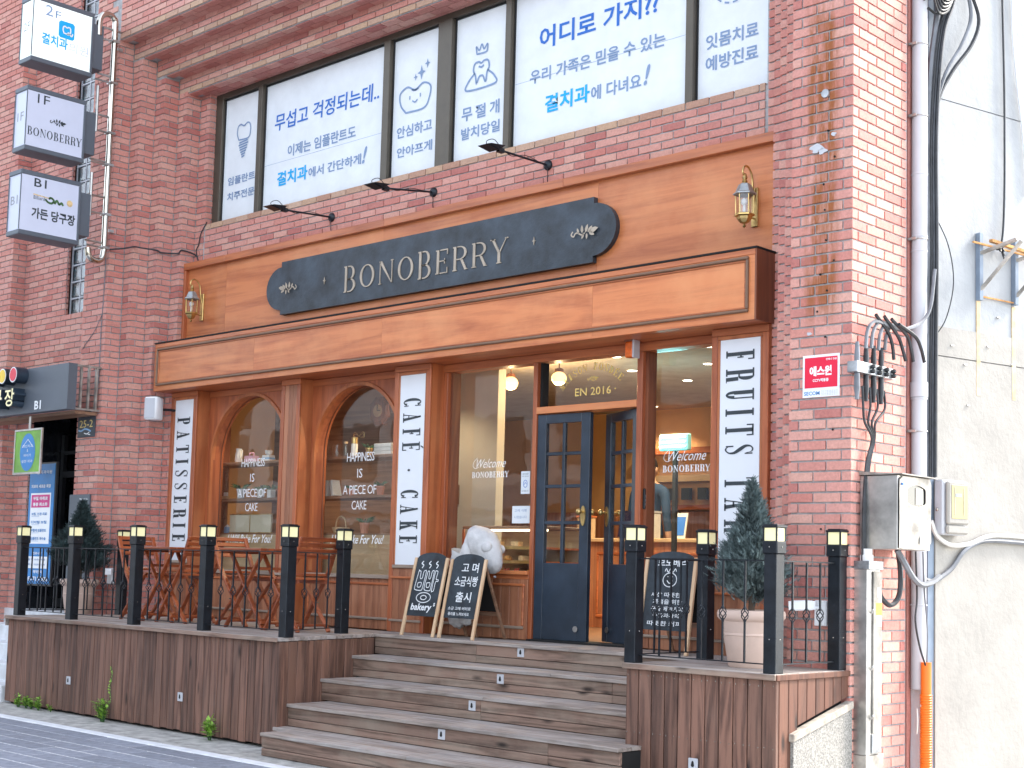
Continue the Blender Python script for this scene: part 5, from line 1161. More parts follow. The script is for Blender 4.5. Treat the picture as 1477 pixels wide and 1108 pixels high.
# ================================================================== CAFE INTERIOR
ir = thing('cafe_interior', 'warm wood toned cafe room seen through the shopfront glass', 'room', (-5, 3.5, ZD))
IX0, IX1, IY0, IY1, IZ = -9.0, -.3, .83, 6.0, 3.42
box('floor', 'inner_floor', (IX0, IX1, .86, IY1, ZD-.04, ZD-.002), ir); box('ceiling', 'inner_ceiling', (IX0, IX1, .82, IY1, IZ, IZ+.05), ir); box('back_wall', 'inner_wall', (IX0, IX1, IY1, IY1+.05, ZD, IZ), ir)
box('side_wall', 'inner_wall', (IX1, IX1+.05, .82, IY1, ZD, IZ), ir); box('side_wall', 'inner_wall', (IX0-.05, IX0, .82, IY1, ZD, IZ), ir)
box('partition', 'inner_grey', (-6.15, -4.80, 1.75, 1.85, ZD, IZ-.002), ir); box('partition', 'shelfwood', (-9, -6.151, 2.3, 2.36, ZD, IZ-.002), ir)
m = MB(); m.box(-6.14, -4.81, 1.74, 1.749, ZD+.50, ZD+.56); m.build('dado', 'dark_gap', ir)
m = MB(); m.box(-5.42, -5.29, 1.735, 1.748, 2.03, 2.22); m.build('wall_picture', 'shelfwood', ir)
# beams, panels and kitchen hatch on the back wall
for (z0, z1, mt) in ((2.52, 2.60, 'oak_pale'), (2.86, 2.93, 'stain_x'), (2.18, 2.24, 'stain_x')): box('wall_rail', mt, (-6.4, -1.0, 5.86, 5.999, z0, z1), ir)
for i in range(9): box('wall_panel', 'redwood_z', (-8.6+i*.95, -7.7+i*.95, 5.95, 5.998, ZD+.02, 2.17), ir, bevel=.01)
for i in range(3): box('hatch_slot', 'dark_gap', (-5.92+i*.24, -5.80+i*.24, 5.84, 5.9, 2.30, 2.44), ir)
t = thing('service_counter', 'wooden service counter inside the open doorway', 'counter', (-4.6, 3.6, ZD))
box('counter_body', 'redwood_z', (-5.6, -3.2, 3.4, 4.0, ZD, 1.72), t); box('counter_top', 'oak_pale', (-5.65, -3.15, 3.35, 4.05, 1.72, 1.76), t, bevel=.006)
for i in range(4): molding('counter_molding', 'stain_x', -5.5+i*.58, -5.02+i*.58, .95, 1.62, 3.40, .03, t)
t = thing('counter_tablet', 'dark order tablet standing on the service counter', 'tablet', (-4.78, 3.5, 1.76)); m = MB(); m.prism([(-.12, .02), (.12, .02), (.12, .3), (-.12, .3)], (-4.62, 3.5, 1.76), (1, 0, 0), (0, .25, .97), (0, 1, 0), .012); m.build('screen', 'screen', t); m = MB(); m.beam((-4.62, 3.55, 1.765), (-4.62, 3.58, 1.9), .05, .02); m.build('stand', 'ceramic', t)
t = thing('card_reader', 'small blue framed card on the counter between the door leaves', 'card stand', (-4.0, 3.45, 1.76)); m = MB(); m.prism([(-.07, 0), (.07, 0), (.07, .26), (-.07, .26)], (-3.95, 3.5, 1.765), (1, 0, 0), (0, .2, .98), (0, 1, 0), .012); m.build('frame', 'ceramic', t); m = MB(); m.prism([(-.055, .03), (.055, .03), (.055, .22), (-.055, .22)], (-3.95, 3.498, 1.765), (1, 0, 0), (0, .2, .98), (0, -1, 0), .003); m.build('card', 'ink_blue', t)
for k, (x, z, w_, h_) in enumerate(((-5.25, 1.76, .14, .22), (-4.35, 1.76, .10, .26))):
    t = thing('pastry_box', ('orange wooden crate on the counter, left', 'slim white dispenser on the counter')[k], 'box', (x, 3.5, z)); box('body', ('oak_pale', 'ceramic')[k], (x, x+w_, 3.45, 3.6, z, z+h_), t, bevel=.01); box('lid', ('stain_x', 'pvc_grey')[k], (x-.005, x+w_+.005, 3.445, 3.605, z+h_, z+h_+.02), t)
# display case with pastries
dc = thing('display_case', 'lit glass pastry display case behind the window with the notices', 'display case', (-4.2, 1.2, ZD))
cx0, cx1, cy0, cy1 = -4.40, -3.42, .93, 1.45
box('case_base', 'shelfwood', (cx0, cx1, cy0, cy1, ZD, 1.34), dc); box('case_top', 'shelfwood', (cx0, cx1, cy0, cy1, 1.76, 1.785), dc, bevel=.004); box('case_light', 'case_light', (cx0+.03, cx1-.03, cy0+.05, cy0+.08, 1.742, 1.758), dc)
box('case_back', 'oak_pale', (cx0, cx1, cy1-.02, cy1, 1.34, 1.758), dc)
for z in (1.355, 1.47, 1.59): box('case_shelf', 'stain_x', (cx0+.01, cx1-.01, cy0+.01, cy1-.021, z, z+.018), dc); box('shelf_edge', 'brass', (cx0+.01, cx1-.01, cy0, cy0+.009, z-.004, z+.022), dc)
for x in (cx0, cx1-.02): box('case_post', 'stain_z', (x, x+.02, cy0, cy0+.02, 1.34, 1.758), dc)
rp = random.Random(11); tmpl = {}
def pastry(kind, x, y, z, label):
    key = kind
    t = thing('pastry', label, 'pastry', (x, y, z), rp.uniform(-.3, .3), group='pastries in the lit display case'); W[t.name] = Vector((0, 0, 0)); t.scale = (.8, .8, .75)
    if kind not in tmpl:
        m = MB()
        if kind == 'cake_slice': m.prism([(0, -.04), (.10, -.045), (.10, .045)], (-.05, 0, 0), (1, 0, 0), (0, 1, 0), (0, 0, 1), .06)
        elif kind == 'bun': m.ball((0, 0, .028), .045, 12, 8, sc=(1.1, .9, .75))
        else: m.lathe([(.045, 0), (.055, .03), (.04, .034)], (0, 0, 0), 14); m.ball((0, 0, .04), .034, 10, 6, sc=(1, 1, .8)); m.ball((.02, .01, .058), .014, 8, 6); m.ball((-.02, .0, .058), .014, 8, 6)
        o = m.build('body', {'cake_slice': 'cake', 'bun': 'pastry', 'berry_tart': 'berry'}[kind], t, smooth=(kind != 'cake_slice')); tmpl[kind] = o.data
    else: link('body', tmpl[kind], t)
    return t
for k in range(7):
    pastry(('bun', 'bun', 'bun', 'berry_tart', 'berry_tart', 'bun', 'bun')[k], -4.33+k*.138, .985+.02*(k % 2), 1.373, ('golden bun at the left of the bottom shelf', 'second golden bun on the bottom shelf', 'third golden bun, centre left of the bottom shelf', 'red berry tart in the middle of the bottom shelf', 'red berry tart right of centre on the bottom shelf', 'golden bun right of the berry tarts', 'golden bun at the right end of the bottom shelf')[k])
for k in range(5):
    pastry('cake_slice' if k % 2 else 'bun', -4.28+k*.19, 1.0, 1.488, ('golden bun at the left of the middle shelf', 'cake slice left of centre on the middle shelf', 'golden bun in the centre of the middle shelf', 'cake slice right of centre on the middle shelf', 'golden bun at the right of the middle shelf')[k])
for k in range(4):
    pastry('cake_slice', -4.24+k*.22, 1.0, 1.608, ('cake slice at the left of the top shelf', 'cake slice left of centre on the top shelf', 'cake slice right of centre on the top shelf', 'cake slice at the right of the top shelf')[k])
# pendant lamps and downlights
def pendant(x, y, z, label):
    t = thing('pendant_lamp', label, 'pendant lamp', (x, y, z), group='glowing globe pendant lamps'); W[t.name] = Vector((0, 0, 0)); m = MB(); m.ball((0, 0, 0), .072, 20, 12, sc=(1, 1, .88)); m.build('globe', 'globe_lit', t, smooth='all'); m = MB(); m.lathe([(.045, .07), (.04, .10), (.01, .11)], (0, 0, -.01), 14); m.tube([(0, 0, .09), (0, 0, IZ-z)], .005, 6); m.build('fitting', 'stain_dark', t)
    l = bpy.data.lights.new('lamp_light', 'POINT'); l.energy = 9; l.color = (1, .66, .34); l.shadow_soft_size = .02; lo = bpy.data.objects.new('lamp_light', l); COL.objects.link(lo); lo.parent = t; lo.location = (0, 0, -.11)
pendant(-4.86, 1.98, 3.21, 'globe pendant lamp glimpsed beside the grey partition in the plain window'); pendant(-4.21, 1.95, 3.205, 'round glowing pendant lamp behind the transom over the doors')
def downlight(x, y, e, label):
    t = thing('downlight', label, 'downlight', (x, y, IZ), group='small recessed ceiling downlights'); W[t.name] = Vector((0, 0, 0)); m = MB(); m.lathe([(.045, -.004), (.05, -.0005)], (0, 0, 0), 16); m.build('lens', 'downlight_lit', t); m = MB()
    m.tube([(.055*math.cos(a), .055*math.sin(a), -.004) for a in [i*math.pi/8 for i in range(16)]], .007, 5, closed=True); m.build('rim', 'ceramic', t)
    l = bpy.data.lights.new('lamp_light', 'SPOT'); l.energy = e; l.color = (1, .78, .5); l.spot_size = R(120); l.spot_blend = .6; l.shadow_soft_size = .02; lo = bpy.data.objects.new('lamp_light', l); COL.objects.link(lo); lo.parent = t; lo.location = (0, 0, -.03)
for x, y, lb in ((-3.79, 2.27, 'ceiling downlight nearest the doors, right of the transom'), (-2.72, 2.25, 'ceiling downlight at the top right corner of the right window'), (-3.33, 3.10, 'ceiling downlight just below the top one in the right window'), (-4.20, 3.94, 'ceiling downlight in the middle of the right window'), (-4.235, 3.07, 'ceiling downlight beside the post right of the transom'), (-5.93, 5.6, 'ceiling downlight far back near the insect lamp'), (-7.5, 1.15, 'ceiling downlight over the left arched window'), (-5.35, 1.05, 'ceiling downlight over the right arched window')):  # the two over the arches are added to brighten the shelf items
    downlight(x, y, 16 if x < -5 else 22, lb)
# insect lamp
t = thing('insect_lamp', 'glowing cyan insect lamp on a pole behind the right window', 'insect lamp', (-3.66, 3.0, 2.67)); q0 = Vector((-3.66, 3.0, 2.67))
box('housing', 'tube_housing', (q0.x-.175, q0.x+.175, 3.0, 3.06, 2.59, 2.75), t, bevel=.01)
for k in range(3): m = MB(); m.tube([(q0.x-.15, 2.985, 2.625+k*.045), (q0.x+.15, 2.985, 2.625+k*.045)], .010, 8); m.build('tube', 'tube_cyan', t)
box('pole', 'dark_gap', (q0.x-.02, q0.x+.02, 3.02, 3.06, ZD, 2.589), t)
l = bpy.data.lights.new('lamp_light', 'POINT'); l.energy = 2; l.color = (.3, .95, 1); l.shadow_soft_size = .15; lo = bpy.data.objects.new('lamp_light', l); COL.objects.link(lo); lo.parent = t; lo.location = (0, -.15, 0)
# ------------------------------------------------------------------ person inside
pr_ = thing('person', 'person with short dark hair in a navy shirt standing inside, back to the window', 'person', (-4.83, 4.15, ZD+.02), R(0)); W[pr_.name] = Vector((0, 0, 0))
def skin(nodes, edges, name, mat, parent, root=0, sub=2):
    me = bpy.data.meshes.new(name); me.from_pydata([n_[0] for n_ in nodes], edges, []); o = link(name, me, parent); me.materials.append(G(mat)); o.modifiers.new('skin', 'SKIN')
    for i, n_ in enumerate(nodes): rr = n_[1] if isinstance(n_[1], tuple) else (n_[1], n_[1]); me.skin_vertices[0].data[i].radius = rr; me.skin_vertices[0].data[i].use_root = (i == root)
    s_ = o.modifiers.new('sub', 'SUBSURF'); s_.levels = sub; nm = apply_mods(o); nm.polygons.foreach_set('use_smooth', [True]*len(nm.polygons)); return o
N = [((0, 0, .98), (.15, .11)), ((0, 0, 1.15), (.145, .10)), ((0, 0, 1.32), (.165, .11)), ((0, 0, 1.45), (.12, .09)), ((0, 0, 1.53), .055), ((0, -.01, 1.60), .07),
     ((-.20, 0, 1.42), .062), ((-.235, -.01, 1.16), .048), ((-.235, .04, .93), .036), ((-.235, .06, .85), .032), ((.20, 0, 1.42), .062), ((.235, -.01, 1.16), .048), ((.235, .04, .93), .036), ((.235, .06, .85), .032),
     ((-.09, 0, .86), .09), ((-.10, .01, .48), .062), ((-.10, -.02, .08), .045), ((-.11, .09, .035), .04), ((.09, 0, .86), .09), ((.10, .01, .48), .062), ((.10, -.02, .08), .045), ((.11, .09, .035), .04)]
Ed = [(0, 1), (1, 2), (2, 3), (3, 4), (4, 5), (3, 6), (6, 7), (7, 8), (8, 9), (3, 10), (10, 11), (11, 12), (12, 13), (0, 14), (14, 15), (15, 16), (16, 17), (0, 18), (18, 19), (19, 20), (20, 21)]
bo = skin(N, Ed, 'body', 'shirt', pr_)
bo.data.materials.append(G('trousers')); bo.data.materials.append(G('skin'))
for p in bo.data.polygons: z = p.center.z; p.material_index = 2 if z > 1.50 or (abs(p.center.x) > .17 and z < 1.0) else (1 if z < .95 else 0)
m = MB(); m.ball((0, .0, 1.665), .095, 16, 12, sc=(.82, 1.0, 1.22)); m.ball((0, .10, 1.645), .018, 8, 6); m.ball((-.08, .0, 1.655), .022, 8, 6, sc=(.5, .8, 1.3)); m.ball((.08, .0, 1.655), .022, 8, 6, sc=(.5, .8, 1.3)); m.build('head', 'skin', pr_, smooth='all')
m = MB(); m.ball((0, -.022, 1.695), .103, 16, 12, sc=(.86, .98, 1.12)); m.build('hair', 'hair', pr_, smooth='all')
for s in (-1, 1):
    for k in range(4): m = MB(); y = .035+.017*k; x = s*.237; m.tube([(x, y, .845), (x, y+.004, .79), (x-s*.006, y+.008, .762-.006*abs(k-1))], [.0095, .008, .006], 6); m.build('finger', 'skin', pr_, smooth='all')
    m = MB(); m.tube([(s*.225, .09, .87), (s*.218, .115, .82)], [.011, .008], 6); m.build('thumb', 'skin', pr_, smooth='all')
# ------------------------------------------------------------------ shelving in the arched windows
def shelf_unit(x0, x1, label):
    t = thing('window_shelves', label, 'shelves', (x0, 1.1, ZD))
    for z in (1.69, 2.05, 2.43): box('shelf', 'shelfwood', (x0, x1, .88, 1.20, z, z+.028), t, bevel=.003)
    box('back_board', 'oak_pale', (x0+.0, x1, .86, .879, 1.20, 1.70), t)
    for x in (x0+.16, x1-.2):
        for z in (1.718, 2.078): m = MB(); m.lathe([(.022, 0), (.022, .03), (.013, .05), (.02, .09), (.024, .15), (.015, .22), (.02, .26), (.013, .29), (.022, .305), (.022, .35)], (x, 1.08, z), 12); m.build('spindle', 'shelfwood', t, smooth=True)
    box('side_post', 'stain_dark', (x0-.03, x0, .86, 1.22, ZD, 2.9), t); return t
shelf_unit(-8.35, -6.95, 'dark wooden shelves filling the left arched window'); shelf_unit(-6.70, -5.10, 'dark wooden shelves filling the right arched window')
SZ = (1.718, 2.078, 2.458)
def small(name, label, cat, parts, loc, group=None, sc_=.66):
    t = thing(name, label, cat, (loc[0], .97, loc[2]), group=group); W[t.name] = Vector((0, 0, 0)); t.scale = (sc_,)*3
    for nm, mt, fn in parts: m = MB(); fn(m); m.build(nm, mt, t, smooth=True)
    return t
def pot_plant(x, z, label, pm='ceramic', s=1.0, seed=0, sq=False, leafm='leaf_dark'):
    rn = random.Random(seed)
    def pot(m):
        if sq: m.box(-.045*s, .045*s, -.045*s, .045*s, 0, .13*s)
        else: m.lathe([(.045*s, 0), (.06*s, .11*s), (.066*s, .112*s), (.066*s, .135*s), (.05*s, .13*s)], (0, 0, 0), 16)
    def lf(m):
        for i in range(26):
            a = rn.uniform(0, 6.28); L = rn.uniform(.08, .17)*s; up = rn.uniform(.5, 1.3); d = Vector((math.cos(a), math.sin(a), up)).normalized(); b = Vector((0, 0, .12*s)); s2 = d.cross(Vector((0, 0, 1))).normalized()*.009*s; mid = b+d*L*.6; tip = b+d*L+Vector((math.cos(a), math.sin(a), -.6))*L*.25; m.add([b, mid+s2, tip, mid-s2], [(0, 1, 2), (0, 2, 3)])
    return small('potted_plant', label, 'houseplant', [('pot', pm, pot), ('leaves', leafm, lf)], (x, 1.0, z), 'little potted plants on the window shelves')
def bookf(x, z, h, th, label, tilt=0, mt='book'):
    t = thing('book', label, 'book', (x, .97, z), group='pale books on the window shelves'); W[t.name] = Vector((0, 0, 0)); t.rotation_euler = (0, tilt, 0); t.scale = (.9, .66, .66); box('cover', mt, (0, th, -.08, .08, 0, h), t, bevel=.002); box('pages', 'paper', (.004, th-.004, -.076, .075, h, h+.001), t)
small('pitcher', 'tall white pitcher on the top shelf of the left arched window', 'pitcher', [('body', 'ceramic', lambda m: m.lathe([(.05, 0), (.062, .04), (.055, .13), (.042, .19), (.052, .23), (.05, .228)], (0, 0, 0), 20)), ('handle', 'ceramic', lambda m: m.tube(spline([(.05, 0, .20), (.095, 0, .19), (.095, 0, .11), (.057, 0, .08)], 5), .008, 6))], (-7.84, 1.0, SZ[2]))
small('handbag_box', 'pink carton with a handle on the top shelf of the left arched window', 'box', [('carton', 'pink', lambda m: m.box(-.11, .11, -.06, .06, 0, .10)), ('handle', 'pink', lambda m: m.tube(spline([(-.06, 0, .10), (-.05, 0, .145), (.05, 0, .145), (.06, 0, .10)], 4), .01, 6))], (-7.61, 1.0, SZ[2]))
small('cup_stack', 'white cup on stacked pale blue boxes on the top shelf', 'cup', [('cup', 'ceramic', lambda m: m.lathe([(.025, .10), (.05, .12), (.062, .17), (.058, .17), (.02, .12)], (0, 0, 0), 18)), ('blue_box', 'pale_blue', lambda m: m.box(-.09, .09, -.06, .06, .03, .06)), ('lid_box', 'ceramic', lambda m: (m.box(-.10, .10, -.065, .065, 0, .029), m.box(-.085, .085, -.06, .06, .061, .095)))], (-7.32, 1.0, SZ[2]))
pot_plant(-7.77, SZ[1], 'spiky plant in a tall grey pot, middle shelf of the left arch', 'pvc_grey', 1.15, 1); pot_plant(-7.43, SZ[1], 'plant in a white footed pot, middle shelf of the left arch', 'ceramic', 1.0, 2); pot_plant(-7.25, SZ[1], 'plant in a square white pot, right end of the middle shelf', 'ceramic', 1.0, 3, True)
small('framed_cards', 'small card rack with pictures at the left of the middle shelf', 'card rack', [('rack', 'oak_pale', lambda m: m.box(-.06, .06, -.03, .03, 0, .05)), ('card', 'ceramic', lambda m: m.box(-.05, .05, -.008, .008, .05, .11))], (-8.04, 1.0, SZ[1]))
small('menu_board', 'pale double panel board standing on the bottom shelf of the left arch', 'board', [('panel', 'cream_panel', lambda m: (m.box(-.37, -.005, -.01, .01, .01, .20), m.box(.005, .37, -.01, .01, .01, .20))), ('frame', 'brass', lambda m: (m.box(-.38, .38, -.012, .012, 0, .01), m.box(-.38, .38, -.012, .012, .20, .21), m.box(-.004, .004, -.013, .013, .01, .20)))], (-7.58, .93, SZ[0]), None, .96)
small('milk_carton', 'small pale blue carton left of the double panel board', 'carton', [('body', 'pale_blue', lambda m: m.box(-.035, .035, -.035, .035, 0, .10)), ('top', 'ceramic', lambda m: m.lathe([(.045, .10), (.005, .14)], (0, 0, 0), 4))], (-7.99, .95, SZ[0]))
small('teal_mug', 'teal glass jar glimpsed under the left arched window shelf', 'jar', [('body', 'teal', lambda m: m.lathe([(.04, 0), (.055, .03), (.055, .07), (.035, .085)], (0, 0, 0), 16)), ('lid', 'ceramic', lambda m: m.lathe([(.036, .086), (.03, .10)], (0, 0, 0), 14))], (-7.20, .90, 1.34))
small('glass_jug', 'clear glass jug on the top shelf of the right arched window', 'jug', [('body', 'lamp_glass', lambda m: m.lathe([(.06, 0), (.075, .05), (.07, .13), (.055, .17), (.06, .20)], (0, 0, 0), 20)), ('handle', 'lamp_glass', lambda m: m.tube(spline([(-.06, 0, .17), (-.11, 0, .15), (-.10, 0, .06), (-.07, 0, .05)], 5), .007, 6))], (-6.22, 1.0, SZ[2]))
small('tea_canister', 'white canister with gold lid on the top shelf of the right arch', 'canister', [('body', 'ceramic', lambda m: m.lathe([(.05, 0), (.05, .19)], (0, 0, 0), 20)), ('lid', 'brass', lambda m: m.lathe([(.051, .191), (.051, .28), (.03, .285)], (0, 0, 0), 20))], (-5.96, 1.0, SZ[2]))
small('gold_butterfly', 'gold wire butterfly ornament over the canister in the right arch', 'ornament', [('wire', 'brass', lambda m: [m.tube(spline([(0, 0, .30), (sx*.09, 0, .36+dz_), (sx*.12, 0, .31+dz_), (sx*.05, 0, .28), (0, 0, .30)], 5), .0035, 5) for sx in (-1, 1) for dz_ in (0, -.03)])], (-5.90, .98, SZ[2]))
small('clear_vase', 'clear glass vase beside the canister in the right arch', 'vase', [('body', 'lamp_glass', lambda m: m.lathe([(.035, 0), (.05, .05), (.03, .15), (.042, .20)], (0, 0, 0), 18)), ('cork', 'oak_pale', lambda m: m.lathe([(.03, .20), (.03, .23)], (0, 0, 0), 12))], (-6.09, 1.02, SZ[2]))
pot_plant(-5.74, SZ[2], 'small plant in an amber glass pot, top shelf of the right arch', 'brass', .85, 7)
for k in range(3): t = thing('book', ('lowest pale book of the flat pile, top shelf of the right arch', 'middle pale book of the flat pile, top shelf of the right arch', 'uppermost pale book of the flat pile, top shelf of the right arch')[k], 'book', (-5.48, .97, SZ[2]+k*.036), group='pale books on the window shelves'); W[t.name] = Vector((0, 0, 0)); t.scale = (.95, .7, .7); box('cover', 'book', (-.13, .13, -.09, .09, 0, .048), t, bevel=.003); box('pages', 'paper', (-.131, .125, -.085, .085, .006, .042), t)
for k, (x, tl) in enumerate(((-6.47, 0), (-6.40, 0), (-6.33, -.0), (-6.22, -.28))): bookf(x, SZ[1], .24, .04, ('upright pale book at the left of the middle shelf, right arch', 'second upright pale book, right arch', 'third upright pale book, right arch', 'leaning pale book against the others, right arch')[k], tl)
pot_plant(-5.98, SZ[1], 'leafy plant in a small terracotta pot, centre of the middle shelf, right arch', 'terracotta', .8, 9); pot_plant(-5.56, SZ[1], 'plant in a terracotta pot, right end of the middle shelf, right arch', 'terracotta', 1.0, 10)
pot_plant(-5.77, SZ[0], 'plant in a terracotta pot on the bottom shelf of the right arch', 'terracotta', 1.15, 12)
small('woven_basket', 'arched woven basket on the bottom shelf of the right arch', 'basket', [('basket', 'oak_pale', lambda m: m.lathe([(.10, 0), (.13, .07), (.13, .09)], (0, 0, 0), 18)), ('handle', 'oak_pale', lambda m: m.tube(spline([(-.12, 0, .08), (-.09, 0, .2), (0, 0, .25), (.09, 0, .2), (.12, 0, .08)], 5), .012, 6))], (-6.12, 1.0, SZ[0]))
t = thing('wall_clock', 'octagonal dark wooden wall clock seen through the right arched window', 'clock', (-6.08, 1.4, 2.95)); W[t.name] = Vector((0, 0, 0))
m = MB(); m.lathe([(.15, 0), (.15, -.03), (.12, -.045)], (0, 0, 0), 8, axis='y'); m.build('case', 'stain_dark', t); m = MB(); m.lathe([(.065, -.046), (.063, -.052)], (0, 0, 0), 24, axis='y'); m.build('dial', 'oak_pale', t); m = MB(); m.box(-.004, .004, -.056, -.053, 0, .06); m.box(0, .045, -.056, -.053, -.004, .004); m.build('hand', 'dark_gap', t)
# ================================================================== LEFT END: SIGNS AND SERVICES
def lightbox(zb, zt, yb, yf, label, lit, words):
    """box hung square to the facade; lettered face looks along +x"""
    X1, X0 = -8.88, -9.14; mt = 'lightbox_lit' if lit else 'lightbox'
    t = thing('projecting_sign', label, 'sign', (X0, yf, zb), group='square projecting light box signs')
    box('face_panel', mt, (X0+.004, X1-.004, yb+.012, yf-.012, zb+.05, zt-.05), t)
    m = MB()
    for z0, z1 in ((zb, zb+.05), (zt-.05, zt)): m.box(X0, X1, yb, yf, z0, z1)
    m.box(X0, X1+.002, yf-.03, yf, zb+.0505, zt-.0505); m.box(X1-.012, X1+.001, yb-.0, yb+.012, zb+.0505, zt-.0505); m.box(X0, X0+.012, yb, yb+.012, zb+.0505, zt-.0505); m.build('frame', 'charcoal', t, bevel=.006)
    box('mount', 'charcoal', (X0+.03, X1-.03, yf+.001, yf+.13, zb+.12, zt-.1), t)
    m = MB()
    for z in (zb+.09, zt-.09): m.tube([(X1-.06, yf+.10, z), (X1-.06, yf+.36, z)], .012, 6)
    m.build('arm', 'steel', t)
    FR = (Vector((X1-.0025, 0, 0)), Vector((0, 1, 0)), Vector((0, 0, 1))); SD = (Vector((0, yb+.0105, 0)), Vector((1, 0, 0)), Vector((0, 0, 1)))
    H = zt-zb; Wd = yf-yb
    for (s, u0, v0, u1, v1, m_, kw) in words: text(s, yb+u0*Wd, zb+v0*H, yb+u1*Wd, zb+v1*H, *FR, m_, t, **kw)
    return t, FR, SD, (X0, X1)
YB, YF = -1.075, -.375
t, FR, SD, xx = lightbox(6.50, 7.20, YB, YF, 'lit dental clinic light box with blue tooth emblem, topmost of three', True,
    [('2', .20, .74, .32, .90, 'ink_grey', {}), ('F', .36, .74, .45, .85, 'ink_grey', {}), ('결치과', .16, .30, .58, .47, 'ink_cyan', dict(offset=.028)), ('의원', .60, .29, .92, .44, 'lightbox', {})])
m = MB(); c = [(.085*math.cos(a)**1, .085*math.sin(a)) for a in []]; q = [(-.07, -.09), (.07, -.09), (.09, -.07), (.09, .07), (.07, .09), (-.07, .09), (-.09, .07), (-.09, -.07)]
yc, zc_ = YB+.55*.7, 6.50+.60*.7
m.prism([(yc+a, zc_+b) for a, b in q], FR[0], FR[1], FR[2], (1, 0, 0), .002); m.build('emblem', 'ink_cyan', t)
strokes([[(yc+a*.07, zc_-.045+b*.085) for a, b in TOOTH], [(yc+.01, zc_-.05), (yc+.02, zc_-.02), (yc+.055, zc_-.05), (yc+.07, zc_-.02)]], .007, (FR[0].x+.003, 0, 0), FR[1], FR[2], 'ink_white', t, 'emblem', .001)
text('2F', xx[0]+.06, 6.84, xx[1]-.07, 6.93, *SD, 'grey_print', t)
t, FR, SD, xx = lightbox(5.56, 6.235, YB-.015, YF-.04, 'white light box with BONOBERRY and leafy scroll, middle of three', False, [('1F', .18, .76, .38, .90, 'ink_dark', {})])
Wd = .66; yb = YB-.015
serif('BONOBERRY', yb+.04*Wd, 5.56+.24*.675, yb+.96*Wd, 5.56+.37*.675, FR[0], FR[1], FR[2], 'ink_dark', t, T=.15, t=.05, gap=.16); flourish(FR[0]+Vector((.001, yb+.55*Wd, 5.56+.53*.675)), FR[1], FR[2], .055, 'ink_dark', t, .001); text('1F', xx[0]+.06, 5.88, xx[1]-.07, 5.97, *SD, 'grey_print', t)
t, FR, SD, xx = lightbox(4.68, 5.355, YB-.03, YF-.05, 'white light box for a billiard hall, lowest of three', False, [('B1', .22, .77, .42, .90, 'ink_dark', dict(offset=.01)), ('가든 당구장', .20, .28, .92, .45, 'ink_dark', dict(offset=.03)), ('Billiard', .22, .575, .40, .63, 'ink_dark', {})])
yb = YB-.03; Wd = .66
for (a, b, w_, h_, mt) in ((.22, .64, .26, .010, 'cake'), (.84, .62, .055, .055, 'cake')):
    m = MB()
    if w_ > h_: m.prism([(yb+a*Wd, 4.68+b*.675), (yb+(a+w_)*Wd, 4.68+b*.675-.01), (yb+(a+w_)*Wd, 4.68+b*.675), (yb+a*Wd, 4.68+b*.675+.012)], FR[0], FR[1], FR[2], (1, 0, 0), .001)
    else: m.prism([(yb+a*Wd+w_*.62*math.cos(q), 4.68+b*.675+w_*.62*math.sin(q)) for q in [i*math.pi/10 for i in range(20)]], FR[0], FR[1], FR[2], (1, 0, 0), .001)
    m.build('emblem', mt, t)
strokes([[(yb+.42*Wd, 5.09), (yb+.47*Wd, 5.065), (yb+.53*Wd, 5.06), (yb+.57*Wd, 5.09), (yb+.52*Wd, 5.115), (yb+.48*Wd, 5.10)], [(yb+.58*Wd, 5.06), (yb+.62*Wd, 5.10), (yb+.66*Wd, 5.065), (yb+.70*Wd, 5.085), (yb+.73*Wd, 5.06)]], .011, FR[0], FR[1], FR[2], 'leaf_dark', t, 'emblem', .001); text('B1', xx[0]+.05, 5.00, xx[1]-.07, 5.09, *SD, 'grey_print', t)
# stainless pipe frame carrying the light boxes
t = thing('sign_pipe_frame', 'shiny stainless pipe frame carrying the three light box signs', 'pipe frame', (-9.02, -.14, 4.5)); X = -8.93
m = MB(); m.tube(spline([(X, -.29, 7.0), (X, -.29, 7.16), (X, -.25, 7.24), (X, -.17, 7.26), (X, -.11, 7.22), (X, -.10, 7.12), (X, -.10, 6.5)], 5)+[(X, -.10, 5.6), (X, -.10, 4.75)]+spline([(X, -.10, 4.70), (X, -.12, 4.60), (X, -.19, 4.565), (X, -.27, 4.60), (X, -.29, 4.69)], 4), .033, 12); m.build('main_pipe', 'chrome', t, smooth=True)
m = MB(); m.box(X-.012, X+.012, -.06, .0, 6.9, 6.93); m.box(X-.012, X+.012, -.06, .0, 4.9, 4.93); m.tube([(X+.0, -.27, 6.45), (X, -.27, 5.95)], .018, 8); m.tube([(X, -.29, 5.50), (X, -.29, 5.03)], .018, 8)
m.build('side_pipe', 'steel', t, smooth=True)
for z in (6.98, 6.52, 5.97, 5.62, 5.08, 4.72): m = MB(); m.tube([(X, -.31, z), (X, -.06, z)], .011, 6); m.box(X-.04, X+.04, -.145, -.055, z-.012, z+.012); m.build('cross_bar', 'steel', t, smooth=True)
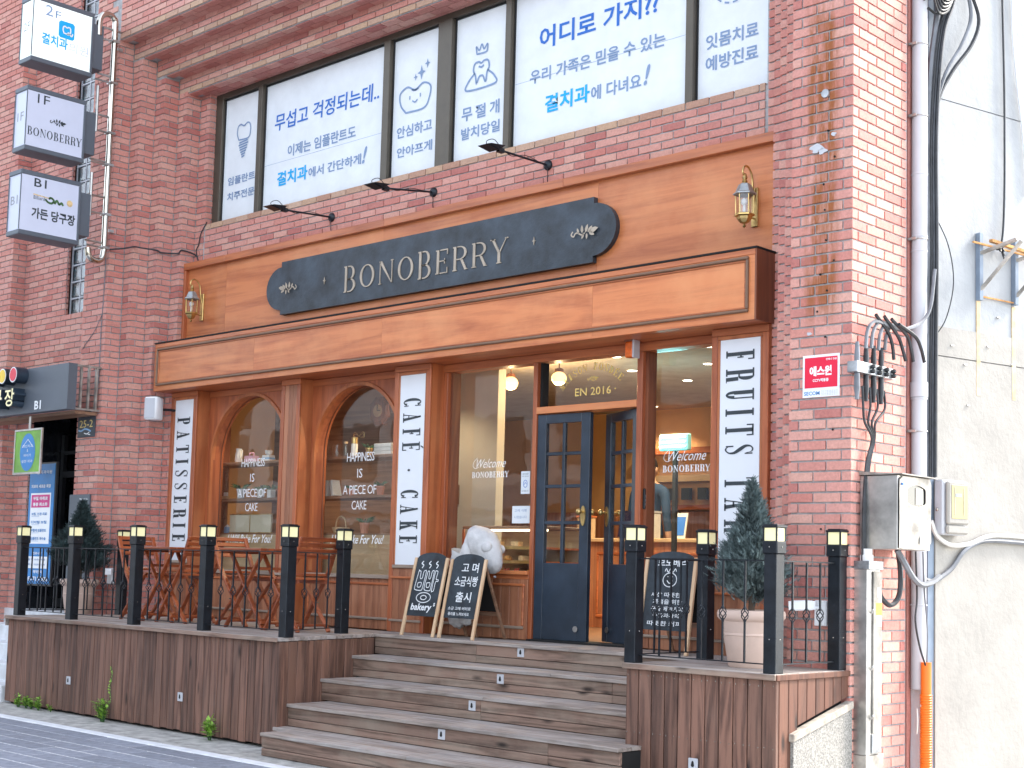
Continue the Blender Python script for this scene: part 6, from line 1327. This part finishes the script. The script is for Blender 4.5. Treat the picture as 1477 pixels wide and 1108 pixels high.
# billiard hall fascia sign
t = thing('billiard_sign', 'dark box sign with coloured discs and Korean letters over the left entrance', 'sign', (-10, -.25, 2.98)); XE, Y0s = -9.0, -.40
box('panel', 'charcoal', (-11.4, XE, Y0s, -.30, 2.965, 3.455), t, bevel=.004); box('end_panel', 'charcoal', (XE+.0005, XE+.008, Y0s+.001, -.30, 2.966, 3.454), t)
m = MB()
for y in (-.25, -.16, -.07): m.box(XE-.03, XE, y, y+.02, 2.99, 3.43)
m.box(XE-.03, XE, -.30, -.01, 3.43, 3.45); m.box(XE-.03, XE, -.30, -.01, 2.97, 2.99); m.build('bracket', 'old_steel', t); box('underside', 'shelfwood', (-11.4, XE-.02, -.29, -.03, 2.93, 2.962), t)
for k, (x, mt) in enumerate(((-10.425, 'ink_white'), (-10.175, 'yellow'), (-9.93, 'sign_red'))):
    m = MB(); m.lathe([(.088, 0), (.088, -.13), (.082, -.135)], (x, Y0s, 3.38), 28, axis='y'); d = m.build('disc_body', 'navy', t, smooth=True); m = MB(); m.lathe([(.083, -.1355), (.083, -.137)], (x, Y0s, 3.38), 28, axis='y'); m.build('disc_rim', 'ink_white', d); m = MB(); m.lathe([(.072, -.1375), (.072, -.1385)], (x, Y0s, 3.38), 28, axis='y'); m.build('disc_face', mt, d)
for s, x0, x1 in (('당', -10.62, -10.41), ('구', -10.36, -10.155), ('장', -10.10, -9.88)):
    tfront(s, x0, 3.03, x1, 3.235, Y0s-.065, 'navy', t, offset=.045, extrude=.065, name='letter_side'); tfront(s, x0+.006, 3.036, x1-.006, 3.229, Y0s-.136, 'lamp_cream', t, offset=.012)
tfront('B1', -9.675, 2.995, -9.535, 3.09, Y0s-.004, 'ink_white', t, offset=.03)
# number plate, directory, poster, hanging banner
t = thing('address_plate', 'dark pointed house number plate reading 25-2 on the brick pier', 'sign', (-9.24, -.02, 2.70)); m = MB(); m.prism([(-9.42, 2.71), (-9.065, 2.71), (-9.065, 2.945), (-9.24, 3.02), (-9.42, 2.945)], (0, -.022, 0), (1, 0, 0), (0, 0, 1), (0, 1, 0), .01); m.build('plate', 'navy', t, bevel=.002)
tfront('25-2', -9.38, 2.815, -9.11, 2.895, -.0225, 'gold_print', t); tfront('용호로', -9.29, 2.945, -9.19, 2.965, -.0225, 'ink_white', t, offset=.02); tfront('Yonghoro', -9.31, 2.928, -9.18, 2.937, -.0225, 'ink_white', t)
strokes([[(-9.40, 2.79), (-9.34, 2.78), (-9.27, 2.80), (-9.20, 2.79), (-9.14, 2.77)]], .009, (0, -.0225, 0), (1, 0, 0), (0, 0, 1), 'pale_blue', t, 'emblem', .0005); strokes([[(-9.28, 2.755), (-9.22, 2.745), (-9.17, 2.765)], [(-9.20, 2.74), (-9.15, 2.735)]], .005, (0, -.0225, 0), (1, 0, 0), (0, 0, 1), 'ink_white', t, 'emblem', .0005)
t = thing('directory_board', 'dark directory board with small white marks on the brick pier by the entrance', 'sign', (-9.28, -.03, 1.3)); box('board', 'charcoal', (-9.49, -9.08, -.035, -.012, 1.14, 2.095), t, bevel=.003)
tfront('MEDICAL', -9.28, 2.035, -9.11, 2.053, -.0355, 'ink_white', t); m = MB(); m.box(-9.48, -9.09, -.0365, -.0352, 1.72, 1.724); m.build('line', 'grey_print', t)
for z in (1.80, 1.60, 1.42): tfront('5F' if z > 1.7 else '3F' if z > 1.5 else '1F', -9.46, z, -9.40, z+.045, -.0355, 'ink_white', t, offset=.02)
t = thing('blue_poster', 'tall blue dental poster board with a pink box standing in the left entrance', 'poster', (-10.1, -.1, ZD)); px0, px1, PY = -10.29, -9.74, -.08
box('frame', 'frame_black', (px0-.02, px1+.02, PY, PY+.03, 1.10, 2.46), t, bevel=.003); box('sheet', 'poster_blue', (px0, px1, PY-.004, PY-.001, 1.12, 2.44), t); box('white_area', 'ink_white', (px0+.05, px1-.06, PY-.006, PY-.0045, 1.56, 2.12), t); box('pink_area', 'magenta', (px0+.07, px1-.08, PY-.008, PY-.0065, 1.96, 2.10), t); box('white_area', 'ink_white', (px0+.05, px1-.06, PY-.006, PY-.0045, 1.29, 1.42), t)
def pt_(s, u0, v0, u1, v1, m_, off=.02): tfront(s, px0+u0*.55, v0, px0+u1*.55, v1, PY-.009, m_, t, offset=off)
pt_('결치과의원', .30, 2.33, .9, 2.37, 'ink_white'); pt_('치과의 새로운 희망', .10, 2.175, .88, 2.215, 'ink_white', .03); pt_('무절 마취로', .20, 2.04, .78, 2.08, 'ink_white', .03); pt_('통증 최소화', .20, 1.975, .78, 2.015, 'ink_white', .03)
for z, s in ((1.87, '보철, 신경 치료'), (1.78, '디지털 보철'), (1.69, '무절개 임플란트'), (1.60, '임플란트 재수술')): pt_(s, .16, z, .78, z+.035, 'poster_blue'); box('line', 'poster_blue', (px0+.09, px0+.26, PY-.0072, PY-.0064, z-.012, z-.009), t)
pt_('진료시간', .3, 1.44, .65, 1.47, 'ink_white'); pt_('월 화 10:00-19:00', .12, 1.375, .8, 1.40, 'ink_grey'); pt_('목 금 10:00-21:00', .12, 1.32, .8, 1.345, 'ink_grey'); pt_('예약문의', .35, 1.235, .7, 1.27, 'ink_white'); pt_('051-711-7528', .08, 1.15, .92, 1.20, 'ink_white', .03)
t = thing('hanging_banner', 'small green framed banner with blue oval and roof line hanging under the billiard sign', 'banner', (-9.9, -.35, 2.3)); gx0, gx1, GY = -10.15, -9.55, -.36
m = MB(); gz0, gz1 = 2.305, 2.80
for (a, b, c_, d_) in ((gx0, gx1, gz1-.022, gz1), (gx0, gx1, gz0, gz0+.022), (gx0, gx0+.022, gz0+.0221, gz1-.0221), (gx1-.022, gx1, gz0+.0221, gz1-.0221)): m.box(a, b, GY-.008, GY+.014, c_, d_)
m.box(-9.86, -9.82, GY, GY+.01, gz1, 2.935); m.build('frame', 'steel', t, bevel=.002); box('sheet', 'green', (gx0+.02, gx1-.02, GY, GY+.008, gz0+.02, gz1-.02), t)
m = MB(); m.prism([(-9.85+.165*math.cos(a), 2.545+.205*math.sin(a)) for a in [i*math.pi/14 for i in range(28)]], (0, GY-.001, 0), (1, 0, 0), (0, 0, 1), (0, -1, 0), .001); m.build('oval', 'poster_blue', t)
strokes([[(-9.97, 2.60), (-9.85, 2.685), (-9.73, 2.60)]], .004, (0, GY-.003, 0), (1, 0, 0), (0, 0, 1), 'ink_white', t, 'drawing', .0005, smooth=False)
for s, z, a in (('라인치과', 2.595, .11), ('&', 2.55, .012), ('바이기', 2.495, .075), ('실전 치과', 2.43, .12)): tfront(s, -9.85-a, z, -9.85+a, z+.032, GY-.0032, 'ink_white', t)
# wires on the left brickwork
def cable(name, label, pts, r, mat, cat='cable', grp=None, k=5):
    m = MB(); m.tube(spline(pts, k), r, 6); o = m.build(name, mat, None, smooth=True); o['label'] = label; o['category'] = cat
    if grp: o['group'] = grp
    return o
cable('cable', 'black cable draped across the stepped brick reveal left of the header', [(-8.95, -.02, 4.72), (-8.85, .10, 4.74), (-8.78, .165, 4.76), (-8.70, .20, 4.745), (-8.61, .35, 4.73), (-8.55, .36, 4.70), (-8.48, .52, 4.71), (-8.44, .55, 4.745), (-8.40, .70, 4.71), (-8.33, .70, 4.60)], .009, 'cable_black')
cable('cable', 'thin black cable dropping from the window corner to the header board', [(-8.22, .70, 5.05), (-8.27, .70, 5.0), (-8.33, .70, 4.93), (-8.36, .70, 4.82), (-8.40, .70, 4.76), (-8.35, .70, 4.63)], .006, 'cable_black')
cable('cable', 'thin cable hanging down the brick pier below the lowest light box', [(-9.02, -.02, 4.7), (-9.03, -.015, 4.3), (-9.05, -.015, 3.9), (-9.04, -.02, 3.6), (-9.06, -.015, 3.2), (-9.12, -.015, 3.16), (-9.24, -.015, 3.17)], .005, 'cable_grey')
cable('cable', 'slanting pair of thin wires over the recessed brick left of the pier', [(-9.05, -.015, 4.02), (-9.2, -.012, 3.85), (-9.42, -.01, 3.68), (-9.6, .13, 3.58), (-9.75, .15, 3.48)], .004, 'cable_grey')
# small white floodlights with boxes
def flood(x, y, z, label, face):
    t = thing('floodlight', label, 'floodlight', (x, y, z), group='small white floodlights with junction boxes'); W[t.name] = Vector((0, 0, 0)); m = MB(); m.box(-.045, .045, -.04, 0, -.09, .07); m.build('junction_box', 'white_paint', t, bevel=.005)
    m = MB(); m.tube([(0, -.04, .02), (face*.06, -.10, .03)], .012, 6); m.prism([(-.05, -.028), (.05, -.035), (.055, .03), (-.05, .035)], (face*.10, -.16, .035), (face*.8, -.6, 0), (0, 0, 1), (.6, .8*1, 0), .08); m.build('lamp_head', 'white_paint', t, bevel=.006)
flood(-8.60, .0, 1.25, 'white floodlight on the rear lamp post at the left end of the deck', 1); flood(-.18, -.008, 1.20, 'white floodlight on the brick pier behind the right railing', -1)
# ================================================================== RIGHT END: SERVICES
t = thing('security_plaque', 'red and white security company plaque on the brick corner pier', 'sign', (-.21, -.012, 2.56)); box('plate', 'white_paint', (-.343, -.074, -.0145, -.009, 2.565, 2.838), t); box('red_field', 'sign_red', (-.328, -.088, -.0155, -.0148, 2.625, 2.822), t)
tfront('에스원', -.292, 2.70, -.130, 2.765, -.0162, 'ink_white', t, offset=.045); tfront('CCTV작동중', -.268, 2.662, -.152, 2.684, -.0162, 'ink_white', t, offset=.03); tfront('SECOM', -.332, 2.578, -.217, 2.603, -.0152, 'poster_blue', t, offset=.02); tfront('언제나 안심', -.172, 2.798, -.095, 2.812, -.0162, 'ink_white', t, offset=.02)
for z in (2.60, 2.591, 2.582, 2.573): tfront('보안 시스템 작동 중 입니다', -.205, z, -.085, z+.006, -.0152, 'grey_print', t)
# cable junction rail
t = thing('cable_junction', 'steel rail with a row of black cable glands and bolts on the brick side wall', 'cable junction', (.05, .2, 2.7)); m = MB(); m.box(.012, .085, -.07, .405, 2.70, 2.77); m.build('rail', 'galvanised', t, bevel=.003)
for k in range(4):
    y = -.02+k*.095
    if k == 0: y = -.035
    m = MB(); m.lathe([(.012, .02), (.017, .0), (.019, -.06), (.020, -.10), (.015, -.13), (.013, -.17)], (.060, y+.005, 2.70), 10); m.lathe([(.012, .16), (.015, .12), (.018, .08), (.019, .0)], (.060, y+.005, 2.735), 10); m.build('cable_gland', 'cable_grey' if k == 0 else 'cable_black', t, smooth=True)
m = MB()
for k in range(4):
    for j in range(2): m.lathe([(.014, .0), (.016, .018), (.009, .03)], (.085, .10+k*.088, 2.72+j*.03), 6, axis='x')
m.build('bolt', 'frame_black', t)
GRP = 'black service cables on the brick side wall'
for k, (y, z) in enumerate(((.03, 2.86), (.10, 2.87), (.19, 2.87), (.27, 2.88))): cable('cable', ('black cable looping into the first gland from the left', 'black cable looping into the second gland', 'black cable looping into the third gland', 'black cable looping into the fourth gland')[k], [(.08, y+.01, z), (.085, y+.02, 2.97), (.09, y+.07, 3.03+.005*k), (.10, y+.14, 3.045), (.10, .36+.03*k, 3.03), (.11, .52, 3.05), (.12, .70, 3.12), (.13, .80, 3.24), (.13, .86, 3.5)], .012, 'cable_grey', grp=GRP)
for k, P_ in enumerate((((.13, 3.085), (.278, 3.0), (.34, 2.92), (.362, 2.825)), ((.21, 3.085), (.388, 2.98), (.45, 2.90), (.489, 2.833)), ((.277, 3.075), (.47, 3.0), (.53, 2.92), (.563, 2.836)), ((.343, 3.05), (.56, 3.0), (.64, 2.93), (.687, 2.846)))):
    o = cable('cable', ('black capped cable end drooping, leftmost', 'black capped cable end drooping, second', 'black capped cable end drooping, third', 'black capped cable end drooping over the downpipe')[k], [(.10+.015*k, y, z) for y, z in P_], .0125, 'cable_black', grp=GRP)
for k in range(4): y = -.0+k*.09; cable('cable', ('thin cable dropping from the first gland', 'thin cable dropping from the second gland', 'thin cable dropping from the third gland', 'thin cable dropping from the fourth gland')[k], [(.07, y+.02, 2.62), (.07, y+.03, 2.50), (.06, .13+(y-.13)*.5, 2.40), (.055, .165+.012*k, 2.30), (.05, .11+.014*k, 2.15), (.05, .085+.014*k, 2.0), (.05, .07+.014*k, 1.8), (.05, .065+.014*k, 1.52)], .0085, 'cable_black', grp=GRP)
# downpipe
t = thing('downpipe', 'pale grey plastic downpipe between the brick side and the white wall', 'drainpipe', (.03, .80, 0)); m = MB(); m.tube([(.05, .795, 8.6), (.05, .795, 3.06)], .052, 20); m.tube([(.05, .795, 3.06), (.05, .795, .70)], .050, 20); m.build('pipe', 'pvc_grey', t, smooth=True)
m = MB()
for z in (5.05, 4.15, 3.72, 3.62, 2.72, 2.62, 2.06, 1.25): m.lathe([(.054, -.006), (.056, 0), (.054, .006)], (.05, .795, z), 20)
m.lathe([(.058, -.05), (.058, .05)], (.05, .795, 2.68), 20); m.build('pipe_collar', 'pvc_grey', t, smooth=True)
m = MB()
for z in (5.05, 4.55, 3.70, 2.40): m.box(.0, .06, .725, .742, z-.008, z+.008); m.tube([(.05+.056*math.cos(a), .795+.056*math.sin(a), z) for a in [i*math.pi/8 for i in range(16)]], .004, 5, closed=True)
m.build('pipe_clip', 'steel', t)
m = MB()          # broken lower shell of the pipe, half open
n = 12; A = []
for z in (.70, .60, .45, .30, .10):
    for i in range(n+1): a = -2.6+i*(2.9+.25*math.sin(z*9))/n; A.append((.05+.05*math.cos(a+math.pi), .795+.05*math.sin(a+math.pi), z))
m.add(A, [(r*(n+1)+i, r*(n+1)+i+1, (r+1)*(n+1)+i+1, (r+1)*(n+1)+i) for r in range(4) for i in range(n)]); m.build('broken_pipe', 'pvc_grey', t, smooth='all', recalc=False)
m = MB(); m.tube(spline([(.10, .73, .60), (.12, .80, .58), (.11, .86, .50), (.09, .86, .40), (.11, .82, .36)], 4), .006, 5); m.tube(spline([(.08, .72, .58), (.10, .69, .50), (.09, .70, .42)], 4), .005, 5); m.build('rope_tie', 'cable_white', t, smooth=True)
# bundle of cables beside the downpipe
for k in range(5):
    o_ = .13+.0*k; y = .875+.022*(k % 3); x = .06+.028*(k//2)
    cable('cable', ('thick grey cable running up beside the downpipe', 'black cable close behind the downpipe', 'black cable in the middle of the rising bundle', 'thin dark cable at the right of the rising bundle', 'outer dark cable of the rising bundle')[k], [(x, y, 2.1), (x, y+.005, 2.8), (x+.01, y, 3.6), (x, y+.01, 4.4), (x+.02, y+.02, 4.9), (x+.03, y+.07, 5.2), (x+.04, y+.12+.02*k, 5.5), (x+.02, y+.1, 5.7+.05*k), (x, y+.02, 6.0)], (.022, .015, .015, .007, .013)[k], 'cable_grey' if k in (0, 2) else 'cable_black', grp='rising cable bundle beside the downpipe')
for k in range(4): cable('cable', ('heavy black cable sweeping down from the wall insulator into the bundle', 'second heavy cable sweeping down from the insulator', 'third cable crossing in front of the downpipe top', 'thin wire bowing out to the right of the bundle')[k], ([wp(.30, 5.55, .06), wp(.36, 5.35, .08), wp(.28, 5.15, .08), wp(.10, 4.92, .06), wp(-.04, 4.65, .05), wp(-.06, 4.2, .04)], [wp(.24, 5.62, .05), wp(.30, 5.38, .06), wp(.20, 5.15, .07), wp(.04, 4.90, .06), wp(-.05, 4.6, .05), wp(-.05, 4.1, .04)], [(.11, .74, 5.34), (.12, .84, 5.42), (.12, .95, 5.46), (.10, 1.05, 5.40), (.11, .92, 5.30), (.11, .80, 5.30)], [wp(-.03, 3.9, .03), wp(.08, 3.7, .05), wp(.12, 3.45, .06), wp(.06, 3.2, .05), wp(-.04, 3.05, .03)])[k], (.014, .013, .009, .004)[k], 'cable_black' if k != 1 else 'cable_grey', grp='rising cable bundle beside the downpipe')
t = thing('cable_loop', 'tangle of black cable loops and insulator at the top of the white wall', 'cables', (.1, .95, 5.4)); m = MB(); rq = random.Random(8)
for k in range(6): c = Vector((.12, .88+.05*k*.4, 5.35+.03*k)); m.tube(spline([c, c+Vector((.05, -.10+.02*k, .06)), c+Vector((.06, -.14, .0)), c+Vector((.04, -.02, -.08)), c+Vector((.05, .10, -.02)), c+Vector((.02, .16, .12))], 5), .008, 6)
m.build('loops', 'cable_black', t, smooth=True); m = MB(); m.lathe([(.02, 0), (.035, .02), (.02, .04), (.035, .06), (.02, .08)], (.14, 1.02, 5.42), 12); m.build('insulator', 'rust', t, smooth=True)
for k, (P_) in enumerate((((.677, 5.8), (.70, 5.0), (.703, 4.575), (.70, 4.2), (.685, 3.916), (.66, 3.78)), ((.799, 5.8), (.80, 5.4), (.85, 5.0), (.915, 4.614), (.95, 4.2)))):
    cable('cable', ('dark wire hanging down the white wall to the iron bracket', 'pale cable hanging down the right edge of the white wall')[k], [wp(a, z, .02) for a, z in P_], (.008, .012)[k], ('cable_black', 'white_paint')[k])
# iron bracket on the white wall
t = thing('iron_bracket', 'weathered pale blue iron angle bracket with rusty arms on the white wall', 'bracket', wp(.6, 3.6, .1)); m = MB(); wbox(.413, .45, .001, .04, 3.368, 3.845, m); m.build('upright', 'blue_grey', t, bevel=.002); m = MB(); wbox(.79, .825, .001, .04, 3.38, 3.85, m); m.build('upright', 'blue_grey', t, bevel=.002)
for a in (.43, .81):
    m = MB(); m.beam(wp(a, 3.70, .03), wp(a+.05, 3.76, .30), .03, .02); m.beam(wp(a, 3.44, .03), wp(a+.12, 3.76, .28), .025, .02); m.build('arm', 'old_steel', t)
m = MB(); m.beam(wp(.33, 3.765, .05), wp(1.1, 3.74, .05), .012, .012); m.beam(wp(.43, 3.775, .12), wp(1.0, 3.73, .12), .03, .02); m.beam(wp(.45, 3.40, .02), wp(.80, 3.395, .02), .01, .01); m.build('cross_rail', 'rust', t)
m = MB()
for k in range(4): c = wp(.56, 3.755, .07); m.tube(spline([c, c+Vector((.02, .01, .02*k-.03)), c+Vector((.0, .05, .01*k)), c+Vector((.02, .07, -.08+.03*k))], 4), .006, 5)
m.ball(wp(.565, 3.755, .07), .022, 8, 6); m.build('wire_knot', 'cable_black', t, smooth=True)
# steel meter cabinet
t = thing('meter_cabinet', 'dented stainless meter cabinet with an oval window on the brick side wall', 'cabinet', (.1, .2, 1.59)); bx_ = .34
KX, KY0, KY1, KZ0, KZ1 = .27, .10, .52, 1.60, 2.06
m = MB(); m.box(.01, KX, KY0, KY1, KZ0, KZ1); m.build('body', 'steel', t, bevel=.003)
nn_ = 10; m = MB(); G2 = []
wc = ((KY0+KY1)/2+.015, 1.94)
# front door sheet with an oblong opening (ring of quads)
inn = [(wc[0]+.12*max(-1, min(1, 1.3*math.cos(a))), wc[1]+.066*math.sin(a)) for a in [2*math.pi*i/32 for i in range(32)]]
out_ = []
for i in range(32):
    a = 2*math.pi*i/32; dx, dz = math.cos(a), math.sin(a); tt = min(((KY1-.004-wc[0])/dx if dx > 1e-6 else 9), ((KY0+.004-wc[0])/dx if dx < -1e-6 else 9), ((KZ1-.004-wc[1])/dz if dz > 1e-6 else 9), ((KZ0+.004-wc[1])/dz if dz < -1e-6 else 9)); out_.append((wc[0]+dx*tt, wc[1]+dz*tt))
def dent(y, z): return .012*math.exp(-((y-.36)**2+(z-1.72)**2)/.006)-.008*math.exp(-((y-.45)**2+(z-1.80)**2)/.004)
for rg in range(6):
    pass
L_ = []
for rg in range(7):
    u = rg/6
    for (a, b) in zip(inn, out_): y = a[0]*(1-u)+b[0]*u; z = a[1]*(1-u)+b[1]*u; L_.append((KX+.012+dent(y, z), y, z))
m.add(L_, [(r*32+i, r*32+(i+1) % 32, (r+1)*32+(i+1) % 32, (r+1)*32+i) for r in range(6) for i in range(32)]); m.build('door_sheet', 'old_steel', t, smooth='all')
box('meter_inside', 'dark_inside', (KX+.001, KX+.004, wc[0]-.125, wc[0]+.125, wc[1]-.07, wc[1]+.07), t); box('meter_face', 'old_steel', (KX+.0045, KX+.007, wc[0]-.005, wc[0]+.09, wc[1]-.055, wc[1]+.05), t); box('meter_display', 'grey_print', (KX+.0075, KX+.009, wc[0]+.02, wc[0]+.07, wc[1]+.0, wc[1]+.022), t)
m = MB(); m.add([(.0, KY0-.015, KZ1+.004), (KX+.04, KY0-.015, KZ1+.004), (KX+.04, KY1+.03, KZ1+.0), (.0, KY1+.03, KZ1+.0), (.0, KY0-.015, KZ1+.026), (KX+.04, KY0-.015, KZ1+.010), (KX+.04, KY1+.03, KZ1+.006), (.0, KY1+.03, KZ1+.022)], [(0,3,2,1),(4,5,6,7),(0,1,5,4),(1,2,6,5),(2,3,7,6),(3,0,4,7)]); m.build('lid', 'old_steel', t)
box('sticker', 'ink_white', (KX+.024, KX+.0255, .345, .385, 1.64, 1.69), t); m = MB(); m.lathe([(.008, 0), (.008, .008)], (KX+.014, KY0+.03, 2.005), 8, axis='x'); m.build('seal', 'ink_blue', t)
# electricity meter on the white wall
t = thing('electricity_meter', 'cream electricity meter with a clear yellow window on the white wall', 'meter', wp(.1, 1.9, .1)); m = MB(); wbox(-.02, .215, .012, .09, 1.72, 2.09, m); m.build('base', 'pvc_grey', t, bevel=.01)
m = MB(); wbox(-.005, .205, .0905, .125, 1.79, 2.08, m); wbox(-.005, .205, .0905, .120, 1.725, 1.787, m); m.build('cover', 'plaster_cream', t, bevel=.012); m = MB(); wbox(.025, .18, .1255, .128, 1.83, 2.055, m); m.build('window', 'pale_yellow', t, bevel=.002)
m = MB(); wbox(.06, .12, .1285, .130, 1.975, 1.998, m); wbox(.05, .055, .1285, .130, 1.85, 2.04, m); wbox(.14, .145, .1285, .130, 1.85, 2.04, m); m.build('display', 'grey_print', t); m = MB(); q_ = wp(-.03, 1.89, .05); m.ball(q_, .012, 8, 6); m.build('screw', 'chrome', t)
# cables crossing the white wall
HW = [(-.074, 1.812), (-.013, 1.714), (.123, 1.655), (.311, 1.67), (.477, 1.722), (.672, 1.738), (1.1, 1.725)]; HD = [(-.2, 1.45), (-.085, 1.42), (-.012, 1.43), (.135, 1.508), (.26, 1.63), (.413, 1.694), (.581, 1.709), (.859, 1.705), (1.1, 1.70)]
cable('hose', 'white flexible conduit swooping under the electricity meter', [wp(a, z, .035) for a, z in HW], .016, 'cable_white', 'conduit'); cable('hose', 'dark grey flexible conduit below the white one on the white wall', [wp(a, z-.01, .03) for a, z in HD], .017, 'cable_grey', 'conduit')
cable('hose', 'dark conduit looping from the cabinet underside to the white wall', [(.16, .30, 1.60), (.18, .36, 1.52), (.18, .47, 1.43), (.16, .62, 1.385), (.14, .80, 1.40), (.12, .95, 1.44)], .02, 'cable_grey', 'conduit'); cable('hose', 'black conduit hooking back to the steel trunking', [(.10, .42, 1.62), (.11, .44, 1.45), (.11, .42, 1.31), (.10, .33, 1.25), (.08, .25, 1.30), (.08, .22, 1.38)], .017, 'cable_black', 'conduit')
cable('cable', 'thin grey cable below the cabinet running into the orange conduit', [(.12, .62, 1.6), (.12, .64, 1.3), (.13, .60, 1.15), (.13, .66, .98), (.13, .74, .86)], .007, 'cable_black'); cable('cable', 'second thin cable running into the orange conduit', [(.13, .70, 1.6), (.13, .72, 1.35), (.14, .74, 1.1), (.13, .755, .86)], .006, 'cable_grey')
# steel trunking
t = thing('cable_trunking', 'tall stainless cable trunking with a yellow warning label at the brick corner', 'trunking', (.05, .12, .3)); T0, T1 = .035, .20
m = MB(); m.box(.008, .10, T0, T1, .33, 1.49); m.build('body', 'steel', t, bevel=.003); m = MB(); m.box(.1005, .112, T0+.065, T1+.002, .46, 1.46); m.build('cover', 'old_steel', t, bevel=.003); m = MB(); m.box(.1005, .110, T0+.06, T1+.002, .34, .455); m.build('cover', 'galvanised', t, bevel=.002)
m = MB(); m.box(.004, .118, T0-.006, T1+.008, 1.47, 1.525); m.build('cap', 'galvanised', t, bevel=.003); m = MB(); m.lathe([(.042, 1.525), (.042, 1.56), (.036, 1.565), (.036, 1.60)], (.06, .10, 0), 16); m.build('collar', 'ceramic', t, smooth=True)
m = MB(); m.box(.006, .10, T0, T1+.05, 0, .328); m.build('foot_plate', 'old_steel', t, bevel=.002); yl = MB(); yl.box(.1122, .1132, .125, .198, 1.19, 1.265); yl.build('warning_label', 'yellow', t)
for z in (1.235, 1.215, 1.20): text('고압위험', .13, z, .192, z+.014, (.1134, 0, 0), (0, 1, 0), (0, 0, 1), 'sign_red', t, offset=.02)
box('label_white', 'ink_white', (.1122, .1132, .135, .195, 1.12, 1.183), t); box('label_white', 'ink_white', (.1122, .1132, .145, .18, 1.30, 1.36), t)
m = MB()
for z in (.55, .85, 1.2): m.tube([(.105, T0+.05, z), (.118, T0+.05, z+.02)], .006, 6); m.ball((.118, T0+.05, z+.02), .009, 6, 5)
m.build('latch', 'steel', t)
# orange corrugated conduit
t = thing('orange_conduit', 'bright orange corrugated conduit rising from the ground beside the white wall', 'conduit', (.12, .76, 0)); m = MB(); m.tube([(.12, .765, .66), (.12, .765, .88)], .034, 16); m.build('sleeve', 'orange_pvc', t, smooth=True)
m = MB(); pr = []; z = -.05
while z < .66: pr += [(.036, z), (.040, z+.004), (.040, z+.009), (.036, z+.013)]; z += .0165
m.lathe(pr, (.12, .765, 0), 16); m.build('corrugated_pipe', 'orange_pvc', t, smooth=True)
